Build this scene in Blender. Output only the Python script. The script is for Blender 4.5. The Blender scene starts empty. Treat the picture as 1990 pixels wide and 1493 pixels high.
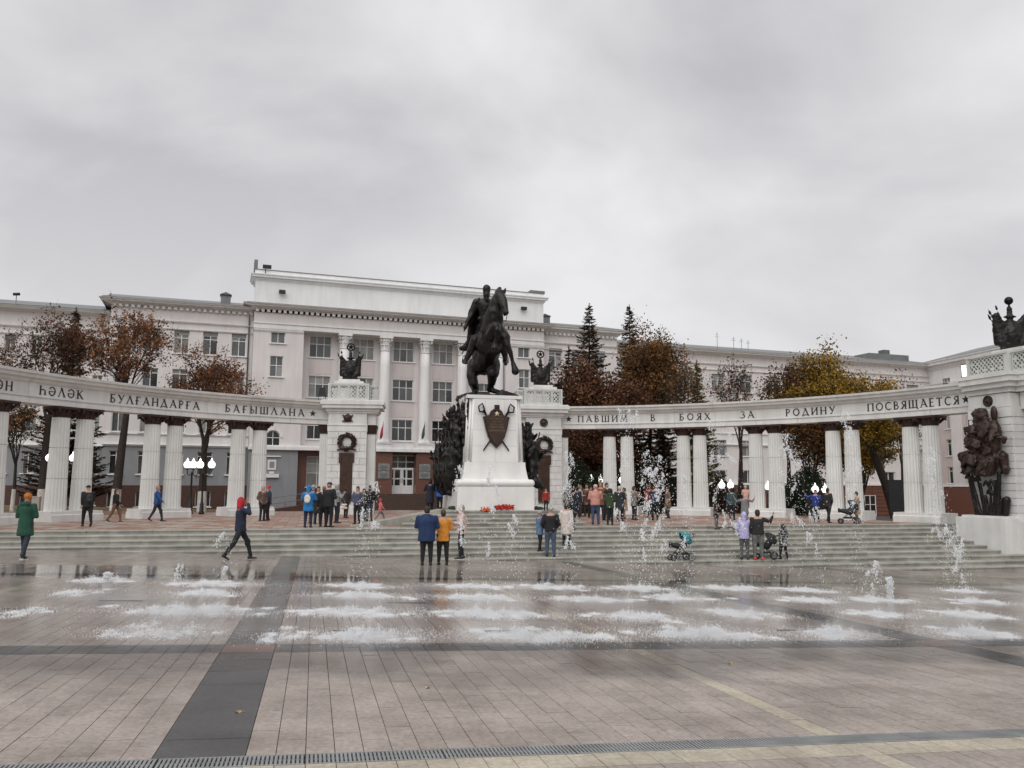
import bpy, math, random
import numpy as np
from mathutils import Vector, Matrix, Euler, noise
PI=math.pi
S=bpy.context.scene
COL=S.collection
# ---------------------------------------------------------------- camera
FPX=1608.0; HOR=941.7; ROLL=0.004355; CZ=1.75
PITCH=math.atan((HOR-746.5)/FPX)
cam=bpy.data.objects.new('camera',bpy.data.cameras.new('camera')); COL.objects.link(cam)
cam.data.sensor_width=36; cam.data.lens=FPX/1990*36; cam.data.clip_end=3000; cam.data.clip_start=.05
cam.matrix_world=Matrix.Translation((0,0,CZ))@Matrix.Rotation(PI/2+PITCH,4,'X')@Matrix.Rotation(ROLL,4,'Z')
S.camera=cam
S.render.engine='CYCLES'
S.view_settings.view_transform='Standard'; S.view_settings.look='None'
S.view_settings.exposure=0.40; S.view_settings.gamma=1; S.view_settings.use_curve_mapping=False
# ---------------------------------------------------------------- world: overcast sky
W=bpy.data.worlds.new('World'); S.world=W; W.use_nodes=True
nt=W.node_tree; nt.nodes.clear(); N=nt.nodes.new; L=nt.links.new
out=N('ShaderNodeOutputWorld')
sky=N('ShaderNodeTexSky'); sky.sky_type='NISHITA'; sky.sun_disc=False
SUN_EL=math.radians(52); SUN_ROT=math.radians(200)
sky.sun_elevation=SUN_EL; sky.sun_rotation=SUN_ROT
bg1=N('ShaderNodeBackground'); bg1.inputs[1].default_value=0.09; L(sky.outputs[0],bg1.inputs[0])
geo=N('ShaderNodeTexCoord'); sep=N('ShaderNodeSeparateXYZ'); L(geo.outputs['Generated'],sep.inputs[0])
mz=N('ShaderNodeMath'); mz.operation='MAXIMUM'; L(sep.outputs[2],mz.inputs[0]); mz.inputs[1].default_value=0.0
az=N('ShaderNodeMath'); az.operation='ADD'; L(mz.outputs[0],az.inputs[0]); az.inputs[1].default_value=0.50
dx=N('ShaderNodeMath'); dx.operation='DIVIDE'; L(sep.outputs[0],dx.inputs[0]); L(az.outputs[0],dx.inputs[1])
dy=N('ShaderNodeMath'); dy.operation='DIVIDE'; L(sep.outputs[1],dy.inputs[0]); L(az.outputs[0],dy.inputs[1])
cb=N('ShaderNodeCombineXYZ'); L(dx.outputs[0],cb.inputs[0]); L(dy.outputs[0],cb.inputs[1])
mp=N('ShaderNodeMapping'); mp.inputs['Rotation'].default_value=(0,0,.45); mp.inputs['Scale'].default_value=(1.0,1.25,1); mp.inputs['Location'].default_value=(2.3,.7,0)
L(cb.outputs[0],mp.inputs[0])
n1=N('ShaderNodeTexNoise'); n1.inputs['Scale'].default_value=2.0; n1.inputs['Detail'].default_value=6; n1.inputs['Roughness'].default_value=.5; n1.inputs['Distortion'].default_value=.25
L(mp.outputs[0],n1.inputs[0])
cr=N('ShaderNodeValToRGB'); e=cr.color_ramp.elements
e[0].position=.36; e[0].color=(.43,.418,.43,1); e[1].position=.66; e[1].color=(.66,.652,.655,1)
L(n1.outputs[0],cr.inputs[0])
# paler towards the horizon
hz=N('ShaderNodeMapRange'); hz.inputs[1].default_value=.0; hz.inputs[2].default_value=.36; hz.inputs[3].default_value=.8; hz.inputs[4].default_value=0; L(sep.outputs[2],hz.inputs[0])
mxh=N('ShaderNodeMixRGB'); mxh.inputs[2].default_value=(.66,.65,.645,1); L(hz.outputs[0],mxh.inputs[0]); L(cr.outputs[0],mxh.inputs[1])
bg2=N('ShaderNodeBackground'); bg2.inputs[1].default_value=1.0; L(mxh.outputs[0],bg2.inputs[0])
mx=N('ShaderNodeMixShader'); mx.inputs[0].default_value=.93; L(bg1.outputs[0],mx.inputs[1]); L(bg2.outputs[0],mx.inputs[2]); L(mx.outputs[0],out.inputs[0])
# ---------------------------------------------------------------- sun (overcast: weak and very soft)
sl=bpy.data.lights.new('sun','SUN'); sl.energy=1.5; sl.angle=math.radians(70); sl.color=(1,.985,.96)
sun=bpy.data.objects.new('sun',sl); COL.objects.link(sun)
sd=Vector((math.sin(SUN_ROT)*math.cos(SUN_EL),math.cos(SUN_ROT)*math.cos(SUN_EL),math.sin(SUN_EL)))
sun.rotation_euler=sd.to_track_quat('Z','Y').to_euler(); sun.location=(0,0,60)
# ---------------------------------------------------------------- layout geometry (photo survey -> metres)
def ray(u,v):
    a=(u-995)/FPX; b=(746.5-v)/FPX; cr_,sr=math.cos(ROLL),math.sin(ROLL)
    xc=a*cr_-b*sr; yc=a*sr+b*cr_
    return Vector((xc,math.cos(PITCH)-yc*math.sin(PITCH),math.sin(PITCH)+yc*math.cos(PITCH)))
C0=Vector((0,0,CZ))
PA,PB,PC=.06,.034,.025
def plaza_z(x,y): return PA-PB*y-PC*x
def at_z(u,v,z): d=ray(u,v); return C0+d*((z-CZ)/d.z)
def at_y(u,v,y): d=ray(u,v); return C0+d*(y/d.y)
def on_plaza(u,v):
    d=ray(u,v); t=(PA-CZ)/(d.z+PB*d.y+PC*d.x); return C0+d*t
ACX,ACY,AR=.66,28.6,22.5
def on_arc(u,v,r=AR):
    d=ray(u,v); a=d.x**2+d.y**2; b=-2*(d.x*ACX+d.y*ACY); c=ACX**2+ACY**2-r*r
    t=(-b+math.sqrt(max(0,b*b-4*a*c)))/(2*a); p=C0+d*t
    return math.atan2(p.x-ACX,p.y-ACY),p
def arc(th,r,z=0): return Vector((ACX+r*math.sin(th),ACY+r*math.cos(th),z))
# ---------------------------------------------------------------- materials
MATS={}
def mat(name,col,rough=.7,var=.12,scale=3.0,bump=.0,bscale=20,metal=0,spec=.5,detail=4,obj=False,rnd=0,col2=None,stain=0):
    if name in MATS: return MATS[name]
    m=bpy.data.materials.new(name); m.use_nodes=True; t=m.node_tree; b=t.nodes['Principled BSDF']; n=t.nodes.new; l=t.links.new
    b.inputs['Roughness'].default_value=rough; b.inputs['Metallic'].default_value=metal
    b.inputs['Specular IOR Level'].default_value=spec
    tc=n('ShaderNodeTexCoord'); src=tc.outputs['Object'] if obj else None
    if not obj:
        g=n('ShaderNodeNewGeometry'); src=g.outputs['Position']
    nz=n('ShaderNodeTexNoise'); nz.inputs['Scale'].default_value=scale; nz.inputs['Detail'].default_value=detail; l(src,nz.inputs[0])
    r=n('ShaderNodeValToRGB'); el=r.color_ramp.elements; el[0].position=.3; el[1].position=.7
    c2=col2 or tuple(min(1,c*(1+var)) for c in col); c1=tuple(c*(1-var) for c in col)
    el[0].color=(*c1,1); el[1].color=(*c2,1); l(nz.outputs[0],r.inputs[0]); last=r.outputs[0]
    if stain:
        n2=n('ShaderNodeTexNoise'); n2.inputs['Scale'].default_value=.9; n2.inputs['Detail'].default_value=7
        ms=n('ShaderNodeMapping'); ms.inputs['Scale'].default_value=(3,3,.5); l(src,ms.inputs[0]); l(ms.outputs[0],n2.inputs[0])
        rr=n('ShaderNodeValToRGB'); rr.color_ramp.elements[0].position=.38; rr.color_ramp.elements[0].color=(1-stain,)*3+(1,); rr.color_ramp.elements[1].position=.6; rr.color_ramp.elements[1].color=(1,1,1,1)
        l(n2.outputs[0],rr.inputs[0]); mm=n('ShaderNodeMixRGB'); mm.blend_type='MULTIPLY'; mm.inputs[0].default_value=1; l(last,mm.inputs[1]); l(rr.outputs[0],mm.inputs[2]); last=mm.outputs[0]
    if rnd:
        oi=n('ShaderNodeObjectInfo'); mr=n('ShaderNodeMapRange'); mr.inputs[3].default_value=1-rnd; mr.inputs[4].default_value=1+rnd; l(oi.outputs['Random'],mr.inputs[0])
        mm=n('ShaderNodeMixRGB'); mm.blend_type='MULTIPLY'; mm.inputs[0].default_value=1; l(last,mm.inputs[1])
        cc=n('ShaderNodeCombineXYZ'); [l(mr.outputs[0],cc.inputs[i]) for i in range(3)]; l(cc.outputs[0],mm.inputs[2]); last=mm.outputs[0]
    l(last,b.inputs['Base Color'])
    if bump:
        nb=n('ShaderNodeTexNoise'); nb.inputs['Scale'].default_value=bscale; nb.inputs['Detail'].default_value=5; l(src,nb.inputs[0])
        bp=n('ShaderNodeBump'); bp.inputs['Strength'].default_value=bump; bp.inputs['Distance'].default_value=.02; l(nb.outputs[0],bp.inputs['Height']); l(bp.outputs[0],b.inputs['Normal'])
    MATS[name]=m; return m
marble=mat('white_marble',(.68,.675,.655),.45,.06,1.6,.08,30,stain=.10,rnd=.05)
marble_ped=mat('pedestal_marble',(.74,.725,.705),.42,.05,1.1,.05,30,stain=.07,rnd=.03)
marble_col=mat('column_marble',(.68,.68,.655),.5,.05,1.2,.05,30,stain=.06,rnd=.03)
parapet_m=mat('parapet_stone',(.55,.56,.53),.6,.06,2,.1,30,stain=.1)
capital_m=mat('capital_bronze',(.045,.022,.017),.5,.3,6,.2,40,.3)
bronze=mat('dark_bronze',(.016,.014,.013),.36,.5,5,.35,14,.55,.5)
bronze_r=mat('brown_bronze',(.040,.024,.018),.42,.5,4,.4,12,.45)
plaque_m=mat('brown_plaque',(.055,.025,.015),.45,.3,4,.3,30,.3)
shield_m=mat('shield_bronze',(.040,.021,.014),.45,.3,4,.25,20,.3)
gilt=mat('gilt_lettering',(.17,.11,.06),.45,.1,5)
goldstar=mat('pale_star',(.75,.62,.45),.4,.1,5)
letter_m=mat('letter_bronze',(.03,.024,.02),.5,.3,6)
wallpink=mat('pink_plaster',(.69,.655,.645),.85,.05,.5,.05,20,stain=.06)
wallpink2=mat('rose_plaster',(.55,.47,.45),.85,.05,.5,.05,20,stain=.06)
white=mat('white_plaster',(.78,.77,.765),.8,.04,.6,.05,20,stain=.08)
whitecold=mat('attic_plaster',(.78,.785,.78),.8,.04,.5,.05,20,stain=.07)
greywall=mat('grey_render',(.27,.275,.29),.85,.06,.6,.05,20,stain=.08)
granite=mat('brown_granite',(.075,.036,.028),.35,.25,9,0)
granite_r=mat('red_granite',(.15,.068,.05),.4,.2,7,.05,20,rnd=.08)
roofmetal=mat('roof_metal',(.16,.17,.17),.5,.15,1.5,.1,8)
roofgreen=mat('green_roof_edge',(.07,.11,.10),.5,.15,1.5)
frame_w=mat('white_window_frame',(.78,.78,.77),.5,.03,4)
shadebox=mat('blind_grey',(.22,.23,.22),.7,.1,3)
darkmetal=mat('black_metal',(.012,.012,.013),.45,.3,5)
bark=mat('dark_bark',(.030,.021,.016),.9,.35,7,.5,20)
limewash=mat('limewashed_bark',(.5,.47,.43),.9,.2,6,.4,20)
step_m=mat('step_stone',(.335,.325,.285),.5,.18,1.2,.1,25,stain=.25,rnd=.08)
lawn_m=mat('leafy_lawn',(.13,.10,.055),.95,.35,1.3,.4,6,col2=(.19,.12,.06))
wallpink3=mat('pale_rose_plaster',(.61,.555,.54),.85,.05,.5,.05,20,stain=.06)
glass_c=None
def glassmat(name,c,r=.12,rnd=.35,curtain=True):
    m=mat(name,c,r,.30,.9,rnd=rnd,spec=.8)
    return m
glass_c=mat('curtained_glass',(.25,.25,.24),.25,.25,1.1,rnd=.3); glass=glassmat('window_glass',(.085,.09,.092)); glass_d=glassmat('dark_window_glass',(.022,.024,.024),rnd=.2)
def emis(name,c,s):
    m=bpy.data.materials.new(name); m.use_nodes=True; b=m.node_tree.nodes['Principled BSDF']
    b.inputs['Base Color'].default_value=(*c,1); b.inputs['Emission Color'].default_value=(*c,1); b.inputs['Emission Strength'].default_value=s
    return m
lampglow=emis('lit_lamp_glass',(1,.985,.96),1.25)
def cloth(name,c,rough=.85): return mat('cloth_'+name,c,rough,.30,7,.6,22,obj=True)
skin=mat('skin',(.42,.24,.17),.6,.05,8,obj=True)
# ---------------------------------------------------------------- mesh builder
class MB:
    def __init__(s): s.v=[];s.f=[];s.m=[];s.sm=[]
    def add(s,vs,fs,mi=0,smooth=False):
        o=len(s.v); s.v+= [tuple(p) for p in vs]; s.f+=[tuple(i+o for i in f) for f in fs]; s.m+=[mi]*len(fs); s.sm+=[smooth]*len(fs); return s
    def box(s,c,d,M=None,mi=0,bottom=True):
        x,y,z=c; a,b,h=d[0]/2,d[1]/2,d[2]/2
        vs=[Vector((x+i*a,y+j*b,z+k*h)) for k in(-1,1) for j in(-1,1) for i in(-1,1)]
        if M: vs=[M@p for p in vs]
        fs=[(4,5,7,6),(0,1,5,4),(1,3,7,5),(3,2,6,7),(2,0,4,6)]+([(0,2,3,1)] if bottom else [])
        return s.add(vs,fs,mi)
    def bx(s,x0,x1,y0,y1,z0,z1,M=None,mi=0): return s.box(((x0+x1)/2,(y0+y1)/2,(z0+z1)/2),(abs(x1-x0),abs(y1-y0),abs(z1-z0)),M,mi)
    def tube(s,pts,rs,n=8,caps=True,mi=0,smooth=True,sx=1):
        pts=[Vector(p) for p in pts]
        if not hasattr(rs,'__len__'): rs=[rs]*len(pts)
        vs=[]; u=None
        for i,p in enumerate(pts):
            d=(pts[min(i+1,len(pts)-1)]-pts[max(i-1,0)]); d=d.normalized() if d.length>1e-9 else Vector((0,0,1))
            if u is None: u=d.orthogonal().normalized()
            else:
                u=(u-d*u.dot(d)); u=u.normalized() if u.length>1e-6 else d.orthogonal().normalized()
            w=d.cross(u)
            for k in range(n):
                a=2*PI*k/n; vs.append(p+(u*math.cos(a)*sx+w*math.sin(a))*rs[i])
        fs=[(i*n+k,i*n+(k+1)%n,(i+1)*n+(k+1)%n,(i+1)*n+k) for i in range(len(pts)-1) for k in range(n)]
        if caps: fs+=[tuple(range(n))[::-1],tuple((len(pts)-1)*n+k for k in range(n))]
        return s.add(vs,fs,mi,smooth)
    def lathe(s,prof,n=16,c=(0,0,0),M=None,mi=0,smooth=True,caps=True):
        vs=[Vector((c[0]+r*math.cos(2*PI*k/n),c[1]+r*math.sin(2*PI*k/n),c[2]+z)) for r,z in prof for k in range(n)]
        if M: vs=[M@p for p in vs]
        fs=[(i*n+k,i*n+(k+1)%n,(i+1)*n+(k+1)%n,(i+1)*n+k) for i in range(len(prof)-1) for k in range(n)]
        if caps: fs+=[tuple(range(n))[::-1],tuple((len(prof)-1)*n+k for k in range(n))]
        return s.add(vs,fs,mi,smooth)
    def sphere(s,c,r,n=10,m=6,mi=0,M=None):
        r=r if hasattr(r,'__len__') else (r,r,r)
        vs=[Vector((0,0,-1))]+[Vector((math.cos(2*PI*k/n)*math.sin(PI*j/m),math.sin(2*PI*k/n)*math.sin(PI*j/m),-math.cos(PI*j/m))) for j in range(1,m) for k in range(n)]+[Vector((0,0,1))]
        vs=[Vector((p.x*r[0],p.y*r[1],p.z*r[2])) for p in vs]
        if M: vs=[M@p for p in vs]
        vs=[p+Vector(c) for p in vs]
        fs=[(0,1+(k+1)%n,1+k) for k in range(n)]
        fs+=[(1+j*n+k,1+j*n+(k+1)%n,1+(j+1)*n+(k+1)%n,1+(j+1)*n+k) for j in range(m-2) for k in range(n)]
        t=1+(m-1)*n; o=1+(m-2)*n
        fs+=[(o+k,o+(k+1)%n,t) for k in range(n)]
        return s.add(vs,fs,mi,True)
    def prism(s,poly,h0,h1,M=None,mi=0,smooth=False):
        """polygon in local XY, extruded along Z"""
        n=len(poly); vs=[Vector((x,y,h0)) for x,y in poly]+[Vector((x,y,h1)) for x,y in poly]
        if M: vs=[M@p for p in vs]
        fs=[tuple(range(n))[::-1],tuple(range(n,2*n))]
        s.add(vs,fs,mi); o=len(s.v)-2*n
        s.f+=[(o+k,o+(k+1)%n,o+n+(k+1)%n,o+n+k) for k in range(n)]; s.m+=[mi]*n; s.sm+=[smooth]*n
        return s
    def mesh(s,name,mats):
        me=bpy.data.meshes.new(name); me.from_pydata([tuple(p) for p in s.v],[],s.f)
        for m in (mats if isinstance(mats,(list,tuple)) else [mats]): me.materials.append(m)
        me.polygons.foreach_set('material_index',s.m); me.polygons.foreach_set('use_smooth',s.sm); me.update(); return me
    def build(s,name,mats,parent=None,**k):
        return link(name,s.mesh(name,mats),parent,**k)
def link(name,me,parent=None,label=None,cat=None,group=None,kind=None,loc=None,M=None):
    o=bpy.data.objects.new(name,me); COL.objects.link(o)
    if parent: o.parent=parent
    if M is not None: o.matrix_local=M
    if loc is not None: o.location=loc
    if label: o['label']=label
    if cat: o['category']=cat
    if group: o['group']=group
    if kind: o['kind']=kind
    return o
def thing(name,label,cat,loc=(0,0,0),rz=0,group=None,kind=None):
    o=link(name,None,None,label,cat,group,kind); o.location=loc; o.rotation_euler=(0,0,rz); return o
def Mz(loc,rz=0): return Matrix.Translation(loc)@Matrix.Rotation(rz,4,'Z')
def frame(o,x,z=None):
    x=Vector(x).normalized(); z=Vector(z or (0,0,1)).normalized(); y=z.cross(x).normalized(); z=x.cross(y)
    M=Matrix((x,y,z)).transposed().to_4x4(); M.translation=Vector(o); return M
TMPS=bpy.data.scenes.new('tmp')
# organic solid: overlapping tapered limbs fused into one skin by a voxel remesh
def organic(name,prims,voxel,m,parent=None,smooth=3,disp=0,dscale=3,tris=None,hem=None,**k):
    b=MB()
    for p in prims:
        if p[0]=='c':
            _,p0,r0,p1,r1=p[:5]; fl=p[5] if len(p)>5 else None
            p0,p1=Vector(p0),Vector(p1); ax=p1-p0; Ln=ax.length
            if Ln<1e-5: b.sphere(p0,r0,10,7); continue
            pts=[];rs=[]
            for t in (-.98,-.8,-.45,0): pts.append((t*r0,r0*math.sqrt(max(0.0,1-t*t))))
            for t in (0,.45,.8,.98): pts.append((Ln+t*r1,r1*math.sqrt(max(0.0,1-t*t))))
            d=ax/Ln; q=Vector(fl[0]) if fl else None
            u=(q-d*q.dot(d)).normalized() if q is not None else d.orthogonal().normalized()
            w=d.cross(u); kx=fl[1] if fl else 1
            n=10; vs=[p0+d*h+(u*math.cos(2*PI*i/n)*kx+w*math.sin(2*PI*i/n))*r for h,r in pts for i in range(n)]
            fs=[(j*n+i,j*n+(i+1)%n,(j+1)*n+(i+1)%n,(j+1)*n+i) for j in range(7) for i in range(n)]+[tuple(range(n))[::-1],tuple(7*n+i for i in range(n))]
            b.add(vs,fs)
        elif p[0]=='e':
            _,c,r=p[:3]; M=Euler(p[3]).to_matrix() if len(p)>3 else None
            b.sphere(c,r,12,8,M=M)
        elif p[0]=='b': b.box((0,0,0),p[2],Matrix.Translation(p[1])@Euler(p[3] if len(p)>3 else (0,0,0)).to_matrix().to_4x4())
    me=b.mesh(name,m); o=bpy.data.objects.new('tmp',me); TMPS.collection.objects.link(o)
    r=o.modifiers.new('r','REMESH'); r.mode='VOXEL'; r.voxel_size=voxel
    if smooth:
        s=o.modifiers.new('s','SMOOTH'); s.iterations=smooth; s.factor=.5
    TMPS.view_layers[0].update(); dg=TMPS.view_layers[0].depsgraph; me2=bpy.data.meshes.new_from_object(o.evaluated_get(dg),depsgraph=dg)
    bpy.data.objects.remove(o); bpy.data.meshes.remove(me); me2.name=name
    if not me2.materials: me2.materials.append(m)
    if disp:
        for v in me2.vertices:
            nn=noise.noise(v.co*dscale)*disp+noise.noise(v.co*dscale*2.7)*disp*.5; v.co+=v.normal*nn
    if hem is not None:
        for v in me2.vertices:
            if v.co.z<hem: v.co.z=hem+(v.co.z-hem)*.06
    for pl in me2.polygons: pl.use_smooth=True
    me2.update()
    return link(name,me2,parent,**k)

def quads(name,V,mats,mi=None,parent=None,**k):
    """V: array (n,4,3) of loose quads; mi: material index per quad"""
    n=len(V); k_=V.shape[1]; me=bpy.data.meshes.new(name); me.vertices.add(n*k_); me.vertices.foreach_set('co',V.astype(np.float32).ravel())
    me.loops.add(n*k_); me.loops.foreach_set('vertex_index',np.arange(n*k_,dtype=np.int32)); me.polygons.add(n); me.polygons.foreach_set('loop_start',np.arange(0,n*k_,k_,dtype=np.int32))
    for m in (mats if isinstance(mats,(list,tuple)) else [mats]): me.materials.append(m)
    if mi is not None: me.polygons.foreach_set('material_index',np.asarray(mi,dtype=np.int32))
    me.update(calc_edges=True); return link(name,me,parent,**k)
def rand_leaves(C,s,rng,asp=.6):
    n=len(C); a=rng.normal(size=(n,3)); a/=np.linalg.norm(a,axis=1,keepdims=True)+1e-9; b=np.cross(a,rng.normal(size=(n,3))); b/=np.linalg.norm(b,axis=1,keepdims=True)+1e-9
    s=np.asarray(s).reshape(-1,1); return np.stack([C-a*s,C+b*s*asp,C+a*s,C-b*s*asp],1)
# ================================================================ GROUND
PHI=math.radians(13.3); E1=Vector((math.cos(PHI),math.sin(PHI),0)); E2=Vector((-math.sin(PHI),math.cos(PHI),0))
def ab(a,b,dz=0):
    p=E1*a+E2*b; p.z=plaza_z(p.x,p.y)+dz; return p
def toab(p): return p.x*E1.x+p.y*E1.y, p.x*E2.x+p.y*E2.y
PN=Vector((PC,PB,1)).normalized()
def wetmat(name,c,dry=.5,rnd=.06):
    m=bpy.data.materials.new(name); m.use_nodes=True; t=m.node_tree; b=t.nodes['Principled BSDF']; n=t.nodes.new; l=t.links.new
    g=n('ShaderNodeNewGeometry'); vd=n('ShaderNodeVectorMath'); vd.operation='DOT_PRODUCT'; vd.inputs[1].default_value=tuple(E2); l(g.outputs['Position'],vd.inputs[0])
    va=n('ShaderNodeVectorMath'); va.operation='DOT_PRODUCT'; va.inputs[1].default_value=tuple(E1); l(g.outputs['Position'],va.inputs[0])
    nz=n('ShaderNodeTexNoise'); nz.inputs['Scale'].default_value=.55; nz.inputs['Detail'].default_value=5; l(g.outputs['Position'],nz.inputs[0])
    nm=n('ShaderNodeMapRange'); nm.inputs[1].default_value=.25; nm.inputs[2].default_value=.75; nm.inputs[3].default_value=-1.3; nm.inputs[4].default_value=1.3; l(nz.outputs[0],nm.inputs[0])
    ad=n('ShaderNodeMath'); ad.operation='ADD'; l(vd.outputs['Value'],ad.inputs[0]); l(nm.outputs[0],ad.inputs[1])
    wet=n('ShaderNodeMapRange'); wet.interpolation_type='SMOOTHSTEP'; wet.inputs[1].default_value=7.9; wet.inputs[2].default_value=9.7; l(ad.outputs[0],wet.inputs[0])
    # standing water in the low strip before the steps and in shallow patches
    pud=n('ShaderNodeMapRange'); pud.interpolation_type='SMOOTHSTEP'; pud.inputs[1].default_value=19.6; pud.inputs[2].default_value=20.6; 
    a2=n('ShaderNodeMath'); a2.operation='MULTIPLY_ADD'; l(nm.outputs[0],a2.inputs[0]); a2.inputs[1].default_value=.35; l(vd.outputs['Value'],a2.inputs[2]); l(a2.outputs[0],pud.inputs[0])
    pu2=n('ShaderNodeMapRange'); pu2.interpolation_type='SMOOTHSTEP'; pu2.inputs[1].default_value=24.7; pu2.inputs[2].default_value=24.1; l(a2.outputs[0],pu2.inputs[0])
    pp=n('ShaderNodeMath'); pp.operation='MULTIPLY'; l(pud.outputs[0],pp.inputs[0]); l(pu2.outputs[0],pp.inputs[1])
    n3=n('ShaderNodeTexNoise'); n3.inputs['Scale'].default_value=.35; n3.inputs['Detail'].default_value=3; l(g.outputs['Position'],n3.inputs[0])
    # base colour
    ng=n('ShaderNodeTexNoise'); ng.inputs['Scale'].default_value=26; ng.inputs['Detail'].default_value=6; l(g.outputs['Position'],ng.inputs[0])
    n5=n('ShaderNodeTexNoise'); n5.inputs['Scale'].default_value=1.3; n5.inputs['Detail'].default_value=7; n5.inputs['Roughness'].default_value=.65; l(g.outputs['Position'],n5.inputs[0])
    r=n('ShaderNodeValToRGB'); el=r.color_ramp.elements; el[0].position=.3; el[1].position=.7; el[0].color=(*[x*.78 for x in c],1); el[1].color=(*[x*1.2 for x in c],1); l(ng.outputs[0],r.inputs[0])
    r5=n('ShaderNodeValToRGB'); e5=r5.color_ramp.elements; e5[0].position=.33; e5[0].color=(.58,.55,.53,1); e5[1].position=.6; e5[1].color=(1.04,1.04,1.04,1); l(n5.outputs[0],r5.inputs[0])
    m5=n('ShaderNodeMixRGB'); m5.blend_type='MULTIPLY'; m5.inputs[0].default_value=.8; l(r.outputs[0],m5.inputs[1]); l(r5.outputs[0],m5.inputs[2])
    # per-stone tone
    vo=n('ShaderNodeAttribute'); vo.attribute_name='tone'
    oi=n('ShaderNodeObjectInfo'); 
    to=n('ShaderNodeMath'); to.operation='ADD'; l(vo.outputs['Fac'],to.inputs[0]); l(oi.outputs['Random'],to.inputs[1])
    fr=n('ShaderNodeMath'); fr.operation='FRACT'; l(to.outputs[0],fr.inputs[0])
    mr=n('ShaderNodeMapRange'); mr.inputs[3].default_value=1-rnd; mr.inputs[4].default_value=1+rnd; l(fr.outputs[0],mr.inputs[0])
    wd=n('ShaderNodeMapRange'); wd.inputs[3].default_value=1; wd.inputs[4].default_value=.5; l(wet.outputs[0],wd.inputs[0])
    mu=n('ShaderNodeMath'); mu.operation='MULTIPLY'; l(mr.outputs[0],mu.inputs[0]); l(wd.outputs[0],mu.inputs[1])
    k1=n('ShaderNodeMapRange'); k1.interpolation_type='SMOOTHSTEP'; k1.inputs[1].default_value=9.9; k1.inputs[2].default_value=11.6; k1.inputs[3].default_value=1; k1.inputs[4].default_value=1.75; l(ad.outputs[0],k1.inputs[0])
    kk=n('ShaderNodeMath'); kk.operation='MULTIPLY'; l(mu.outputs[0],kk.inputs[0]); l(k1.outputs[0],kk.inputs[1]); mu=kk
    sc=n('ShaderNodeVectorMath'); sc.operation='SCALE'; l(m5.outputs[0],sc.inputs[0]); l(mu.outputs[0],sc.inputs['Scale']); l(sc.outputs[0],b.inputs['Base Color'])
    # roughness
    w1=n('ShaderNodeMapRange'); w1.inputs[1].default_value=.35; w1.inputs[2].default_value=.62; w1.inputs[3].default_value=.14; w1.inputs[4].default_value=.32; l(n3.outputs[0],w1.inputs[0])
    mxr=n('ShaderNodeMix'); l(wet.outputs[0],mxr.inputs[0]); mxr.inputs[2].default_value=dry; l(w1.outputs[0],mxr.inputs[3])
    mx2=n('ShaderNodeMix'); l(pp.outputs[0],mx2.inputs[0]); l(mxr.outputs[0],mx2.inputs[2]); mx2.inputs[3].default_value=.10
    l(mx2.outputs[0],b.inputs['Roughness'])
    cw=n('ShaderNodeMapRange'); cw.inputs[1].default_value=1; cw.inputs[2].default_value=1.75; cw.inputs[3].default_value=0; cw.inputs[4].default_value=.5; l(k1.outputs[0],cw.inputs[0]); l(cw.outputs[0],b.inputs['Coat Weight']); cr2=n('ShaderNodeMapRange'); cr2.inputs[3].default_value=.20; cr2.inputs[4].default_value=.05; l(pp.outputs[0],cr2.inputs[0]); l(cr2.outputs[0],b.inputs['Coat Roughness'])
    bp=n('ShaderNodeBump'); bp.inputs['Distance'].default_value=.004
    iv=n('ShaderNodeMapRange'); iv.inputs[3].default_value=.35; iv.inputs[4].default_value=.0; l(pp.outputs[0],iv.inputs[0]); l(iv.outputs[0],bp.inputs['Strength']); l(ng.outputs[0],bp.inputs['Height']); l(bp.outputs[0],b.inputs['Normal'])
    MATS[name]=m; return m
pv=[wetmat('pink_grey_paver',(.335,.285,.252)),wetmat('dark_basalt_paver',(.068,.066,.067)),wetmat('yellow_paver',(.43,.385,.30)),wetmat('red_paver',(.20,.105,.075))]
grout=mat('grout',(.085,.075,.066),.8,.3,8)
# one sheet to the horizon, the plaza slopes down away from the viewer
b=MB(); 
def gz(x,y):
    return plaza_z(x,y)-.035
far=[]
b.add([(-60,-8,gz(-60,-8)),(70,-8,gz(70,-8)),(70,43,gz(70,43)),(-60,29,gz(-60,29))],[(0,1,2,3)])
b.build('ground',grout,kind='structure')
b=MB(); b.add([(-1500,-300,-6),(1500,-300,-6),(1500,1500,-6),(-1500,1500,-6)],[(0,1,2,3)]); b.build('far_ground',lawn_m,kind='structure')
# pavers
TW,TL,GAP=.2,.65,.0055
plaza=link('plaza_paving',None,kind='structure')
random.seed(5)
GR_T,GR_B=6.17,5.93
a0=-1.0
def inview(p,m=.03):
    return p.y>3 and abs(p.x)<.66*p.y+m*20+4.5
unit=MB(); unit.bx(-TW/2+GAP/2,TW/2-GAP/2,-TL/2+GAP/2,TL/2-GAP/2,-.03,0); 
unitm=[unit.mesh('paver',m) for m in pv]
R3=Matrix((E1-PN*E1.dot(PN),PN.cross(E1),PN)).transposed()
R3=Matrix((Vector(R3.col[0]).normalized(),Vector(PN.cross(R3.col[0])).normalized(),PN)).transposed()
def kind_at(k,a,bb):
    s=k%48   # pattern repeats every 9.6 m
    m=0
    if s in (0,1,2): m=1
    elif s==25: m=2
    if 10.35<bb<10.95 : m=3 if s in(0,1,2) else 1
    if 20.9<bb<21.5: m=3 if s in(0,1,2) else 1
    return m
tiles=[]
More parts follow.
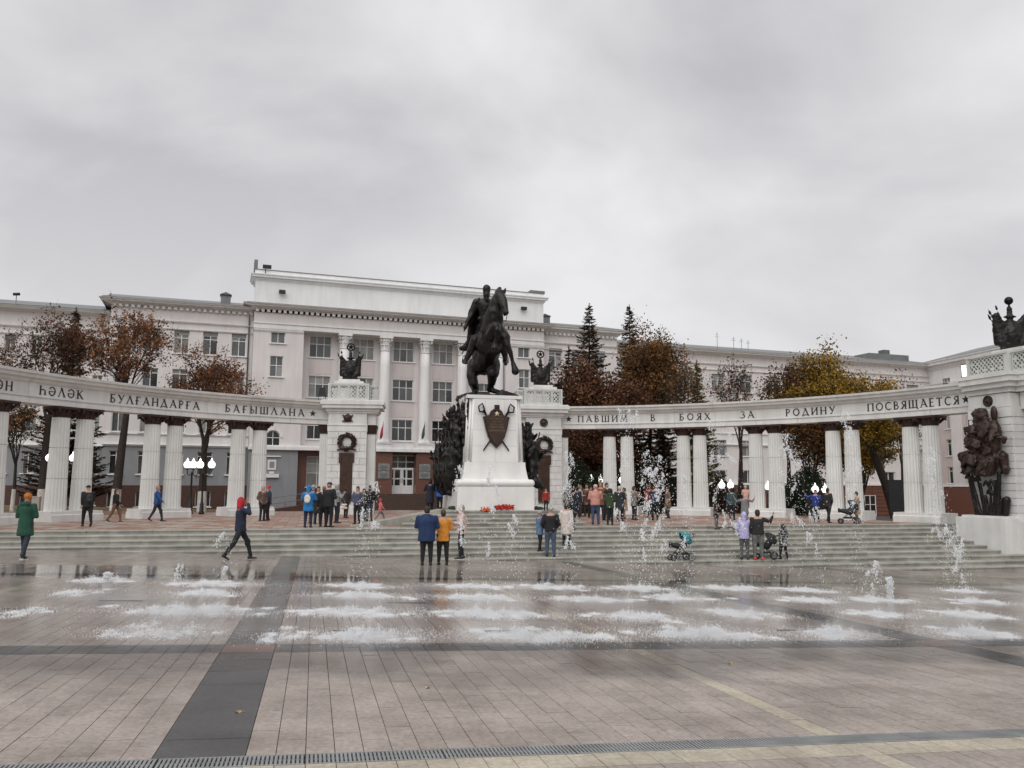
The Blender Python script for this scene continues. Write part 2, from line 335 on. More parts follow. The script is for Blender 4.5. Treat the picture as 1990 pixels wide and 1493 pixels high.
for k in range(-110,150):
    a=a0+TW*(k+.5)
    off=(k*.37)%1*TL if k%48 not in (0,1,2) else ((k%3)*.21)
    zones=[(GR_T,10.35),(10.35,10.95),(10.95,20.9),(20.9,21.5),(21.5,31)]
    for z0,z1 in zones:
        s=z0
        first=True
        while s<z1-1e-3:
            e_=min(z1,s+(TL-off*.9 if first and off>.12 and TL-off*.9>.12 else TL)); first=False
            if z1-e_<.12: e_=z1
            sk=k%48; wide=sk in (0,1,2)
            if wide and sk!=1: s=e_; continue
            c=ab(a,(s+e_)/2)
            if inview(c) and plaza_z(c.x,c.y)> -.148*max(0,math.floor((34.5+.236*c.x-c.y)/.7))-.35 and c.y<34.5+.236*c.x-1.0:
                tiles.append((c,e_-s,kind_at(k,a,(s+e_)/2),3 if wide else 1))
            s=e_
# rows near the viewer, past the drain
for k in range(-75,95):
    a=a0+TW*(k+.5)
    for s,e_,m in ((5.62,5.925,2),(5.05,5.615,0),(4.4,5.045,0),(3.7,4.395,0)):
        if m==0 and k%48==25: m=2
        if m==0: s-=((k*.37)%1)*.3; 
        c=ab(a,(s+e_)/2)
        if inview(c): tiles.append((c,e_-s,m,1))
# wide yellow slabs in the row right below the drain
tiles.sort(key=lambda t:t[0].y)
stuff=MB(); tone=[]
nobj=0
for i,(c,ln,m,wd_) in enumerate(tiles):
    big=c.y>5.2 and abs(c.x/c.y)<.60
    tilt=Matrix.Rotation(random.gauss(0,.0016),3,'X')@Matrix.Rotation(random.gauss(0,.002),3,'Y')
    M=(R3@tilt).to_4x4(); M.translation=c+PN*random.uniform(-.0012,.0012)
    if big and nobj<290:
        nobj+=1
        o=link('paver',unitm[m],plaza); o.matrix_local=M@Matrix.Diagonal(((wd_*TW-GAP)/(TW-GAP),ln/TL,1,1))
        if m: o['label']={1:'dark grey stone paver',2:'pale yellow stone paver',3:'reddish stone paver'}[m]
    else:
        g=GAP/2; stuff.box((0,0,-.015),(wd_*TW-2*g,ln-2*g,.03),M,m,bottom=False); tone+=[random.random()]*5
me=stuff.mesh('paver_field',pv); at=me.attributes.new('tone','FLOAT','FACE'); at.data.foreach_set('value',tone)
link('paver_field',me,plaza,kind='stuff')
# drain channel with steel grating
def bar(bm,a1,b1,a2,b2,w,h0,h1,mi=0):
    p,q=ab(a1,b1),ab(a2,b2); d=(q-p).normalized(); n_=PN.cross(d).normalized()*w/2
    vs=[p-n_+PN*h0,p+n_+PN*h0,q+n_+PN*h0,q-n_+PN*h0,p-n_+PN*h1,p+n_+PN*h1,q+n_+PN*h1,q-n_+PN*h1]
    bm.add(vs,[(4,5,6,7),(0,1,5,4),(1,2,6,5),(2,3,7,6),(3,0,4,7)],mi)
steel=mat('grating_steel',(.33,.34,.34),.38,.2,4,.1,30,.6); darkhole=mat('drain_dark',(.03,.03,.032),.8,.2,4)
dr=thing('drain_grating','long steel drain grating crossing the paving in front of the yellow stone row','grating',ab(0,6.05)); dr.location=(0,0,0)
for j in range(-6,12):
    x0=j*.95; x1=x0+.94
    if not inview(ab((x0+x1)/2,6.05),.12): continue
    g=MB()
    bar(g,x0,GR_B+.012,x1,GR_B+.012,.016,-.02,.001); bar(g,x0,GR_T-.012,x1,GR_T-.012,.016,-.02,.001)
    bar(g,x0,6.05,x1,6.05,.006,-.02,0)
    for q in range(33):
        x=x0+.012+q*(x1-x0-.024)/32; bar(g,x,GR_B,x,GR_T,.017,-.02,.0)
    g.build('grate_panel',steel,dr)
g=MB(); bar(g,-7,6.05,12,6.05,.25,-.034,-.022); g.build('channel',darkhole,dr)
# small slot drains in the fountain field
sd_=thing('slot_drains','short dark slot drains set flat into the wet fountain paving','drain'); sd_.location=(0,0,0)
for u,v in ((55,1184),(235,1168),(790,1172),(1310,1225),(1550,1225),(690,1226),(985,1226)):
    c=on_plaza(u,v); A,B=toab(c); g=MB(); bar(g,A-.35,B,A+.35,B,.07,-.01,.006); g.build('slot',darkhole,sd_)
# ---------------------------------------------------------------- steps
def edge_y(x,k=0): return 34.5+.236*x-.7*k
RISE=.148
steps=link('steps',None,kind='structure')
rs=random.Random(3)
D1=Vector((1,.236,0)).normalized(); 
def slab(x0,x1,k,parent,name='step_slab',run=.7):
    """one stone of step k between x0 and x1 (front edge on the step line)"""
    z=-RISE*k; M=Matrix((D1,Vector((-D1.y,D1.x,0)),Vector((0,0,1)))).transposed().to_4x4(); M.translation=(x0,edge_y(x0,k),z)
    ln=(x1-x0)/D1.x; g=MB(); r=.012
    prof=[(.035,-RISE-.1),(.035,-.05),(0,-.05),(0,-r),(r,0),(run+.06,0),(run+.06,-RISE-.1)]
    # extrude profile (y,z) along x
    vs=[M@Vector((x,y,zz)) for x in (.007,ln-.007) for y,zz in prof]; n=len(prof)
    g.add(vs,[tuple(range(n)),tuple(range(n,2*n))[::-1]]+[(i,i+n,(i+1)%n+n,(i+1)%n) for i in range(n)])
    return g.build(name,step_m,parent)
for k in range(1,10):
    x=-24+rs.uniform(0,1.5)
    while x<24:
        w=rs.choice((1.8,2.2,2.6,3.0)) 
        y=edge_y(x+w/2,k); 
        if plaza_z(x+w/2,y)<-RISE*k+.12 and abs((x+w/2)/y)<.85: slab(x,x+w,k,steps)
        x+=w
for k in (0,):
    x=-24
    while x<24:
        w=rs.choice((1.8,2.2,2.6)); slab(x,x+w,0,steps,run=.45); x+=w
# body under the steps
g=MB(); 
for k in range(0,10):
    p=[(-26,edge_y(-26,k)+.06),(26,edge_y(26,k)+.06),(26,edge_y(26,k)+.9),(-26,edge_y(-26,k)+.9)]
    g.prism(p,-RISE*k-2.2,-RISE*k-.02)
g.build('step_core',step_m,steps)
# ---------------------------------------------------------------- platform with red and cream paving
pm=[mat('cream_brick',(.34,.29,.245),.5,.12,8,.1,30),mat('red_brick',(.27,.135,.095),.5,.15,8,.1,30),mat('grey_brick',(.17,.15,.145),.5,.12,8,.1,30)]
plat=link('platform',None,kind='structure')
g=MB(); 
back=[(ACX+29*math.sin(t),ACY+29*math.cos(t)) for t in [math.radians(q) for q in range(78,-86,-8)]]
poly=[(-27,edge_y(-27)+.4),(27,edge_y(27)+.4)]+[p for p in back if p[1]>edge_y(p[0])+1]
g.prism(poly,-2.5,-.006); g.build('platform_base',grout,plat)
g=MB(); ts=.46
for i in range(-62,62):
    for j in range(-2,60):
        p=D1*(i*ts)+Vector((-D1.y,D1.x,0))*(34.0+j*ts)
        if p.y<edge_y(p.x)+.72 or (Vector((p.x-ACX,p.y-ACY,0)).length>28.5): continue
        if abs(p.x/p.y)>.68: continue
        ii,jj=i%6,j%6; dmd=abs(ii-3)+abs(jj-3)
        m=1 if dmd in(2,3) or (i//6+j//6)%3==0 and dmd<2 else 0
        if rs.random()<.06: m=1-m
        M=Matrix.Translation(p)@Matrix.Rotation(PHI,4,'Z'); g.box((0,0,-.02),(ts-.015,ts-.015,.04),M,m,bottom=False)
g.build('platform_tile_field',pm,plat,kind='stuff')
# ---------------------------------------------------------------- land behind the platform
g=MB(); vs=[];nx,ny=40,26
FO=Vector((-10.03,75,0)); FA=math.radians(19.5); FE=Vector((math.cos(FA),math.sin(FA),0)); FN=Vector((math.sin(FA),-math.cos(FA),0))
def land_z(x,y):
    zf=-.9-.028*(x+10); t=min(1,max(0,(y-50)/24)); return -.03+(zf+.0)*t+.12*noise.noise(Vector((x*.13,y*.13,0)))*(t>0)
for j in range(ny+1):
    for i in range(nx+1):
        x=-75+i*3.9; y=30+j*3.2; z=land_z(x,y)
        if Vector((x-ACX,y-ACY,0)).length<27.5 or y<edge_y(x)+1.5: z=-1.6 if y<edge_y(x)+3 else -.06
        vs.append((x,y,z))
g.add(vs,[(j*(nx+1)+i,j*(nx+1)+i+1,(j+1)*(nx+1)+i+1,(j+1)*(nx+1)+i) for j in range(ny) for i in range(nx)],0,True)
g.build('lawn',lawn_m,kind='structure')
# fallen leaves on the lawn
lm=mat('fallen_leaves',(.17,.085,.03),.9,.5,2); rng=np.random.default_rng(4); P_=[]
for i in range(6000):
    x=rs.uniform(-40,46); y=rs.uniform(50,72)
    if math.hypot(x-ACX,y-ACY)>29: P_.append((x,y,land_z(x,y)+.06))
V=rand_leaves(np.array(P_),rng.uniform(.04,.09,len(P_)),rng); V[:,:,2]=V[:,:,2]*.3+np.array(P_)[:,None,2]*.7
quads('fallen_leaves',V,lm,kind='stuff')
# ================================================================ BUILDING
def fs(u,v,off=0.):
    d=ray(u,v); o=FO+FN*off; t=(o-C0).dot(FN)/d.dot(FN); p=C0+d*t; return (p-o).dot(FE),p.z
_pane={}
pane_me={}
def pane_mesh(m):
    if m.name not in pane_me:
        g=MB(); g.add([(-.5,0,-.5),(.5,0,-.5),(.5,0,.5),(-.5,0,.5)],[(0,1,2,3)]); g.bx(-.5,.5,.004,.02,-.5,.5); pane_me[m.name]=g.mesh('pane',m)
    return pane_me[m.name]
_wf={}
def window(par,s,z,w,h,off,cols=(1/3,1/3,1/3),rows=(.62,.38),gm=None,sill=True,blind=False,arch=False,depth=.18,name='window'):
    """window centred at s, bottom z, in wall plane y=-off; frame recessed by depth"""
    gm=gm or glass; key=(round(w,2),round(h,2),cols,rows,sill,blind,arch)
    t=.055
    if key not in _wf:
        g=MB(); H=h
        hb=.0
        if blind: hb=h*.17; g.bx(-w/2,w/2,-.09,.02,h-hb,h,mi=1)
        top=h-hb
        g.bx(-w/2,-w/2+t,-.04,.04,0,top); g.bx(w/2-t,w/2,-.04,.04,0,top); g.bx(-w/2+t,w/2-t,-.04,.04,0,t); g.bx(-w/2+t,w/2-t,-.04,.04,top-t,top)
        x=-w/2
        for c in cols[:-1]: x+=c*w; g.bx(x-t/2,x+t/2,-.038,.038,t,top-t)
        zz=0
        for r in rows[:-1]:
            zz+=r*top; x0=-w/2+t
            xs=[-w/2]; 
            for c in cols: xs.append(xs[-1]+c*w)
            for q in range(len(cols)): g.bx(xs[q]+t/2+(t/2 if q==0 else 0),xs[q+1]-t/2-(t/2 if q==len(cols)-1 else 0),-.036,.036,zz-t/2,zz+t/2)
        if sill: g.bx(-w/2-.12,w/2+.12,-depth-.14,-.045,-.09,-.0)
        if arch:
            n=10; R=w/2
            for i in range(n):
                a1,a2=PI*i/n,PI*(i+1)/n
                g.prism([(math.cos(a1)*R,h+math.sin(a1)*R),(math.cos(a2)*R,h+math.sin(a2)*R),(math.cos(a2)*(R-t),h+math.sin(a2)*(R-t)),(math.cos(a1)*(R-t),h+math.sin(a1)*(R-t))],-.04,.04,Matrix.Rotation(PI/2,4,'X'))
            g.bx(-t/2,t/2,-.035,.035,h,h+R-t)
        _wf[key]=g.mesh('window',[frame_w,shadebox])
    wo=link(name,_wf[key],par); wo.location=(s,-off+depth,z)
    top=h-(h*.17 if blind else 0); zz=0; wr=random.Random(int(s*7+z*13)); cm=wr.random(); alt=wr.random()
    for r in rows:
        x=-w/2
        for c in cols:
            p=link('pane',pane_mesh(glass_c if gm is glass and (cm<.25 or (cm<.6 and wr.random()<.4)) else (glass_d if gm is glass and wr.random()<.25 else gm)),wo); p.matrix_local=Matrix.Translation((x+c*w/2,.03,zz+r*top/2))@Matrix.Diagonal((c*w*.98,1,r*top*.98,1)); x+=c*w
        zz+=r*top
    if arch:
        n=10; g=MB(); g.prism([(w/2*math.cos(PI*i/n),w/2*math.sin(PI*i/n)) for i in range(n+1)],-.01,.01,Matrix.Rotation(PI/2,4,'X'))
        p=g.build('pane',gm,wo); p.location=(0,.03,h)
    return wo
def wall(par,name,s0,s1,z0,z1,off,m,holes=(),depth=.45):
    xs=sorted({s0,s1,*[max(s0,min(s1,q)) for h in holes for q in h[:2]]}); zs=sorted({z0,z1,*[max(z0,min(z1,q)) for h in holes for q in h[2:4]]})
    g=MB(); y=-off
    for i in range(len(xs)-1):
        for j in range(len(zs)-1):
            cx,cz=(xs[i]+xs[i+1])/2,(zs[j]+zs[j+1])/2
            if any(h[0]<cx<h[1] and h[2]<cz<h[3] for h in holes): continue
            g.add([(xs[i],y,zs[j]),(xs[i+1],y,zs[j]),(xs[i+1],y,zs[j+1]),(xs[i],y,zs[j+1])],[(0,1,2,3)])
    for a,b_,c,d in [h[:4] for h in holes]:
        if c>=z1 or d<=z0: continue
        g.add([(a,y,c),(b_,y,c),(b_,y,d),(a,y,d),(a,y+depth,c),(b_,y+depth,c),(b_,y+depth,d),(a,y+depth,d)],[(0,4,5,1),(1,5,6,2),(2,6,7,3),(3,7,4,0)])
    g.add([(s0,y,z0),(s0,y+3,z0),(s0,y+3,z1),(s0,y,z1),(s1,y,z0),(s1,y+3,z0),(s1,y+3,z1),(s1,y,z1)],[(0,3,2,1),(4,5,6,7),(3,7,6,2)])
    return g.build(name,m,par)
def band(par,name,s0,s1,z0,z1,off,m,thick=.5):
    g=MB(); g.bx(s0,s1,-off,-off+thick,z0,z1); return g.build(name,m,par)
def cornice(par,s0,s1,z,off,m,h=.9,proj=.8,name='cornice',ends=True,top=None):
    g=MB(); e_=proj if ends else 0
    prof=[(0,0),(.12,0),(.12,.12),(.3,.2),(.3,.42),(.78,.5),(.82,.78),(.95,.84),(1,1)]
    n=len(prof); vs=[]
    for s,sg in ((s0,-1),(s1,1)):
        for p,q in prof: vs.append((s+sg*p*e_,-off-p*proj,z+q*h))
        for p,q in reversed(prof): vs.append((s+sg*p*e_,-off+3.0,z+q*h))
    k=2*n; g.add(vs,[(i,i+1,i+1+k,i+k) for i in range(k-1)]+[tuple(range(k))[::-1],tuple(range(k,2*k))])
    return g.build(name,m,par)
def dentils(par,s0,s1,z,off,m,step=.46,w=.26,h=.24,proj=.22):
    n=int((s1-s0)/step); 
    g=MB()
    for i in range(n):
        s=s0+(i+.5)*(s1-s0)/n; g.bx(s-w/2,s+w/2,-off-proj,-off+.1,z,z+h)
    g.build('dentil_row',m,par)
def lowpipe(par,s,z0,z1,off):
    g=MB(); g.tube([(s,-off-.12,z0),(s,-off-.12,z1-.3),(s,-off-.5,z1)],.07,6); g.build('downpipe',roofmetal,par)
CP=lambda n,l,c: thing(n,l,c,FO,FA)
# ---------------- main block
mb=CP('main_block','tall pale four storey civic building with giant white columns and attic, behind the rider monument','building')
sL,_=fs(488,760); sR,_=fs(1057,700); sB,_=fs(589,700); bw=sB-sL; sBR=sR-bw*.92
zArch=fs(747,653)[1]; zDent=fs(747,621)[1]; zCor=fs(747,610)[1]; zBand=fs(747,872)[1]; zDoor=fs(778,960)[1]; 
REC=-1.3
G0=-3.2
hol=[];wins=[]
def addw(u0,u1,v0,v1,off,L_,H_,**k):
    a,_=fs(u0,(v0+v1)/2,off); b_,_=fs(u1,(v0+v1)/2,off); uc=(u0+u1)/2; z1=fs(uc,v0,off)[1]; z0=fs(uc,v1,off)[1]
    w=round((b_-a)*10)/10; h=round((z1-z0)*10)/10; c=(a+b_)/2
    H_.append((c-w/2,c+w/2,z0,z0+h+(w/2 if False else 0))); L_.append((c,z0,w,h,off,k))
# left bay
h1=[];w1=[]
addw(527,554,643,667,0,w1,h1,cols=(.5,.5),rows=(1,)); addw(524,550,693,732,0,w1,h1,cols=(.5,.5),rows=(.55,.45))
mir=[]
for (c,z,w,h,o,k) in w1: mir.append((sL+sR-c,z,w,h,o,k))
wl=[(h_[0],h_[1],h_[2],h_[3]) for h_ in h1]
ca,_=fs(530,860); z0=fs(530,886)[1]; z1=fs(530,850)[1]
hole_arch=(ca-.6,ca+.6,z0,z1+.6)
wall(mb,'wall',sL,sB,zBand-.3,zArch+.3,0,wallpink,wl+[hole_arch])
window(mb,ca,z0,1.2,z1-z0,0,cols=(.5,.5),rows=(.5,.5),gm=glass_d,arch=True)
# spandrel corners beside the arch
g=MB(); R=.6
for sg in (-1,1):
    pts=[(sg*R,0)]+[(sg*R*math.cos(PI/2*i/6),R*math.sin(PI/2*i/6)) for i in range(1,7)]+[(sg*R,R)]
    if sg<0: pts=pts[::-1]
    g.prism(pts,-.2,.02,Matrix.Translation((ca,0,z1))@Matrix.Rotation(PI/2,4,'X'))
for i in range(12):
    a1,a2=PI*i/12,PI*(i+1)/12
    g.prism([(math.cos(a1)*.62,math.sin(a1)*.62),(math.cos(a1)*.8,math.sin(a1)*.8),(math.cos(a2)*.8,math.sin(a2)*.8),(math.cos(a2)*.62,math.sin(a2)*.62)],0,.08,Matrix.Translation((ca,0,z1))@Matrix.Rotation(PI/2,4,'X'))
g.prism([(-.12,.6),(.12,.6),(.17,.95),(-.17,.95)],.08,.14,Matrix.Translation((ca,0,z1))@Matrix.Rotation(PI/2,4,'X'))
g.build('arch_surround',white,mb)
for (c,z,w,h,o,k) in w1: window(mb,c,z,w,h,o,**k)
wall(mb,'wall',sBR,sR,G0,zArch+.3,0,wallpink,[(c-w/2,c+w/2,z,z+h) for (c,z,w,h,o,k) in mir])
for (c,z,w,h,o,k) in mir: window(mb,c,z,w,h,o,**k)
# centre windows
cu=[622.5,706.5,784.5,861.5]; cs=[fs(u,690,REC)[0] for u in cu]; sp=(cs[3]-cs[0])/3; cs+= [cs[3]+sp,cs[3]+2*sp]
cs=[c for c in cs if c<sBR-1.2]
rows=[(fs(784.5,703.6,REC)[1],fs(784.5,665,REC)[1]),(fs(784.5,779,REC)[1],fs(784.5,739,REC)[1]),(fs(784.5,857,REC)[1],fs(784.5,815,REC)[1])]
ww=1.95; hh=[]; 
for c in cs:
    for i,(z0,z1) in enumerate(rows):
        hh.append((c-ww/2,c+ww/2,z0,z0+1.95)); window(mb,c,z0,ww,1.95,REC,gm=glass if i<2 else glass_d)
wall(mb,'wall',sB,sBR,zBand,zArch+.2,REC,wallpink,hh)
for c in cs:   # rose spandrels between the floors
    for i in range(2): band(mb,'spandrel',c-1.05,c+1.05,rows[i+1][1]+.18,rows[i][0]-.22,REC+.03,wallpink3,.1)
# entablature
band(mb,'architrave',sL-.02,sR+.02,zArch,zArch+.42,.06,white,3)
band(mb,'fascia',sL-.04,sR+.04,zArch+.42,zArch+.52,.14,white,3)
band(mb,'frieze',sL,sR,zArch+.52,zDent-.12,.02,wallpink,3)
dentils(mb,sL,sR,zDent-.1,.05,white)
cornice(mb,sL,sR,zDent+.16,.02,white,h=zCor-zDent-.16,proj=.95)
g=MB(); g.bx(sL-.7,sR+.7,-.85,5,zCor,zCor+.06); g.build('cornice_flashing',roofmetal,mb)
cornice(mb,sL,sB,zArch-.32,.0,white,h=.2,proj=.14,name='string_course',ends=False)
cornice(mb,sBR,sR,zArch-.32,.0,white,h=.2,proj=.14,name='string_course',ends=False)
# attic
AO=-2.6
aL=fs(497,560,AO)[0]; aR=fs(1056,600,AO)[0]; zA=fs(747,563,AO)[1]; zT=fs(747,545,AO)[1]
wall(mb,'attic_wall',aL,aR,zCor-.5,zA,AO,whitecold)
cornice(mb,aL,aR,zA-.1,AO,whitecold,h=.55,proj=.45,name='attic_cornice')
g=MB(); g.bx(aL-.1,aR+.1,-AO+.05,-AO+4,zA+.45,zT); g.build('parapet',whitecold,mb)
g=MB(); g.bx(aL-.15,aR+.15,-AO,-AO+4.1,zT,zT+.07); g.bx(aR-1.4,aR+.15,-AO-.02,-AO+1,zT+.07,zT+.3); g.bx(aL-.2,aL+.1,-AO,-AO+1.5,zT+.07,zT+.9); g.build('parapet_cap',roofmetal,mb)
g=MB(); 
for q in range(26):
    s=sB-2+q*(sR-sB+1)/26; g.bx(s,s+.75,-AO-.9,-AO-.6,zCor+.06,zCor+.5)
g.build('balustrade_blocks',white,mb)
for u,v in ((548,569),(1016,601)):
    s,z=fs(u,v,AO); o=thing('floodlight','small dark floodlight box on the white attic '+('near its left end' if u<800 else 'near its right end'),'floodlight',(0,0,0))
    M=Mz(FO,FA); o.location=M@Vector((s,-AO-.3,z)); o.rotation_euler=(0,0,FA)
    g=MB(); g.bx(-.28,.28,-.18,.12,-.16,.16); g.build('housing',darkmetal,o); g=MB(); g.bx(-.04,.04,.12,.32,-.04,.04); g.build('bracket',darkmetal,o)
# giant columns
colbase=zBand+.55
def corinth(par,s,z0,z1,off,r=.5):
    c=link('column',None,par); c.location=(s,-off,0)
    g=MB(); prof=[(r*1.18,z0),(r*1.18,z0+.14),(r*1.08,z0+.2),(r*1.02,z0+.3),(r,z0+.4)]+[(r*(1-.13*t*t),z0+.4+(z1-1.35-z0-.4)*t) for t in [i/6 for i in range(1,7)]]
    g.lathe(prof,20); g.build('shaft',white,c)
    g=MB(); zc=z1-1.35; g.lathe([(r*.95,zc),(r*.95,zc+.08),(r*.84,zc+.12),(r*.84,zc+.7),(r*1.0,zc+1.0),(r*1.1,zc+1.12)],16)
    for k in range(8):
        a=k*PI/4
        for zz,rr,hh_ in ((zc+.15,r*.86,.42),(zc+.5,r*.9,.45)):
            aa=a+(PI/8 if zz>zc+.3 else 0); d=Vector((math.cos(aa),math.sin(aa),0)); t=Vector((-d.y,d.x,0))
            p=[d*rr+Vector((0,0,zz)),d*(rr+.05)+Vector((0,0,zz+hh_*.7)),d*(rr+.17)+Vector((0,0,zz+hh_)),d*(rr+.2)+Vector((0,0,zz+hh_*.8))]
            vs=[q+t*w_ for q,w_ in zip(p,(.12,.13,.1,.05))]+[q-t*w_ for q,w_ in zip(p,(.12,.13,.1,.05))]
            g.add(vs,[(i,i+1,i+5,i+4) for i in range(3)])
    for sx in(-1,1):
        for sy in(-1,1):
            g.tube([(sx*r*.75,sy*r*.75,zc+.75),(sx*r*1.05,sy*r*1.05,zc+1.05),(sx*r*1.12,sy*r*1.12,zc+.9)],[.05,.09,.07],6)
    g.bx(-r*1.22,r*1.22,-r*1.22,r*1.22,zc+1.14,zc+1.35); g.build('capital',white,c)
    g=MB(); g.bx(-r*1.3,r*1.3,-r*1.3,r*1.3,zBand+.12,z0); g.bx(-r*1.42,r*1.42,-r*1.42,r*1.42,z0-.12,z0+.001); g.build('pedestal',white,c)
cols_s=[fs(u,760,-.55)[0] for u in (667,747,825,898)]; cols_s+=[cols_s[3]+(cols_s[3]-cols_s[2])]
for s in cols_s:
    if s<sBR-.4: corinth(mb,s,colbase,zArch,-.55)
# band over the ground floor, ground floor
band(mb,'belt_course',sL-.05,sR+.05,zBand-.28,zBand,.25,white,2)
band(mb,'belt_course',sL,sR,zBand,zBand+.12,.12,white,2)
sg1,_=fs(578,910); 
h3=[]; w3=[]
a,_=fs(592,910,0); 
zg0=fs(600,946)[1]; 
wall(mb,'wall',sL,sg1,G0,zBand-.3,0,greywall,[])
pla=fs(530,903)
g=MB(); g.bx(ca-.35,ca+.35,-.09,0,pla[1]-.45,pla[1]+.4); g.build('wall_tablet',white,mb); g=MB(); g.bx(ca-.2,ca+.2,-.11,-.09,pla[1]-.28,pla[1]+.25); g.build('tablet_centre',greywall,mb)
zz=fs(530,926)[1]; g=MB(); g.bx(ca-.6,ca+.6,-.2,0,zz-.1,zz+.2); g.bx(ca-.2,ca+.2,-.22,0,zz+.2,zz+.42); g.build('door_hood',white,mb)
window(mb,ca,zz-2.1,1.0,2.0,.12,cols=(.5,.5),rows=(.7,.3),gm=glass_d,sill=False)
# granite ground floor with piers below each column
dw=[(fs(600,910,-1)[0],)]
gh=[]
for c in cs:
    if abs(c-cs[2])<.5: continue
    gh.append((c-.9,c+.9,zDoor+.6,zBand-.75)); window(mb,c,zDoor+.6,1.8,zBand-.75-zDoor-.6,REC+.35,cols=(.5,.5),rows=(.45,.3,.25),gm=glass)
dc=cs[2]; gh.append((dc-1.15,dc+1.15,zDoor,zBand-.55))
wall(mb,'granite_wall',sg1,sBR,G0,zBand-.3,REC+.35,granite_r,gh)
for s in cols_s: band(mb,'granite_pier',s-.78,s+.78,G0,zBand-.285,-.02,granite_r,1.4)
# entrance door
dz=zDoor; dh=zBand-.55-zDoor; y0=-(REC+.35)+.2
tf=link('transom_window',None,mb); 
window(mb,dc,dz+2.3,2.3,dh-2.3,REC+.35,cols=(.333,.334,.333),rows=(.5,.5),gm=glass_d,sill=False,name='transom_window')
bpy.data.objects.remove(tf)
for sg in (-1,1):
    g=MB(); x0=.01 if sg>0 else -1.13; x1=x0+1.12
    # leaf with openings
    xs=[x0,x0+.16,x0+.36,x0+.5,x0+.74,x0+.98,x1]; 
    g.bx(x0,x1,-.03,.03,0,.75); g.bx(x0,x1,-.03,.03,2.15,2.28); g.bx(x0,x1,-.029,.029,1.3,1.42)
    for i in (0,2,5): g.bx(xs[i],xs[i+1],-.028,.028,.75,2.15)
    d=g.build('door',frame_w,mb); d.location=(dc,y0,dz)
    for i in (1,3,4):
        for z_a,z_b in ((.75,1.3),(1.42,2.15)):
            p=link('pane',pane_mesh(glass_d),d); p.matrix_local=Matrix.Translation(((xs[i]+xs[i+1])/2,.01,(z_a+z_b)/2))@Matrix.Diagonal((xs[i+1]-xs[i],1,z_b-z_a,1))
    g=MB(); g.tube([(-.08*sg,-.1,1.0),(-.08*sg,-.1,1.4)],.02,6); h_=g.build('handle',roofmetal,d); h_.location=((x0 if sg>0 else x1)+.14*sg,0,0)
# grey plates beside the entrance
pl_=mat('grey_name_plate',(.21,.225,.22),.35,.08,4); plt=mat('plate_lettering',(.04,.045,.045),.5,.1,4)
pside=0
for s in (cols_s[1],cols_s[2]):
    for k,(va,vb) in enumerate(((901,914.5),(915.5,930))):
        z1=fs(741,va)[1]; z0=fs(741,vb)[1]
        side='left' if s==cols_s[1] else 'right'; up='upper' if k==0 else 'lower'
        o=thing('wall_plate',f'{up} grey inscribed plate on the granite pier {side} of the entrance door','plate'); o.location=Mz(FO,FA)@Vector((s,-.01,(z0+z1)/2)); o.rotation_euler=(0,0,FA)
        g=MB(); g.bx(-.52,.52,-.05,.0,(z0-z1)/2,(z1-z0)/2); g.build('slab',pl_,o)
        g=MB(); 
        for q in range(4):
            zz=.02-.1*q+.05; wq=(.3,.38,.34,.22)[q]
            x=-wq
            while x<wq: lw=random.uniform(.03,.06); g.bx(x,x+lw,-.056,-.05,zz-.02,zz+.02); x+=lw+.02
        g.build('inscription',plt,o)
        g=MB(); g.lathe([(.07,-.056),(.0701,-.05)],8,M=Matrix.Translation((0,-.0,.22))@Matrix.Rotation(PI/2,4,'X')@Matrix.Translation((0,0,.1))); g.build('crest',frame_w,o)
# entrance stairs
st=thing('entrance_stairs','dark brown stone stairs climbing to the white double door','stairs',FO,FA)
n=11; sx0=cols_s[1]-2.2; sx1=cols_s[2]+5
for i in range(n):
    z=zDoor-.17*i; g=MB(); g.bx(sx0,sx1,-.9-.34*i-.36,-.9-.34*i,z-.17,z-.02); g.bx(sx0-.001,sx1+.001,-.9-.34*i-.40,-.9-.34*i,z-.02,z+.0,mi=0); g.build('step',mat('brown_step',(.10,.065,.05),.4,.25,6),st)
g=MB(); g.bx(sx0,sx1,-.9,.9,G0,zDoor-.001); g.build('landing',granite,st)
# ramp left of the stairs
g=MB(); r0=sx0-9; g.add([(r0,-2.5,G0),(sx0,-2.5,G0),(sx0,-2.5,zDoor-.2),(r0,-2.5,-.6),(r0,-1,G0),(sx0,-1,G0),(sx0,-1,zDoor-.2),(r0,-1,-.6)],[(0,1,2,3),(3,2,6,7),(4,7,6,5),(0,3,7,4)]); g.build('ramp_wall',granite,st)
g=MB()
for k,hz_ in enumerate((.45,.95)): g.tube([(r0,-2.5,-.6+hz_),(sx0,-2.5,zDoor-.2+hz_)],.03,6)
for i in range(8):
    t=i/7; x=r0+(sx0-r0)*t; z=-.6+(zDoor+.4)*t; g.tube([(x,-2.5,z),(x,-2.5,z+.95)],.025,6)
g.build('handrail',roofmetal,st)
# flags on the column pedestals
for i,(u,v,c1,lab) in enumerate(((740,842,(.30,.03,.04),'small furled red flag in a holder on the white column left of the entrance'),(821,842,(.04,.07,.04),'small furled dark green flag in a holder on the white column right of the entrance'))):
    s,z=fs(u,v+14,.6); o=thing('flag',lab,'flag'); o.location=Mz(FO,FA)@Vector((s,-.6,z)); o.rotation_euler=(0,0,FA)
    g=MB(); g.tube([(-.08,0,0),(.22,0,1.7)],.018,6); g.build('pole',darkmetal,o)
    g=MB(); g.tube([(-.02,0,.15),(.05,-.02,.5),(.1,0,1.0),(.2,0,1.45)],[.1,.17,.11,.03],8,sx=.6); g.build('cloth',mat('flagcloth%d'%i,c1,.8,.4,6),o)
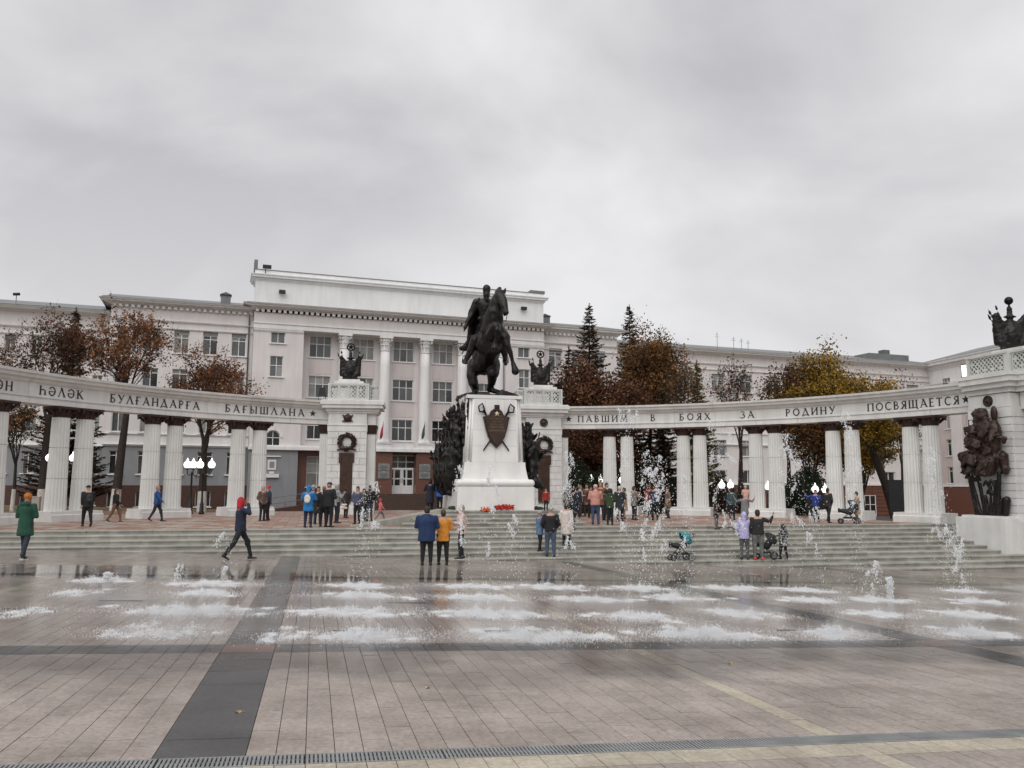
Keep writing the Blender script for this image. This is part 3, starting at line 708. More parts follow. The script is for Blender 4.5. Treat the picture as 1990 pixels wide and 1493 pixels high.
# ---------------- wings
def wing(name,label,u0,u1,off,vc,wins_u,rowsv,cor=True,den=True,roof=None,uref=None,wcols=(.5,.5),gw=None):
    w=CP(name,label,'building'); s0=fs(u0,760,off)[0]; s1=fs(u1,760,off)[0]
    zc,zd,za=[fs(uref,v,off)[1] for v in vc]   # cornice top, dentil, string course
    zpl=fs(uref,943.5,off)[1]; zg=fs(uref,869,off)[1]; zb=fs(uref,846,off)[1]
    hs=[]
    for (uu0,uu1) in wins_u:
        a,_=fs(uu0,760,off); b_,_=fs(uu1,760,off); c=(a+b_)/2; ww_=round((b_-a)*5)/5
        for k,(va,vb) in enumerate(rowsv):
            z0=fs(uref,vb,off)[1]; z1=fs(uref,va,off)[1]; h=round((z1-z0)*10)/10
            hs.append((c-ww_/2,c+ww_/2,z0,z0+h)); 
            window(w,c,z0,ww_,h,off,cols=wcols,rows=(.8,.2) if h>1.5 else (1,),gm=glass if k<3 else glass_d,blind=(k in (0,)),depth=.2)
    wall(w,'wall',s0,s1,zb,zd+.3,off,wallpink,hs)
    wall(w,'belt',s0,s1,zg,zb,off+.08,white,[h for h in hs if h[2]<zb and h[3]>zg])
    wall(w,'lower_wall',s0,s1,zpl,zg,off,gw or greywall,hs)
    wall(w,'plinth',s0,s1,G0,zpl,off+.12,granite,[(h[0],h[1],h[2],min(h[3],zpl)) for h in hs if h[2]<zpl])
    for zz,pp,hh_ in ((zg,.16,.16),(zb-.1,.14,.14),(za-.1,.12,.16),(za-.7,.07,.1)): cornice(w,s0,s1,zz,off+.0,white,h=hh_,proj=pp+.08,name='string_course',ends=False)
    if den: dentils(w,s0,s1,zd-.1,off+.03,white)
    cornice(w,s0,s1,zd+.14,off,white,h=zc-zd-.14,proj=.9)
    g=MB(); g.bx(s0-.7,s1+.7,-off-.85,-off+2.2,zc,zc+.07)
    g.build('gutter',roof or roofmetal,w)
    g=MB(); y=-off; g.add([(s0-.7,y-.8,zc+.07),(s1+.7,y-.8,zc+.07),(s1+.7,y+7,zc+1.9),(s0-.7,y+7,zc+1.9),(s0-.7,y+7,zc-1),(s1+.7,y+7,zc-1)],[(0,1,2,3),(3,2,5,4),(0,3,4),(1,5,2)]); g.build('roof',roofmetal,w)
    return w,s0,s1,zc
W2,a_,b_2,zc2=wing('left_wing','left wing of the pale building with dentil cornice and three bare upper windows',206,487,-.8,(590,601,626),
  [(219,247),(276,304),(333,362),(390,418),(446,474)],[(640,686),(717,763),(795,841),(878,922),(955,985)],uref=340)
lowpipe(W2,b_2-.35,-1,zc2-.6,-.8)
W1,_,_,_=wing('far_left_wing','far left wing of the pale building with green roof edge, partly behind brown trees',-190,206,-2.4,(601,612,638),
  [(-60,-36),(0,24),(52,76),(106,130),(176,199)],[(655,690),(725,763),(798,838),(878,920),(955,982)],den=False,roof=roofgreen,uref=100)
W3,_,_,_=wing('right_link_block','short dentilled block of the building right of the attic, half hidden by spruces',1057,1200,-.8,(636,650,668),
  [(1068,1092),(1112,1134),(1155,1177)],[(678,720),(745,783),(812,850),(885,922)],uref=1080,gw=wallpink)
W4,s40,s41,zc4=wing('right_wing','long right wing of the pale building with plain cornice behind the golden tree',1200,1806,-2.0,(690,700,715),
  [(u,u+24) for u in range(1222,1790,54)],[(733,766),(800,830),(858,888),(915,940)],den=False,uref=1500,gw=wallpink)
# granite ground floor face of the right wing, coursed slabs
zt=fs(1500,943,-1.7)[1]
for k in range(9):
    zz=zt-.42*(k+1)
    x=fs(1330,940,-1.7)[0]
    while x<s41:
        g=MB(); g.bx(x,min(x+2.4,s41),1.7,1.99,zz+.05,zz+.42); g.build('granite_slab',granite_r,W4); x+=2.45
g=MB(); g.bx(fs(1330,940,-1.7)[0],s41,1.6,2.0,zt,zt+.18); g.build('granite_cap',white,W4)
for u in (1690,1747,1590,1400):
    s=fs(u,970,-1.6)[0]; window(W4,s,-1.9,1.6,2.6,-1.55,cols=(.5,.5),rows=(.6,.4),gm=glass_d,sill=False,depth=.0)
# return wing on the far right, turning towards the square
Pc=FO+FN*(-2)+FE*s41; Pc.z=0
ra=math.atan2(-.98,.2); rw=thing('return_wing','far right return wing with rose wall, pale pilasters and balcony beside the bronze sculpture','building',Pc,ra)
def rs_(u,v):
    d=ray(u,v); e=Vector((math.cos(ra),math.sin(ra),0)); n_=Vector((-e.y,e.x,0)); t=(Pc-C0).dot(n_)/d.dot(n_); p=C0+d*t; return (p-Pc).dot(e),p.z
hs=[]
cols_r=[rs_(1847,870)[0],rs_(1888,870)[0]]; cols_r+=[cols_r[1]+3.2,cols_r[1]+6.4,cols_r[1]+9.6]
zr=[rs_(1847,v)[1] for v in (940,886,833,766)]
for s in cols_r:
    for z in zr: hs.append((s-.6,s+.6,z,z+1.9)); window(rw,s,z,1.2,1.9,0,cols=(.5,.5),rows=(.75,.25),gm=glass_d if z<zr[2] else glass)
zg=rs_(1847,946)[1]; ztop=rs_(1850,712)[1]; zstr=rs_(1850,742)[1]
wall(rw,'wall',0,32,zg,zstr,0,wallpink2,hs); wall(rw,'upper_wall',0,32,zstr,ztop,.03,white,[h for h in hs if h[3]>zstr])
wall(rw,'granite_base',0,32,-6,zg,.2,granite_r,[])
band(rw,'belt',0,32,zg,zg+.2,.3,white)
cornice(rw,0,32,ztop-.1,0,white,h=1.0,proj=.9,ends=False)
g=MB(); g.add([(0,-.9,ztop+.93),(32,-.9,ztop+.93),(32,7,ztop+3),(0,7,ztop+3),(0,7,ztop),(32,7,ztop)],[(0,1,2,3),(2,5,4,3),(0,3,4),(1,5,2)]); g.build('roof',roofmetal,rw)
for u in (1863,1905,1946):
    s=rs_(u,870)[0]; band(rw,'pilaster',s-.75,s+.75,zg,zstr,.25,wallpink)
s=cols_r[1]; zb_=rs_(1885,898)[1]; g=MB(); g.bx(s-1.1,s+1.1,-1.0,0,zb_,zb_+.12)
for q in range(8): g.tube([(s-1+q*.28,-.92,zb_+.12),(s-1+q*.28,-.92,zb_+.75)],.05,6)
g.bx(s-1.1,s+1.1,-1.0,-.85,zb_+.75,zb_+.88); g.build('balcony',white,rw)
# roof furniture
def onroof(u,v,off): s,z=fs(u,v,off); return Mz(FO,FA)@Vector((s,-off,z))
for u,v0,v1,off,lab in ((438,568,597,-2.5,'grey ventilation chimney with hipped cap on the left wing roof'),(1059,610,632,-3.2,'grey sheet metal vent beside the right end of the attic')):
    p=onroof(u,v1,off); h=onroof(u,v0,off).z-p.z; o=thing('roof_vent',lab,'chimney',p,FA)
    g=MB(); g.bx(-.42,.42,-.35,.35,-.6,h-.35); g.build('shaft',roofmetal,o); g=MB(); g.lathe([(.68,h-.35),(.7,h-.3),(.05,h)],4,M=Matrix.Rotation(PI/4,4,'Z'),smooth=False); g.build('cap',mat('cap_dark',(.06,.06,.06),.6,.2,4),o)
p=onroof(516,526,AO); o=thing('roof_floodlight','dark floodlight on a bent bracket at the left end of the attic roof','floodlight',p,FA)
g=MB(); g.tube([(0,0,-.6),(0,0,.15),(.1,0,.3)],.03,6); g.build('bracket',darkmetal,o); g=MB(); g.bx(-.25,.5,-.2,.2,.22,.5); g.build('housing',darkmetal,o)
p=onroof(30,600,-3); o=thing('roof_aerial','thin pole with a small dish on the far left roof','aerial',p,FA)
g=MB(); g.tube([(0,0,-.8),(0,0,1.2)],.04,6); g.build('mast',roofmetal,o); g=MB(); g.tube([(-.25,0,1.2),(.25,0,1.25)],.12,6); g.build('dish',darkmetal,o)
for i,(u,v0,v1) in enumerate(((1394,646,676),(1426,655,678),(1441,658,679),(1454,662,680))):
    p=onroof(u,v1,-4); h=onroof(u,v0,-4).z-p.z; o=thing('roof_aerial',['tallest thin aerial standing on the right wing roof, apart from three others','second thin aerial on the right wing roof','third thin aerial on the right wing roof','shortest rightmost thin aerial of the four on the right wing roof'][i],'aerial',p,FA,'aerials on the right wing roof')
    g=MB(); g.tube([(0,0,-1.5),(0,0,h)],.03,5); g.build('mast',roofmetal,o); g=MB(); g.tube([(-.3,0,h*.7),(.3,0,h*.7)],.015,5); g.tube([(-.2,0,h*.85),(.2,0,h*.85)],.015,5); g.build('crossbars',roofmetal,o)
p=onroof(1722,696,-4); o=thing('roof_dormer','dark low dormer box with chimney on the right wing roof','dormer',p,FA)
g=MB(); g.bx(-3,3,-.5,2,-1,.4); g.build('box',roofmetal,o); g=MB(); g.bx(-.3,.6,0,.9,.4,1.0); g.build('chimney',mat('chimney_grey',(.12,.12,.12),.8,.2,3),o)
# ================================================================ COLONNADE
ZT,ZB=6.53,5.17
def arcsec(g,th0,th1,prof,n=6,mi=0):
    """sweep closed profile [(r,z)] along the arc"""
    k=len(prof); vs=[arc(th0+(th1-th0)*i/n,r,z) for i in range(n+1) for r,z in prof]
    fs_=[(i*k+j,i*k+(j+1)%k,(i+1)*k+(j+1)%k,(i+1)*k+j) for i in range(n) for j in range(k)]
    g.add(vs,fs_+[tuple(range(k))[::-1],tuple(n*k+j for j in range(k))],mi)
RF=AR+.10; TH=1.0
def entab(par,th0,th1):
    L_=abs(th1-th0)*AR; n=max(1,round(L_/2.3)); gp=.003/AR*2
    for i in range(n):
        a=th0+(th1-th0)*i/n; b_=th0+(th1-th0)*(i+1)/n; s_=1 if th1>th0 else -1
        for nm,prof in (('architrave_block',[(RF+.03,ZB),(RF+.03,ZB+.27),(RF+TH-.03,ZB+.27),(RF+TH-.03,ZB)]),
                        ('frieze_panel',[(RF+.10,ZB+.32),(RF+.10,ZT-.47),(RF+TH-.1,ZT-.47),(RF+TH-.1,ZB+.32)]),
                        ('cornice_block',[(RF+.05,ZT-.47),(RF-.02,ZT-.40),(RF-.05,ZT-.33),(RF-.22,ZT-.27),(RF-.24,ZT-.16),(RF-.34,ZT-.11),(RF-.36,ZT),(RF+TH+.25,ZT+.05),(RF+TH+.25,ZT-.16),(RF+TH,ZT-.47)])):
            g=MB(); arcsec(g,a+gp*s_,b_-gp*s_,prof,4); g.build(nm,marble,par)
    g=MB(); arcsec(g,th0,th1,[(RF-.02,ZB+.272),(RF-.02,ZB+.318),(RF+TH,ZB+.318),(RF+TH,ZB+.272)],40); g.build('fillet',marble,par)
    g=MB(); arcsec(g,th0,th1,[(RF+.15,ZB+.02),(RF+.15,ZT-.02),(RF+TH-.15,ZT-.02),(RF+TH-.15,ZB+.02)],40); g.build('core',grout,par)
# fluted column pair
def flute_ring(r,z,n=20,sub=4):
    o=[]
    for k in range(n*sub):
        a=2*PI*k/(n*sub); t=(k%sub)/sub; d=math.sin(PI*t)*.034*r/.42; o.append(Vector(((r-d)*math.cos(a),(r-d)*math.sin(a),z)))
    return o
g=MB(); NZ=8; R0,R1=.455,.375; zs0,zs1=.47,4.70
rings=[]
for seg,(q0,q1) in enumerate(((0,.34),(.345,.67),(.675,1))):
    zz=[q0,(q0+q1)/2,q1]; vs=[]
    for q in zz: vs+=flute_ring(R0+(R1-R0)*q,zs0+(zs1-zs0)*q)
    m=len(vs)//3; g.add(vs,[(i*m+k,i*m+(k+1)%m,(i+1)*m+(k+1)%m,(i+1)*m+k) for i in range(2) for k in range(m)])
g.lathe([(R0*.9,zs0),(R1*.9,zs1)],16,smooth=False)
SHAFT=g.mesh('shaft',marble_col)
g=MB(); zc=zs1
g.lathe([(.36,zc-.02),(.40,zc),(.38,zc+.05),(.40,zc+.2),(.46,zc+.3),(.5,zc+.36)],16)
for k in range(12):
    a=k*PI/6; d=Vector((math.cos(a),math.sin(a),0)); t=Vector((-d.y,d.x,0))
    p=[d*.39+Vector((0,0,zc+.02)),d*.44+Vector((0,0,zc+.2)),d*.53+Vector((0,0,zc+.3)),d*.52+Vector((0,0,zc+.24))]
    w=(.09,.1,.06,.02); vs=[q+t*x for q,x in zip(p,w)]+[q-t*x for q,x in zip(p,w)]; g.add(vs,[(i,i+1,i+5,i+4) for i in range(3)])
for sx in(-1,1):
    for sy in(-1,1): g.tube([(sx*.3,sy*.3,zc+.12),(sx*.42,sy*.42,zc+.3),(sx*.5,sy*.5,zc+.33),(sx*.52,sy*.52,zc+.24)],[.05,.07,.06,.04],6)
g.bx(-.55,.55,-.55,.55,zc+.355,ZB-.003); CAPM=g.mesh('capital',capital_m)
def colpair(par,u1,u2,vmid):
    t1,_=on_arc(u1,vmid,AR+.6); t2,_=on_arc(u2,vmid,AR+.6)
    for t in (t1,t2):
        p=arc(t,AR+.6); c=link('column',None,par); c.location=p; c.rotation_euler=(0,0,-t)
        link('shaft',SHAFT,c); link('capital',CAPM,c)
    g=MB(); dt=.72/AR; arcsec(g,t1-dt,t2+dt,[(AR-.12,0),(AR-.12,.30),(AR-.05,.34),(AR-.05,.47),(AR+1.25,.47),(AR+1.25,.34),(AR+1.32,.30),(AR+1.32,0)],3); g.build('plinth',marble,par)
# ---------------- lettering: strokes with thick and thin parts
T_,t_=.17,.085
def arcp(cx,cy,rx,ry,a0,a1,n=8): return [(cx+rx*math.cos(math.radians(a0+(a1-a0)*i/n)),cy+ry*math.sin(math.radians(a0+(a1-a0)*i/n))) for i in range(n+1)]
GL={
'А':(.85,[((.05,0),(.44,1),t_),((.38,1),(.82,0),T_),((.2,.33),(.66,.33),t_)]),
'Л':(.85,[((.05,0),(.44,1),t_),((.38,1),(.82,0),T_)]),
'Д':(.9,[((.1,.05),(.46,1),t_),((.4,1),(.8,.05),T_),((0,.05),(.9,.05),.1),((.03,.05),(.03,-.1),t_),((.87,.05),(.87,-.1),t_)]),
'Б':(.66,[((.1,0),(.1,1),T_),((.1,.95),(.6,.95),.1),('p',arcp(.2,.29,.38,.27,90,-90),.12),((.1,.56),(.25,.56),.08),((.1,.03),(.25,.03),.08)]),
'В':(.66,[((.1,0),(.1,1),T_),('p',arcp(.22,.75,.27,.22,90,-90),.1),('p',arcp(.22,.28,.37,.25,90,-90),.12),((.1,.97),(.25,.97),.08),((.1,.53),(.25,.53),.07),((.1,.03),(.25,.03),.08)]),
'Ғ':(.62,[((.14,0),(.14,1),T_),((.14,.95),(.62,.95),.1),((-.06,.48),(.42,.48),.08)]),
'З':(.58,[('p',arcp(.2,.74,.26,.22,140,-90),.11),('p',arcp(.2,.28,.33,.25,90,-150),.13)]),
'Е':(.6,[((.1,0),(.1,1),T_),((.1,.96),(.56,.96),.09),((.1,.52),(.48,.52),.08),((.1,.04),(.6,.04),.09)]),
'И':(.86,[((.1,0),(.1,1),T_),((.76,0),(.76,1),T_),((.12,.08),(.74,.92),t_)]),
'К':(.76,[((.1,0),(.1,1),T_),((.16,.5),(.66,1),t_),((.26,.58),(.74,0),T_)]),
'М':(1.0,[((.08,0),(.16,1),t_),((.16,1),(.5,.1),T_),((.5,.1),(.84,1),t_),((.84,1),(.92,0),T_)]),
'Н':(.84,[((.1,0),(.1,1),T_),((.74,0),(.74,1),T_),((.1,.5),(.74,.5),.08)]),
'О':(.92,[('p',arcp(.46,.5,.4,.46,0,360,18),.14)]),
'П':(.84,[((.1,0),(.1,1),T_),((.74,0),(.74,1),T_),((.1,.96),(.74,.96),.08)]),
'Р':(.62,[((.1,0),(.1,1),T_),('p',arcp(.2,.72,.34,.25,90,-90),.12),((.1,.97),(.22,.97),.07),((.1,.47),(.22,.47),.07)]),
'С':(.8,[('p',arcp(.46,.5,.4,.46,48,312,14),.14)]),
'Т':(.74,[((.37,0),(.37,1),T_),((.0,.95),(.74,.95),.09),((.02,.95),(.02,.84),.06),((.72,.95),(.72,.84),.06)]),
'У':(.78,[((.06,1),(.42,.42),T_),((.74,1),(.34,.1),t_),('p',[(.34,.1),(.25,.02),(.12,.06)],.09)]),
'Х':(.8,[((.06,1),(.74,0),T_),((.7,1),(.08,0),t_)]),
'Ш':(1.12,[((.1,0),(.1,1),T_),((.56,0),(.56,1),T_),((1.02,0),(1.02,1),T_),((.1,.04),(1.02,.04),.08)]),
'Щ':(1.2,[((.1,0),(.1,1),T_),((.56,0),(.56,1),T_),((1.02,0),(1.02,1),T_),((.1,.04),(1.16,.04),.08),((1.15,.05),(1.15,-.16),.08)]),
'Ы':(.96,[((.1,0),(.1,1),T_),('p',arcp(.2,.29,.3,.25,90,-90),.11),((.1,.54),(.22,.54),.07),((.1,.04),(.22,.04),.07),((.84,0),(.84,1),T_)]),
'Я':(.68,[((.58,0),(.58,1),T_),('p',arcp(.46,.73,.32,.24,90,270),.12),((.46,.97),(.58,.97),.07),((.46,.49),(.58,.49),.07),((.44,.48),(.06,0),T_)]),
'Ә':(.82,[('p',arcp(.4,.5,.38,.46,150,-180,16),.13),((.02,.47),(.76,.47),.08)]),
'Һ':(.8,[((.1,0),(.1,1),T_),('p',[(.1,.45),(.3,.6),(.52,.6),(.68,.45),(.7,.3)],.12),((.7,.35),(.7,0),T_)]),
}
def glyph_mesh(ch):
    g=MB(); dpt=.05
    def stroke(p,q,w):
        p,q=Vector((*p,0)),Vector((*q,0)); d=(q-p).normalized(); n_=Vector((-d.y,d.x,0))*w/2
        if abs(d.y)>.5:    # cut ends level and add small serifs
            hw=w/2/abs(d.y); n_=Vector((hw if d.y<0 else -hw,0,0))
        vs=[p+n_,p-n_,q-n_,q+n_]; vs=vs+[v+Vector((0,0,dpt)) for v in vs]
        g.add(vs,[(0,3,2,1),(4,5,6,7),(0,1,5,4),(1,2,6,5),(2,3,7,6),(3,0,4,7)])
        if abs(d.y)>.5:
            for e in (p,q):
                if e.y<.02 or e.y>.98:
                    s=.02 if e.y>.5 else -.02; hs_=w/2+.07
                    g.box((e.x,e.y-s,dpt/2),(hs_*2,.05,dpt*.98))
    for s in GL[ch][1]:
        if s[0]=='p':
            for a,b_ in zip(s[1][:-1],s[1][1:]): stroke(a,b_,s[2])
        else: stroke(*s)
    return g.mesh('letter',letter_m)
GM={}
LH=.40
def put_letter(par,ch,th):
    if ch not in GM: GM[ch]=glyph_mesh(ch)
    w=GL[ch][0]*LH; p=arc(th,RF+.1,5.585)
    # local x to the right as seen from inside the arc, local y up, local z towards the centre
    X=Vector((math.cos(th),-math.sin(th),0)); Z=Vector((-math.sin(th),-math.cos(th),0)); Y=Vector((0,0,1))
    M=Matrix((X,Y,Z)).transposed().to_4x4(); M.translation=p-X*w/2
    link('letter',GM[ch],par,M=M@Matrix.Scale(LH,4))
def word(par,txt,u0,u1,v0,v1):
    t0,_=on_arc(u0,v0,RF); t1,_=on_arc(u1,v1,RF)
    ws=[GL[c][0]*LH/RF for c in txt]; gap=((t1-t0)-sum(ws))/max(1,len(txt)-1) if len(txt)>1 else 0
    t=t0
    for c,w in zip(txt,ws): put_letter(par,c,t+w/2); t+=w+gap
def star_mesh(r,d=.05,m=None,name='star'):
    pts=[(math.sin(PI*i/5)*(r if i%2==0 else r*.42),math.cos(PI*i/5)*(r if i%2==0 else r*.42)) for i in range(10)][::-1]
    g=MB(); n=10; g.add([(x,y,0) for x,y in pts]+[(0,0,d*1.4)],[(i,(i+1)%n,n) for i in range(n)]); g.prism(pts,-.01,0.01); return g.mesh(name,m or letter_m)
SM=star_mesh(.2)
def put_star(par,u,v):
    th,_=on_arc(u,v,RF); X=Vector((math.cos(th),-math.sin(th),0)); Z=Vector((-math.sin(th),-math.cos(th),0)); M=Matrix((X,Vector((0,0,1)),Z)).transposed().to_4x4(); M.translation=arc(th,RF+.09,5.78); link('star',SM,par,M=M)
tA,_=on_arc(668,900); tB,_=on_arc(1057,900); tC,_=on_arc(1925,850,AR)
cl=thing('colonnade','left curved white marble colonnade with dark lettering, ending at the entrance side pylon','colonnade')
cr_=thing('colonnade','right curved white marble colonnade with inscription above the fountain jets','colonnade')
t0,_=on_arc(-330,760); tCe,_=on_arc(1886,780)
entab(cl,t0,tA-.8/AR); entab(cr_,tB+.8/AR,tCe+.01)
for a_,b__ in ((-330,-270),(-45,0-10) ,(113,161),(293,337),(461,503)): 
    colpair(cl,a_,b__,900)
for a_,b__ in ((1185,1219),(1329,1361),(1470,1508),(1621,1658),(1773,1812)): colpair(cr_,a_,b__,910)
for w in (('ӘН',-4,28,746,748),('ҺӘЛӘК',80,164,762,768),('БУЛҒАНДАРҒА',217,389,774,787),('БАҒЫШЛАНА',440,592,790,797)): word(cl,*w)
for w in (('ПАВШИМ',1123,1218,812,812),('В',1264,1273,812,812),('БОЯХ',1320,1379,812,811),('ЗА',1439,1464,810,809),('РОДИНУ',1526,1621,803,799),('ПОСВЯЩАЕТСЯ',1684,1861,794,779)): word(cr_,*w)
put_star(cl,609,797); put_star(cr_,1105,811); put_star(cr_,1874,773)
# ---------------- pylons
def lattice(par,x0,x1,z0,z1,y,m,step=.2,name='lattice_panel'):
    g=MB(); fr=.06
    g.bx(x0,x1,y,y+.09,z0,z0+fr); g.bx(x0,x1,y,y+.09,z1-fr,z1); g.bx(x0,x0+fr,y,y+.09,z0+fr,z1-fr); g.bx(x1-fr,x1,y,y+.09,z0+fr,z1-fr)
    X0,X1,Z0,Z1=x0+fr,x1-fr,z0+fr,z1-fr; nx=max(1,round((X1-X0)/step)); nz=max(1,round((Z1-Z0)/step)); sx=(X1-X0)/nx; sz=(Z1-Z0)/nz
    for i in range(nx):
        for j in range(nz):
            cx,cz=X0+(i+.5)*sx,Z0+(j+.5)*sz; w=.036
            for sg in (-1,1):
                a=math.atan2(sz*sg,sx); ln=math.hypot(sx,sz)
                M=Matrix.Translation((cx,y+.045+.004*sg,cz))@Matrix.Rotation(-a,4,'Y'); g.box((0,0,0),(ln,.05,w),M)
            if (i+j)%2: 
                g.prism([(.05,0),(0,.05),(-.05,0),(0,-.05)],-.035,.035,Matrix.Translation((cx,y+.045,cz))@Matrix.Rotation(PI/2,4,'X'))
            else: g.lathe([(.062,-.03),(.062,.03)],8,M=Matrix.Translation((X0+i*sx if i else cx,y+.045,Z0+j*sz if j else cz))@Matrix.Rotation(PI/2,4,'X'),smooth=False)
    return g.build(name,m,par)
def ashlar(par,x0,x1,z0,z1,y,h=.37,w=.62,m=None,dp=.05,seed=0,holes=None):
    r=random.Random(seed); n=round((z1-z0)/h); hh=(z1-z0)/n
    for j in range(n):
        za,zb=z0+j*hh,z0+(j+1)*hh; x=x0; o=(j%2)*w*.5; first=True
        while x<x1-.01:
            e=min(x1,x+(w-o if first and o else w)); first=False
            if x1-e<.15: e=x1
            segs=[(x,e)]
            if holes and za>holes[2]-.2 and za<holes[3]-.2:
                segs=[]; 
                if x<holes[0]: segs.append((x,min(e,holes[0])))
                if e>holes[1]: segs.append((max(x,holes[1]),e))
            for p,q in segs:
                if q-p<.05: continue
                g=MB(); g.bx(p+.009,q-.009,y-dp+r.uniform(-.004,.004),y+.02,za+.009,zb-.009); g.build('stone_block',m or marble,par)
            x=e
def wreath(par,c,r,y):
    w=MB(); w.tube([(c[0]+r*math.cos(2*PI*i/24),y,c[1]+r*math.sin(2*PI*i/24)) for i in range(25)],.105,8,caps=False)
    rr=random.Random(2)
    for i in range(170):
        a=rr.random()*6.283; q=rr.random()*6.283; base=Vector((math.cos(a),0,math.sin(a)))*(r+.1*math.cos(q))+Vector((0,-.1*abs(math.sin(q)),0)); t=Vector((-math.sin(a),0,math.cos(a)))*(1 if math.sin(a+PI/2)>0 or True else -1)
        d=(Vector((math.cos(a),0,math.sin(a)))*math.cos(q)+Vector((0,-abs(math.sin(q)),0)))*.05; s=Vector((math.cos(a)*.04,0.0,math.sin(a)*.04))+Vector((0,-.015,0))
        o=Vector((c[0],y,c[1])); w.add([o+base-t*.02,o+base+d*.5+s+t*.06,o+base+d+t*.15,o+base+d*.5-s+t*.06],[(0,1,2,3)])
    w.tube([(c[0]-.55,y-.02,c[1]-r-.08),(c[0]-.2,y-.1,c[1]-r+.02),(c[0],y-.12,c[1]-r+.06),(c[0]+.2,y-.1,c[1]-r+.02),(c[0]+.55,y-.02,c[1]-r-.08)],[.03,.07,.1,.07,.03],8)
    w.build('wreath',bronze_r,par)
def trophy(name,label,loc,rz,s,orb=True,wreathtop=False):
    o=thing(name,label,'bronze trophy',loc,rz,'bronze banner trophies on the pylons')
    pr=[('e',(0,0,.8),(.56,.3,.7)),('c',(0,0,.1),.36,(0,0,.5),.5,((0,1,0),.62)),('e',(0,-.24,.72),(.3,.16,.46)),('c',(0,0,.2),.17,(0,0,2.0),.12),('e',(0,0,1.62),(.3,.2,.06)),('e',(0,0,1.95),(.12,.12,.16)),('c',(0,0,2.0),.05,(0,0,2.2),.05)]
    for sg in (-1,1):
        for i,(dx,tz,dep) in enumerate(((.86,1.80,-.05),(.78,1.62,.2),(.64,1.98,-.25))):
            pr.append(('c',(sg*.15,dep*.5,.35),.045,(sg*dx,dep,tz),.035)); pr.append(('c',(sg*dx,dep,tz),.07,(sg*(dx+.07),dep,tz+.2),.025))
        for i in range(6):
            x=sg*(.24+.085*i); top=1.25+.09*i; pr.append(('c',(x,-.02-.1*(i%2),top),.105,(sg*(.2+.08*i),-.14+.1*(i%2),.2+.05*i),.14))
        pr.append(('c',(sg*.66,0,1.45),.12,(sg*.62,0,.42),.15)); pr.append(('c',(sg*.28,-.1,.1),.12,(sg*.42,-.12,.12),.14))
    pr=[tuple([p[0]]+[tuple(Vector(q)*s) if isinstance(q,tuple) and len(q)==3 and not isinstance(q[0],tuple) else (q*s if isinstance(q,float) else q) for q in p[1:]]) for p in pr]
    organic('banners',pr,.045*s,bronze,o,2,.022,9)
    if wreathtop:
        g=MB(); R=.26*s; zc=2.45*s; g.tube([(R*math.cos(2*PI*i/20),0,zc+R*math.sin(2*PI*i/20)) for i in range(21)],.055*s,8,caps=False); g.build('ring',bronze,o)
        so=link('star',star_mesh(.25*s,.06,bronze),o); so.location=(0,.0,zc); so.rotation_euler=(PI/2,0,0)
    else:
        g=MB(); g.sphere((0,0,2.38*s),.19*s,16,10); g.build('globe',mat('polished_bronze',(.015,.014,.014),.2,.2,4,metal=.8),o)
    return o
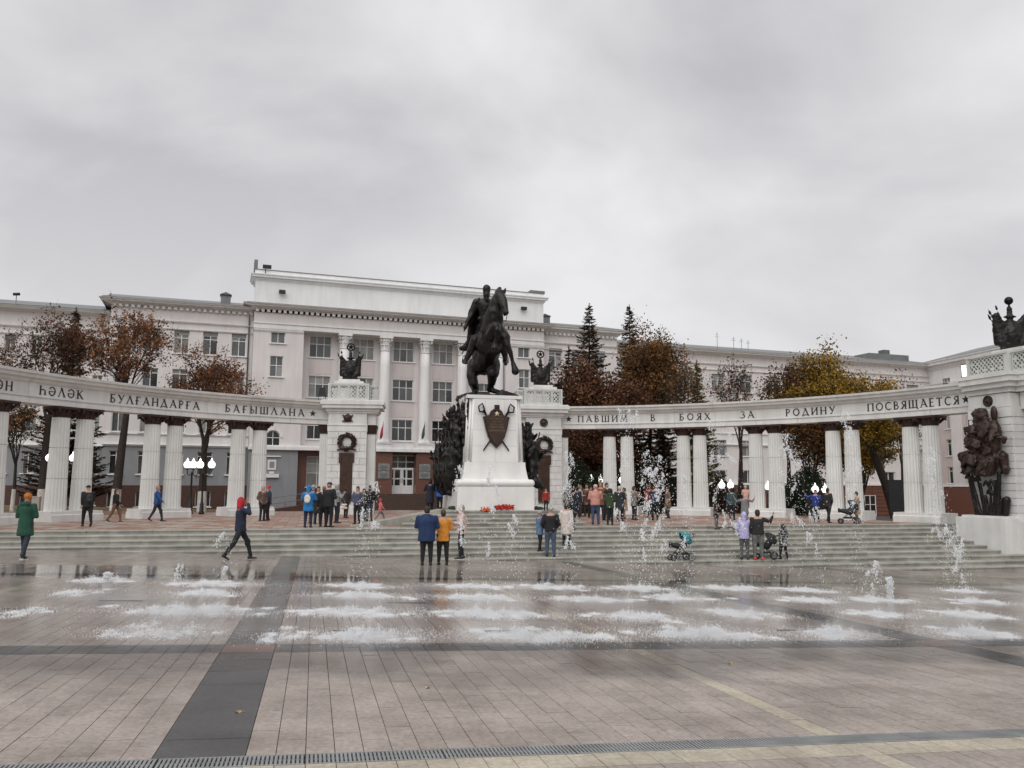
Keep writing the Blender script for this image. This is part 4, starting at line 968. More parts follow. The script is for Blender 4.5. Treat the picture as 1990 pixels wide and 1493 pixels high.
def pylon(label,th,rot,inner,med):
    p=arc(th,AR-.55); o=thing('pylon',label,'pylon',(p.x,p.y,0),rot)
    W=1.12   # half width
    g=MB(); g.bx(-W-.12,W+.12,-.12,1.9,0,.42); g.bx(-W-.06,W+.06,-.06,1.85,.42,.55); g.build('plinth',marble,o)
    g=MB(); g.bx(-W,W,.02,1.8,.55,ZB); g.build('core',marble,o)
    ashlar(o,-W,W,.55,ZB-.42,.0,holes=(-.34,.34,.55,3.55))
    band(o,'band',-W-.02,W+.02,ZB-.40,ZB-.06,.03,marble)
    band(o,'frieze_block',-W+.02,W-.02,ZB+.0,ZB+.66,.0,marble)
    g=MB(); g.bx(-W-.04,W+.04,-.07,1.8,ZB-.06,ZB); g.build('fillet',marble,o)
    # plaque
    g=MB(); g.bx(-.36,.36,-.07,.0,.75,3.42); g.bx(-.44,-.28,-.13,0,2.95,3.4); g.bx(.28,.44,-.13,0,2.95,3.4); g.bx(-.44,.44,-.11,0,3.4,3.52)
    for i in range(7): g.tube([(-.27+.09*i,-.08,.62),(-.27+.09*i,-.08,.76)],.025,5)
    g.build('plaque',plaque_m,o)
    g=MB(); rr=random.Random(8); z=3.2
    while z>.95:
        x=-.27
        while x<.25: w=rr.uniform(.03,.09); g.bx(x,min(x+w,.28),-.076,-.07,z-.012,z+.012); x+=w+.025
        z-=.075
    g.build('plaque_text',shield_m,o)
    wreath(o,(0,4.15),.40,-.12)
    if med=='star':
        so=link('order_emblem',star_mesh(.32,.08,bronze_r),o); so.location=(0,-.04,ZB+.36); so.rotation_euler=(PI/2,0,0)
        g=MB(); g.lathe([(.24,0),(.22,.05),(.1,.08),(.01,.1)],14,M=Matrix.Translation((0,-.03,ZB+.36))@Matrix.Rotation(PI/2,4,'X')); 
        for a in (45,135): g.box((0,0,.03),(.72,.06,.05),Matrix.Translation((0,-.02,ZB+.36))@Matrix.Rotation(PI/2,4,'X')@Matrix.Rotation(math.radians(a-12 if a<90 else a+12),4,'Z'))
        g.build('order_disc',bronze_r,o)
    else:
        g=MB(); g.lathe([(.25,0),(.25,.05),(.2,.07),(.19,.05),(.12,.06),(.06,.12),(.01,.13)],18,M=Matrix.Translation((0,-.01,ZB+.34))@Matrix.Rotation(PI/2,4,'X')); g.build('medallion',bronze_r,o)
    # cornice
    for (e,z0,z1) in ((.06,ZT-.7+.0,ZT-.6),(.14,ZT-.6,ZT-.42),(.34,ZT-.42,ZT-.22),(.42,ZT-.22,ZT+.0),(.36,ZT,ZT+.06)):
        x0,x1=-W-e,W+e
        if inner>0: x1+=.55
        else: x0-=.55
        g=MB(); g.bx(x0,x1,-e,1.9+e,z0+.001,z1); g.build('cornice',marble,o)
    # setback pilasters either side with bronze caps
    for sg in (-1,1):
        xc=sg*(W+.24); g=MB(); g.bx(xc-.24+.003,xc+.24-.003,.35,1.3,.0,ZB-.47)
        for q in range(4): g.bx(xc-.2+.11*q,xc-.13+.11*q,.33,.35,.7,ZB-.6)
        g.build('pilaster',marble_col,o)
        g=MB(); g.add([(xc-.25,.34,ZB-.47),(xc+.25,.34,ZB-.47),(xc+.25,1.3,ZB-.47),(xc-.25,1.3,ZB-.47),(xc-.34,.2,ZB-.03),(xc+.34,.2,ZB-.03),(xc+.34,1.4,ZB-.03),(xc-.34,1.4,ZB-.03)],[(0,1,5,4),(1,2,6,5),(2,3,7,6),(3,0,4,7),(4,5,6,7)]); g.bx(xc-.25,xc+.25,.3,1.3,ZB-.53,ZB-.47); g.build('pilaster_capital',capital_m,o)
    xi=(W+.24) if inner>0 else -(W+.24)
    g=MB(); g.bx(xi-.25,xi+.25,.2,1.6,ZB,ZT-.7); g.build('side_frieze',marble,o)
    # parapet with pierced panels
    z0,z1=ZT+.06,ZT+1.06
    g=MB(); g.bx(-1.18,1.18,.02,1.8,z0,z0+.1); g.bx(-1.18,1.18,.02,1.8,z1-.1,z1+.0); g.bx(-1.18,-1.08,.02,1.8,z0+.1,z1-.1); g.bx(1.08,1.18,.02,1.8,z0+.1,z1-.1)
    xs0,xs1=(1.19,1.60) if inner>0 else (-1.60,-1.19); g.bx(xs0,xs1,.5,1.7,z0,z0+.1); g.bx(xs0,xs1,.5,1.7,z1-.14,z1-.04)
    g.build('parapet_frame',parapet_m,o)
    for i in range(4): lattice(o,-1.07+.535*i,-1.07+.535*(i+1)-.01,z0+.1,z1-.1,.04,parapet_m)
    lattice(o,xs0+.01,xs1-.01,z0+.1,z1-.14,.52,parapet_m)
    g=MB(); g.bx(-.85,.85,.1,1.5,z1,z1+.14); g.bx(-.62,.62,.2,1.4,z1+.14,z1+.26); g.build('parapet_cap',marble,o)
    return o,z1+.26
pa,zpa=pylon('white stone pylon with bronze wreath and tall plaque, ending the left colonnade',tA,math.radians(6),1,'star')
pb,zpb=pylon('right white stone pylon with bronze wreath and plaque just right of the rider pedestal',tB,math.radians(9),-1,'disc')
def top_of(o,z,dx=0): return o.matrix_basis@Vector((dx,.8,z))
trophy('bronze_trophy','dark bronze banners and ringed star on top of the left wreath pylon',pa.location+Matrix.Rotation(math.radians(6),3,'Z')@Vector((0,.8,zpa)),math.radians(6),.82,wreathtop=True)
trophy('bronze_trophy','dark bronze banners and ringed star on the pylon right of the rider, before the spruces',pb.location+Matrix.Rotation(math.radians(9),3,'Z')@Vector((-.05,.8,zpb)),math.radians(9),.82,wreathtop=True)
for (u,v,th_,lab,lit) in ((626,766,tA,'black floodlight bracket beside the left pylon parapet',0),):
    p=at_y(u,v,arc(tA,AR-.4).y); o=thing('floodlight',lab,'floodlight',(p.x,p.y,ZT+.05),.2); g=MB(); g.bx(-.17,.17,-.12,.12,.25,.75); g.build('housing',darkmetal,o); g=MB(); g.tube([(-.2,0,0),(-.2,0,.5),(.2,0,.5),(.2,0,0)],.02,6); g.build('bracket',darkmetal,o)
# far right pylon
pc_=arc(tC,AR-.55); rotC=-tC-math.radians(6)
pcn=thing('pylon','large white coursed pylon at the far right carrying the tall bronze relief','pylon',(pc_.x,pc_.y,0),rotC)
def loc_u(u,v,off=0):  # local x on the front plane of the far right pylon
    d=ray(u,v); n_=Vector((math.sin(rotC),-math.cos(rotC),0)); e=Vector((math.cos(rotC),math.sin(rotC),0)); o=Vector((pc_.x,pc_.y,0))+n_*off; t=(o-C0).dot(n_)/d.dot(n_); p=C0+d*t; return (p-o).dot(e),p.z
xl,_=loc_u(1886,850); xr,_=loc_u(1968,850)
g=MB(); g.bx(xl,xr,.03,2.2,-.9,ZB+.6); g.bx(xr,xr+5,.55,2.2,ZB-.1,ZB+.6); g.bx(xr+3.2,xr+6,.4,2.2,-1.5,ZB); g.build('core',marble,pcn)
n=15; hh=(ZB-.45)/n
for j in range(n):
    g=MB(); g.bx(xl,xr,-.03,.05,.0+j*hh+.012,(j+1)*hh-.012); g.bx(xr-.05,xr+.03,.05,2.0,.0+j*hh+.012,(j+1)*hh-.012); g.build('stone_course',marble,pcn)
for j in range(n):
    g=MB(); g.bx(xr+3.15,xr+3.25,.4,2.2,j*hh+.012,(j+1)*hh-.012); g.build('stone_course',marble,pcn)
for i in range(3):
    a_=xl+(xr-xl)*i/3; g=MB(); g.bx(a_+.006,a_+(xr-xl)/3-.006,-.02,.05,ZB+.02,ZB+.62); g.build('frieze_block',marble,pcn)
band(pcn,'band',xl-.02,xr+.04,ZB-.42,ZB,.05,marble,2)
band(pcn,'lintel',xr+.045,xr+6,ZB-.1,ZB+.62,-.5,marble,1.4)
ZTC=ZT+.12
for (e,z0,z1) in ((.1,ZT-.72,ZT-.5),(.28,ZT-.5,ZT-.28),(.42,ZT-.28,ZT-.04),(.48,ZT-.04,ZTC)):
    g=MB(); g.bx(xl-e*.2,xr+e,-e,2.2,z0+.001,z1); g.build('cornice',marble,pcn); g=MB(); g.bx(xr+e+.003,xr+6.5,.3-e*.6,2.2,z0+.001,z1); g.build('cornice',marble,pcn)
z0,z1=ZTC,ZTC+.95
g=MB(); g.bx(xl,xr,.0,2,z0,z0+.08); g.bx(xl,xr,-.03,2,z1-.09,z1); g.bx(xl,xl+.12,0,2,z0+.08,z1-.09); g.bx(xr-.15,xr,0,2,z0+.08,z1-.09); g.bx(xr+.003,xr+6,.2,2,z0,z0+.08); g.bx(xr+.003,xr+6,.17,2,z1-.09,z1); g.build('parapet_frame',parapet_m,pcn)
g=MB(); g.bx(xl+.12,xr-.15,.25,.3,z0+.08,z1-.09); g.bx(xr,xr+6,.45,.5,z0+.08,z1-.09); g.build('inner_wall',parapet_m,pcn)
lattice(pcn,xl+.13,xr-.16,z0+.08,z1-.09,.02,parapet_m,.2); lattice(pcn,xr+.02,xr+3,z0+.08,z1-.09,.22,parapet_m,.2)
g=MB(); g.lathe([(.25,0),(.25,.05),(.2,.07),(.19,.05),(.12,.06),(.06,.12),(.01,.13)],18,M=Matrix.Translation((loc_u(1920,764)[0],-.02,ZB+.33))@Matrix.Rotation(PI/2,4,'X')); g.build('medallion',bronze_r,pcn)
g=MB(); g.bx(xl-.1,xr+.25,-1.0,2,-1.6,.42); g.bx(xl+.0,xr+.15,-.75,2,.42,.5); g.bx(xr+.253,xr+6,-.2,2,-1.6,.3); g.build('plinth',marble,pcn)
xt=loc_u(1950,690)[0]
Mc=Mz((pc_.x,pc_.y,0),rotC)
g=MB(); g.bx(xt-.8,xt+.8,.2,1.6,z1+.001,z1+.12); g.build('parapet_cap',marble,pcn)
trophy('bronze_trophy','dark bronze banners with round globe on the far right pylon above the tall relief',Mc@Vector((xt-.55,1.1,z1+.12)),-math.radians(8),.97)
xf=loc_u(1872,718)[0]; o=thing('floodlight','white lit floodlight panel in a dark case left of the far right parapet','floodlight',Mc@Vector((xf,.3,ZTC)),rotC+.45)
g=MB(); g.bx(-.30,.30,-.05,.16,.12,.72); g.build('housing',darkmetal,o)
g=MB(); [g.bx(x-.13,x+.13,-.075,-.052,z-.06,z+.06) for x in (-.14,.14) for z in (.2,.335,.47,.605)]; g.build('lit_panel',lampglow,o)
g=MB(); g.tube([(-.33,.05,0),(-.33,.05,.4),(.33,.05,.4),(.33,.05,0)],.025,6); g.build('bracket',darkmetal,o)
# ================================================================ PEDESTAL
STZ=4*RISE
PR=math.radians(13.3)
Pp=at_z(964,991.5,STZ); PY=Pp.y
PC_=Vector((Pp.x,Pp.y,0))
# stage: four more steps under the pedestal
stg=link('stage_steps',None,kind='structure')
def xs_at(k): return PC_.x-2.9-.55*k*0-1.2+ (0.35*k), PC_.x+2.6+1.6-.35*k
for k in range(1,5):
    xa,xb=xs_at(k); x=xa; 
    while x<xb-.1:
        w=min(rs.choice((1.5,1.8,2.1)),xb-x); 
        if xb-x-w<.5: w=xb-x
        slab(x,x+w,-k,stg,run=.75 if k<4 else 1.2); x+=w
g=MB()
for k in range(1,5):
    xa,xb=xs_at(k); g.prism([(xa+.01,edge_y(xa,-k)+.03),(xb-.01,edge_y(xb,-k)+.03),(xb-.01,edge_y(xb,-k)+9-k*.7),(xa+.01,edge_y(xa,-k)+9-k*.7)],-.05,RISE*k-.012)
g.build('stage_core',step_m,stg)
# sloping side slabs (left ramp and cut ends)
g=MB(); xa=xs_at(4)[0]; xb1=xs_at(1)[0]
pts=[at_z(738,1004,.02),at_z(846,984,STZ+.1),at_z(858,990,STZ+.1),at_z(800,1005,.25),at_z(770,1011,.02)]
q0=Vector((xb1-2.3,edge_y(xb1,-1)+1.0,.02)); q1=Vector((xa+.1,edge_y(xa,-4)+1.2,STZ+.06)); w_=Vector((.25,-1.3,0))
g.add([q0,q0+w_,q1+w_,q1,q0+Vector((0,0,-.3)),q0+w_+Vector((0,0,-.3)),q1+w_+Vector((0,0,-.7)),q1+Vector((0,0,-.7))],[(0,1,2,3),(0,4,5,1),(1,5,6,2),(2,6,7,3),(3,7,4,0)]); g.build('side_ramp',step_m,stg)
ped=thing('pedestal','tall tapering white marble pedestal carrying the bronze rider, with shield and side reliefs','pedestal',(PC_.x,PC_.y,STZ),PR)
ZP=at_y(952,768,PY+.3).z-STZ
SC=PY/FPX
Wb=152*SC/2; Wt=110*SC/2
def hw(z):  # half width of front by height above base
    return None
D=5.4
def ring_box(g,w0,w1,z0,z1,d0=0,d1=0,inset0=0,inset1=0):
    """frustum; w half widths, d front setbacks"""
    b0=D-d0; b1=D-d1
    vs=[(-w0,d0,z0),(w0,d0,z0),(w0,b0,z0),(-w0,b0,z0),(-w1,d1,z1),(w1,d1,z1),(w1,b1,z1),(-w1,b1,z1)]
    g.add(vs,[(0,1,5,4),(1,2,6,5),(2,3,7,6),(3,0,4,7),(4,5,6,7)])
zv=lambda v: at_y(960,v,PY).z-STZ
z_b1=zv(944+5); z_t0=zv(946); z_t1=zv(932)
g=MB(); ring_box(g,Wb,Wb-.02,0,z_t0); g.build('base_block',marble_ped,ped)
for s in (-.45,.5):
    pass
# torus moulding with rounded ends
g=MB(); R=(z_t1-z_t0)/2*1.05; zc=(z_t0+z_t1)/2+.0; x_=Wb-.12
path=[(-x_,.12),(x_,.12),(x_,D-.12),(-x_,D-.12)]
for i in range(4):
    a,b__=path[i],path[(i+1)%4]; g.tube([(a[0],a[1],zc),(b__[0],b__[1],zc)],R,14,caps=False); g.sphere((a[0],a[1],zc),R,14,8)
g.bx(-x_,x_,.12,D-.12,z_t0-.0,z_t1-.0); g.build('torus_moulding',marble_ped,ped)
# concave lower die, straight upper die
z1_=zv(898); z2_=ZP
prof=[]
for i in range(7):
    t=i/6; w=(Wb-.22)+( (121*SC/2) -(Wb-.22))*(1-(1-t)**1.7); prof.append((w,z_t1-.05+(z1_-z_t1+.05)*t,(Wb-.22-w)*.8+.15))
g=MB()
for (w0,za,d0),(w1,zb2,d1) in zip(prof[:-1],prof[1:]): ring_box(g,w0,w1,za,zb2,d0,d1)
g.build('lower_die',marble_ped,ped)
wA=121*SC/2; dA=prof[-1][2]; dB=dA+.12
g=MB(); ring_box(g,wA-.12,Wt-.12,z1_,z2_-.16,dA+.12,dB+.12); g.build('die_core',marble_ped,ped)
# front slabs in courses
nC=4
for i in range(nC):
    t0_,t1_=i/nC,(i+1)/nC; za=z1_+(z2_-.16-z1_)*t0_; zb2=z1_+(z2_-.16-z1_)*t1_
    def W_(t): return (wA+(Wt-wA)*t)-.33
    def D_(t): return dA+(dB-dA)*t
    cols_=[(-1,0),(0,1)] if i%2==0 else [(-1,-.45),(-.45,.45),(.45,1)]
    for c0,c1 in cols_:
        g=MB(); e=.0035
        vs=[(W_(t0_)*c0+e,D_(t0_),za+e),(W_(t0_)*c1-e,D_(t0_),za+e),(W_(t1_)*c1-e,D_(t1_),zb2-e),(W_(t1_)*c0+e,D_(t1_),zb2-e)]
        vs+=[(x,y+.2,z) for x,y,z in vs]; g.add(vs,[(0,1,2,3),(0,4,5,1),(1,5,6,2),(2,6,7,3),(3,7,4,0)]); g.build('front_slab',marble_ped,ped)
    for sg in (-1,1):
        wa=wA+(Wt-wA)*t0_; wb2=wA+(Wt-wA)*t1_; g=MB()
        vs=[(sg*wa,D_(t0_)+.35,za+.004),(sg*wa,D-.3,za+.004),(sg*wb2,D-.3,zb2-.004),(sg*wb2,D_(t1_)+.35,zb2-.004)]
        vs+=[(x-sg*.2,y,z) for x,y,z in vs]; g.add(vs,[(0,1,2,3),(0,4,5,1),(1,5,6,2),(2,6,7,3),(3,7,4,0)]); g.build('side_slab',marble_ped,ped)
# fluted corners
for sg in (-1,1):
    g=MB()
    for q in range(3):
        o0=.30-.11*q; y_off=.05+.11*q
        g.tube([(sg*(wA-o0),dA+y_off,z1_+.05),(sg*(Wt-o0),dB+y_off,z2_-.2)],.062,8)
    g.build('corner_flutes',marble_ped,ped)
g=MB(); ring_box(g,Wt+.01,Wt+.01,z2_-.16,z2_,dB-.02,dB-.02); g.build('cap_slab',marble_ped,ped)
# shield with crossed sabres
def pxl(u,v): # local x,z on the front face
    p=at_y(u,v,PY+dA+.1); q=Matrix.Rotation(-PR,3,'Z')@(p-Vector((PC_.x,PC_.y,STZ))); return q.x,q.z
sx,szt=pxl(963.5,798); _,szb=pxl(963.5,872); hh_=szt-szb; hw_=27*SC
tilt=math.atan2(dB-dA,z2_-z1_)
so=link('shield',None,ped); so.location=(sx,dA+(dB-dA)*((szb-z1_)/(z2_-z1_))-.02,szb); so.rotation_euler=(-tilt,0,0)
ol=[(0,0),(.34,.13),(.62,.3),(.8,.52),(.92,.74),(1.0,.82),(.72,.84),(.52,.88),(.42,.97),(.2,1.03)]
pts=[(x*hw_,z*hh_) for x,z in ol]; pts=pts+[(-x,z) for x,z in reversed(pts[1:])]
g=MB(); MX=Matrix.Rotation(PI/2,4,'X'); g.prism(pts,.0,.14,MX); 
pin=[(x*.86,.06*hh_+z*.87) for x,z in pts]; g.prism(pin,.14,.2,MX); g.build('shield_plate',shield_m,so)
g=MB(); g.bx(-.12,.12,-.26,-.2,.98*hh_,1.13*hh_); g.build('ribbon_bar',bronze_r,so)
gs=link('gold_star',star_mesh(.13,.05,goldstar),so); gs.location=(0,-.24,.9*hh_); gs.rotation_euler=(PI/2,0,0)
for sg in (-1,1):
    g=MB(); a0_=Vector((-sg*hw_*.95,-.05,-.06*hh_)); a1_=Vector((sg*hw_*.95,-.05,1.0*hh_)); g.tube([a0_,a0_.lerp(a1_,.45)+Vector((sg*.05,0,0)),a1_],[.03,.05,.05],6)
    c=a1_; g.tube([c+Vector((-sg*.1,-.06,-.12)),c+Vector((sg*.2,-.08,-.08)),c+Vector((sg*.24,-.08,.15)),c+Vector((sg*.06,-.06,.30)),c+Vector((-.02*sg,-.05,.1)),c+Vector((-sg*.06,-.06,-.1))],.04,6)
    g.build('sabre',bronze,so)
# gilt inscription: lines of small capitals (only their rhythm can be read in the photograph)
tx=[('ГЕРОЙ',.82,.032,.5),('РОССИЙСКОЙ',.745,.045,.62),('ФЕДЕРАЦИИ',.675,.045,.5),('ГЕНЕРАЛ-МАЙОР',.60,.045,.66),('МИНИГАЛИ',.52,.062,.66),('ШАЙМУРАТОВ',.43,.062,.8)]
for s_,zf,h_,wf in tx:
    cu_=bpy.data.curves.new('inscription_line','FONT'); cu_.body=s_; cu_.size=h_*hh_*1.25; cu_.align_x='CENTER'; cu_.extrude=.006; cu_.resolution_u=2
    tmp=bpy.data.objects.new('tmp',cu_); COL.objects.link(tmp); bpy.context.view_layer.update(); dg=bpy.context.evaluated_depsgraph_get(); me=bpy.data.meshes.new_from_object(tmp.evaluated_get(dg)); bpy.data.objects.remove(tmp)
    w=max(.01,max(v.co.x for v in me.vertices)-min(v.co.x for v in me.vertices)); sc=wf*hw_*1.5/w
    me.materials.clear(); me.materials.append(gilt); o=link('inscription_line',me,so); o.matrix_local=Matrix.Translation((0,-.205,zf*hh_))@Matrix.Rotation(PI/2,4,'X')@Matrix.Diagonal((sc,1,1,1))
# ---------------- flowers at the foot
def bouquet(name,label,u,v,w,cols,seed,cat='flowers',n=120,h=.22,group='flowers laid at the foot of the pedestal',leaf=.5):
    p=at_z(u,v,STZ); o=thing(name,label,cat,p,PR,group); r=random.Random(seed); g=MB()
    for i in range(n):
        x,y,z=r.uniform(-w/2,w/2),r.uniform(-.12,.12),r.uniform(.02,h)*(1-.5*abs(2*r.random()-1)); s=r.uniform(.025,.05); a=r.random()*6.28
        if r.random()<leaf:
            g.add([(x,y,z),(x+.1*math.cos(a),y+.05*math.sin(a),z+.05),(x+.2*math.cos(a),y+.1*math.sin(a),z+.01),(x+.1*math.cos(a)+.03,y,z-.02)],[(0,1,2,3)],0)
        else: g.sphere((x,y-.05,z+.03),(s,s,s*.8),6,4,1+r.randrange(len(cols)))
    g.build('blooms',[mat('spruce_green',(.03,.05,.025),.8,.3,10)]+[mat('bloom%02x%02x%02x'%tuple(int(c*255) for c in q),q,.7,.2,10) for q in cols],o)
RED=(.42,.03,.025); WHT=(.6,.56,.52); PNK=(.5,.2,.18)
bouquet('evergreen_garland','dark evergreen garland lying left at the foot of the pedestal',915,991,1.9,[(.05,.06,.04)],1,n=260,h=.16,leaf=.95)
bouquet('flower_bunch','small orange red bunch of flowers on the left of the pedestal foot',943,996,.35,[(.6,.12,.05)],2,n=60,leaf=.2)
bouquet('flower_bunch','mixed green and pale flowers left of the red carnations',950,991,.7,[PNK,WHT],3,n=110)
bouquet('flower_wreath','wide row of bright red carnations in the middle of the pedestal foot',980,992,.8,[RED,RED,(.5,.05,.03)],4,n=240,leaf=.15,h=.24)
bouquet('flower_bunch','white and red flowers right of the red carnations',1006,991,.5,[WHT,RED,WHT],5,n=110,leaf=.2)
bouquet('evergreen_garland','loose evergreen sprigs trailing right at the foot of the pedestal',1034,991,.9,[(.06,.07,.04)],6,n=130,h=.14,leaf=.95)
g=MB(); o=thing('flower_box','small grey box with flowers standing before the red carnations','box',at_z(980,998,3*RISE)+Vector((0,.1,0)),PR,None); g.bx(-.3,.3,-.1,.1,0,.13); g.build('case',roofmetal,o); g=MB(); g.bx(-.32,.32,-.12,.12,.13,.145); g.build('rim',roofmetal,o)
# ================================================================ BRONZE RIDER
Rc=PC_+Matrix.Rotation(PR,3,'Z')@Vector((0,D*.47,0)); RZ=STZ+ZP
def PXs(u,v,dy=0):   # survey points on the statue: metres from its foot
    s=(Rc.y+dy)/FPX; return ((u-948)*s-0.0,dy,(765-v)*s)
offx=at_y(948,765,Rc.y).x
rider=thing('rider_monument','dark bronze rider in long cloak on a rearing horse, atop the white pedestal','equestrian statue',(offx,Rc.y,RZ))
P=PXs
H=[]
def C(a,ra,b_,rb,*k): H.append(('c',P(*a),ra,P(*b_),rb,*k))
def E(a,r,*k): H.append(('e',P(*a),r,*k))
# barrel and quarters
C((940,690,1.0),.60,(950,655,-.25),.70); C((950,660,-.1),.68,(960,634,-.8),.56)
E((938,694,1.05),(.70,.72,.48)); E((940,672,.6),(.66,.6,.6)); E((962,634,-.95),(.5,.45,.55))
# thighs and hind legs
C((921,692,1.3),.42,(915,712,1.1),.29); C((915,712,1.1),.29,(918,728,1.05),.25); C((918,728,1.05),.25,(922,739,1.35),.21); C((922,739,1.35),.17,(923,752,1.1),.17); C((923,752,1.1),.17,(921,761,.95),.22)
C((956,692,.8),.42,(957,710,.5),.33); C((957,710,.5),.30,(955,726,.7),.22); C((955,726,.7),.20,(950,741,1.0),.15); C((950,741,1.0),.14,(968,747,.7),.13); C((968,747,.7),.14,(978,757,.5),.21)
# tail
C((928,690,1.9),.14,(916,706,2.2),.15); C((916,706,2.2),.14,(917,735,2.1),.08)
# neck with arched crest
C((956,634,-.8),.56,(961,600,-1.05),.46,((0,1,0),.75)); C((961,602,-1.05),.44,(966,575,-1.15),.33,((0,1,0),.7)); C((966,576,-1.15),.33,(971,559,-1.1),.26,((0,1,0),.75))
for i in range(7):
    t=i/6; C((956-3*math.sin(PI*t)-6+t*16,612-58*t,-.85),.14,(961-6+t*16,603-56*t,-.85),.11)
# head
C((972,561,-1.2),.27,(979,577,-1.45),.24,((0,1,0),.8)); C((979,577,-1.45),.22,(984,597,-1.7),.145,((0,1,0),.85)); E((975,572,-1.3),(.2,.24,.28)); E((985,599,-1.74),(.15,.17,.13)); C((981,600,-1.62),.08,(982,604,-1.66),.07)
for (a,b_) in (((969,554,-1.1),(971,544.5,-1.12)),((980,555,-1.15),(984,546.5,-1.2))): C(a,.11,b_,.03)
C((972,553,-1.2),.1,(978,562,-1.4),.08)
# forelegs
C((957,640,-1.1),.34,(965,626,-1.6),.24); C((965,626,-1.6),.2,(968,634,-1.72),.15); C((968,634,-1.72),.13,(966,653,-1.55),.105); C((966,653,-1.55),.12,(964,661,-1.5),.13); C((964,661,-1.5),.14,(963,669,-1.48),.22)
C((974,640,-.9),.38,(981,646,-1.0),.31); C((981,648,-1.0),.28,(988,664,-1.15),.17); C((988,664,-1.15),.155,(993,676,-1.1),.14); C((993,676,-1.1),.12,(998,697,-1.0),.10); C((998,697,-1.0),.12,(1000,703,-1.0),.13); C((1000,703,-1.0),.13,(1003,712,-1.0),.21)
# belly shadow side, saddle cloth
E((945,640,.45),(.75,.7,.3),(.35,0,0))
organic('horse',H,.058,bronze,rider,1,.020,4)
H=[]
# rider: boots, thighs, coat, torso, arms, head
C((937,632,.3),.3,(922,648,-.2),.24); C((922,648,-.2),.23,(914,668,-.15),.19); C((914,668,-.15),.17,(906,684,-.1),.14); C((906,684,-.1),.13,(901,691,-.1),.12); C((901,690,-.1),.1,(905,694,-.45),.09)
C((955,632,.3),.3,(975,652,.0),.25); C((975,652,0),.22,(981,676,.1),.16); C((981,676,.1),.14,(983,690,.05),.12); C((983,690,.05),.11,(983,695,-.3),.1)
C((942,632,.35),.36,(943,604,.25),.30,((0,1,0),.8)); C((943,604,.25),.31,(941,578,.2),.38,((0,1,0),.62)); C((930,572,.2),.19,(952,573,.2),.19)
C((942,569,.2),.14,(943.5,560,.15),.12)
E((944,555,.12),(.185,.21,.25)); E((944,555.5,-.07),(.045,.06,.06)); C((944,548,.12),.2,(944,543,.12),.215); C((944,563,0),.08,(944,566,.02),.1)
# right arm (picture left) reaching down, left arm on the reins
C((926,573,.2),.18,(915,593,.3),.145); C((915,593,.3),.14,(906,610,.15),.115); C((906,611,.15),.09,(902,622,.05),.1); C((902,622,.05),.06,(900,629,.0),.05)
C((954,574,.2),.17,(960,597,.1),.14); C((960,597,.1),.13,(956,612,-.35),.1); E((956,613,-.42),(.1,.12,.1))
# collar, belt, sash, sabre
C((931,567,.15),.12,(955,569,.15),.12); C((929,603,.22),.1,(957,603,.22),.1)
C((912,640,.15),.05,(896,672,.5),.045)
organic('rider',H,.045,bronze,rider,2,.014,5)
H=[]
# cloak: heavy folds from the shoulders, flaring behind the saddle
for i in range(9):
    t=i/8; 
    top=(924+27*t,568,.42+.12*math.sin(PI*t)); mid=(914+34*t,606,.62+.25*math.sin(PI*t)); low=(908+36*t,648,.95+.15*math.sin(PI*t*2))
    C(top,.13,mid,.15); C(mid,.15,low,.17 if i%2 else .13)
C((915,640,.9),.2,(905,655,1.0),.18); C((907,653,1.0),.2,(891,660,1.0),.06); C((910,660,1.0),.14,(895,662,1.05),.07)
C((922,567,.3),.13,(912,590,.5),.13); C((912,590,.5),.13,(909,612,.6),.15); C((923,571,.05),.1,(929,565,.1),.1)
organic('cloak',H,.045,bronze,rider,2,.03,5)
# reins and stirrups
g=MB(); g.tube([P(983,596,-1.85),P(972,606,-1.5),P(956,613,-.5)],.02,6); g.tube([P(988,596,-1.6),P(984,612,-1.0),P(957,614,-.4)],.02,6)
g.tube([P(975,583,-1.75),P(984,583,-1.5)],.022,6); g.tube([P(967,566,-1.42),P(980,589,-1.8)],.022,6); g.build('bridle',bronze,rider)
g=MB()
for u in (903,983):
    c=Vector(P(u,694,-.2)); g.tube([c+Vector((-.14,0,.05)),c+Vector((-.12,0,.3)),c+Vector((0,0,.38)),c+Vector((.12,0,.3)),c+Vector((.14,0,.05)),c+Vector((-.14,0,.05))],.022,6)
g.build('stirrups',bronze,rider)
# rock base
H=[]; rr=random.Random(4)
for i in range(22):
    u=908+rr.uniform(0,80); d=rr.uniform(-.9,2.2); H.append(('b',P(u,765,d),(rr.uniform(.5,1.0),rr.uniform(.5,.9),rr.uniform(.22,.5)),(rr.uniform(-.3,.3),rr.uniform(-.3,.3),rr.uniform(0,3))))
H.append(('b',(0.1,.6,.06),(2.0,3.2,.2))); H.append(('e',P(920,764,1.0),(.5,.5,.25))); H.append(('e',P(972,764,.6),(.6,.5,.22)))
organic('rock_base',H,.08,bronze,rider,1,.02,5)
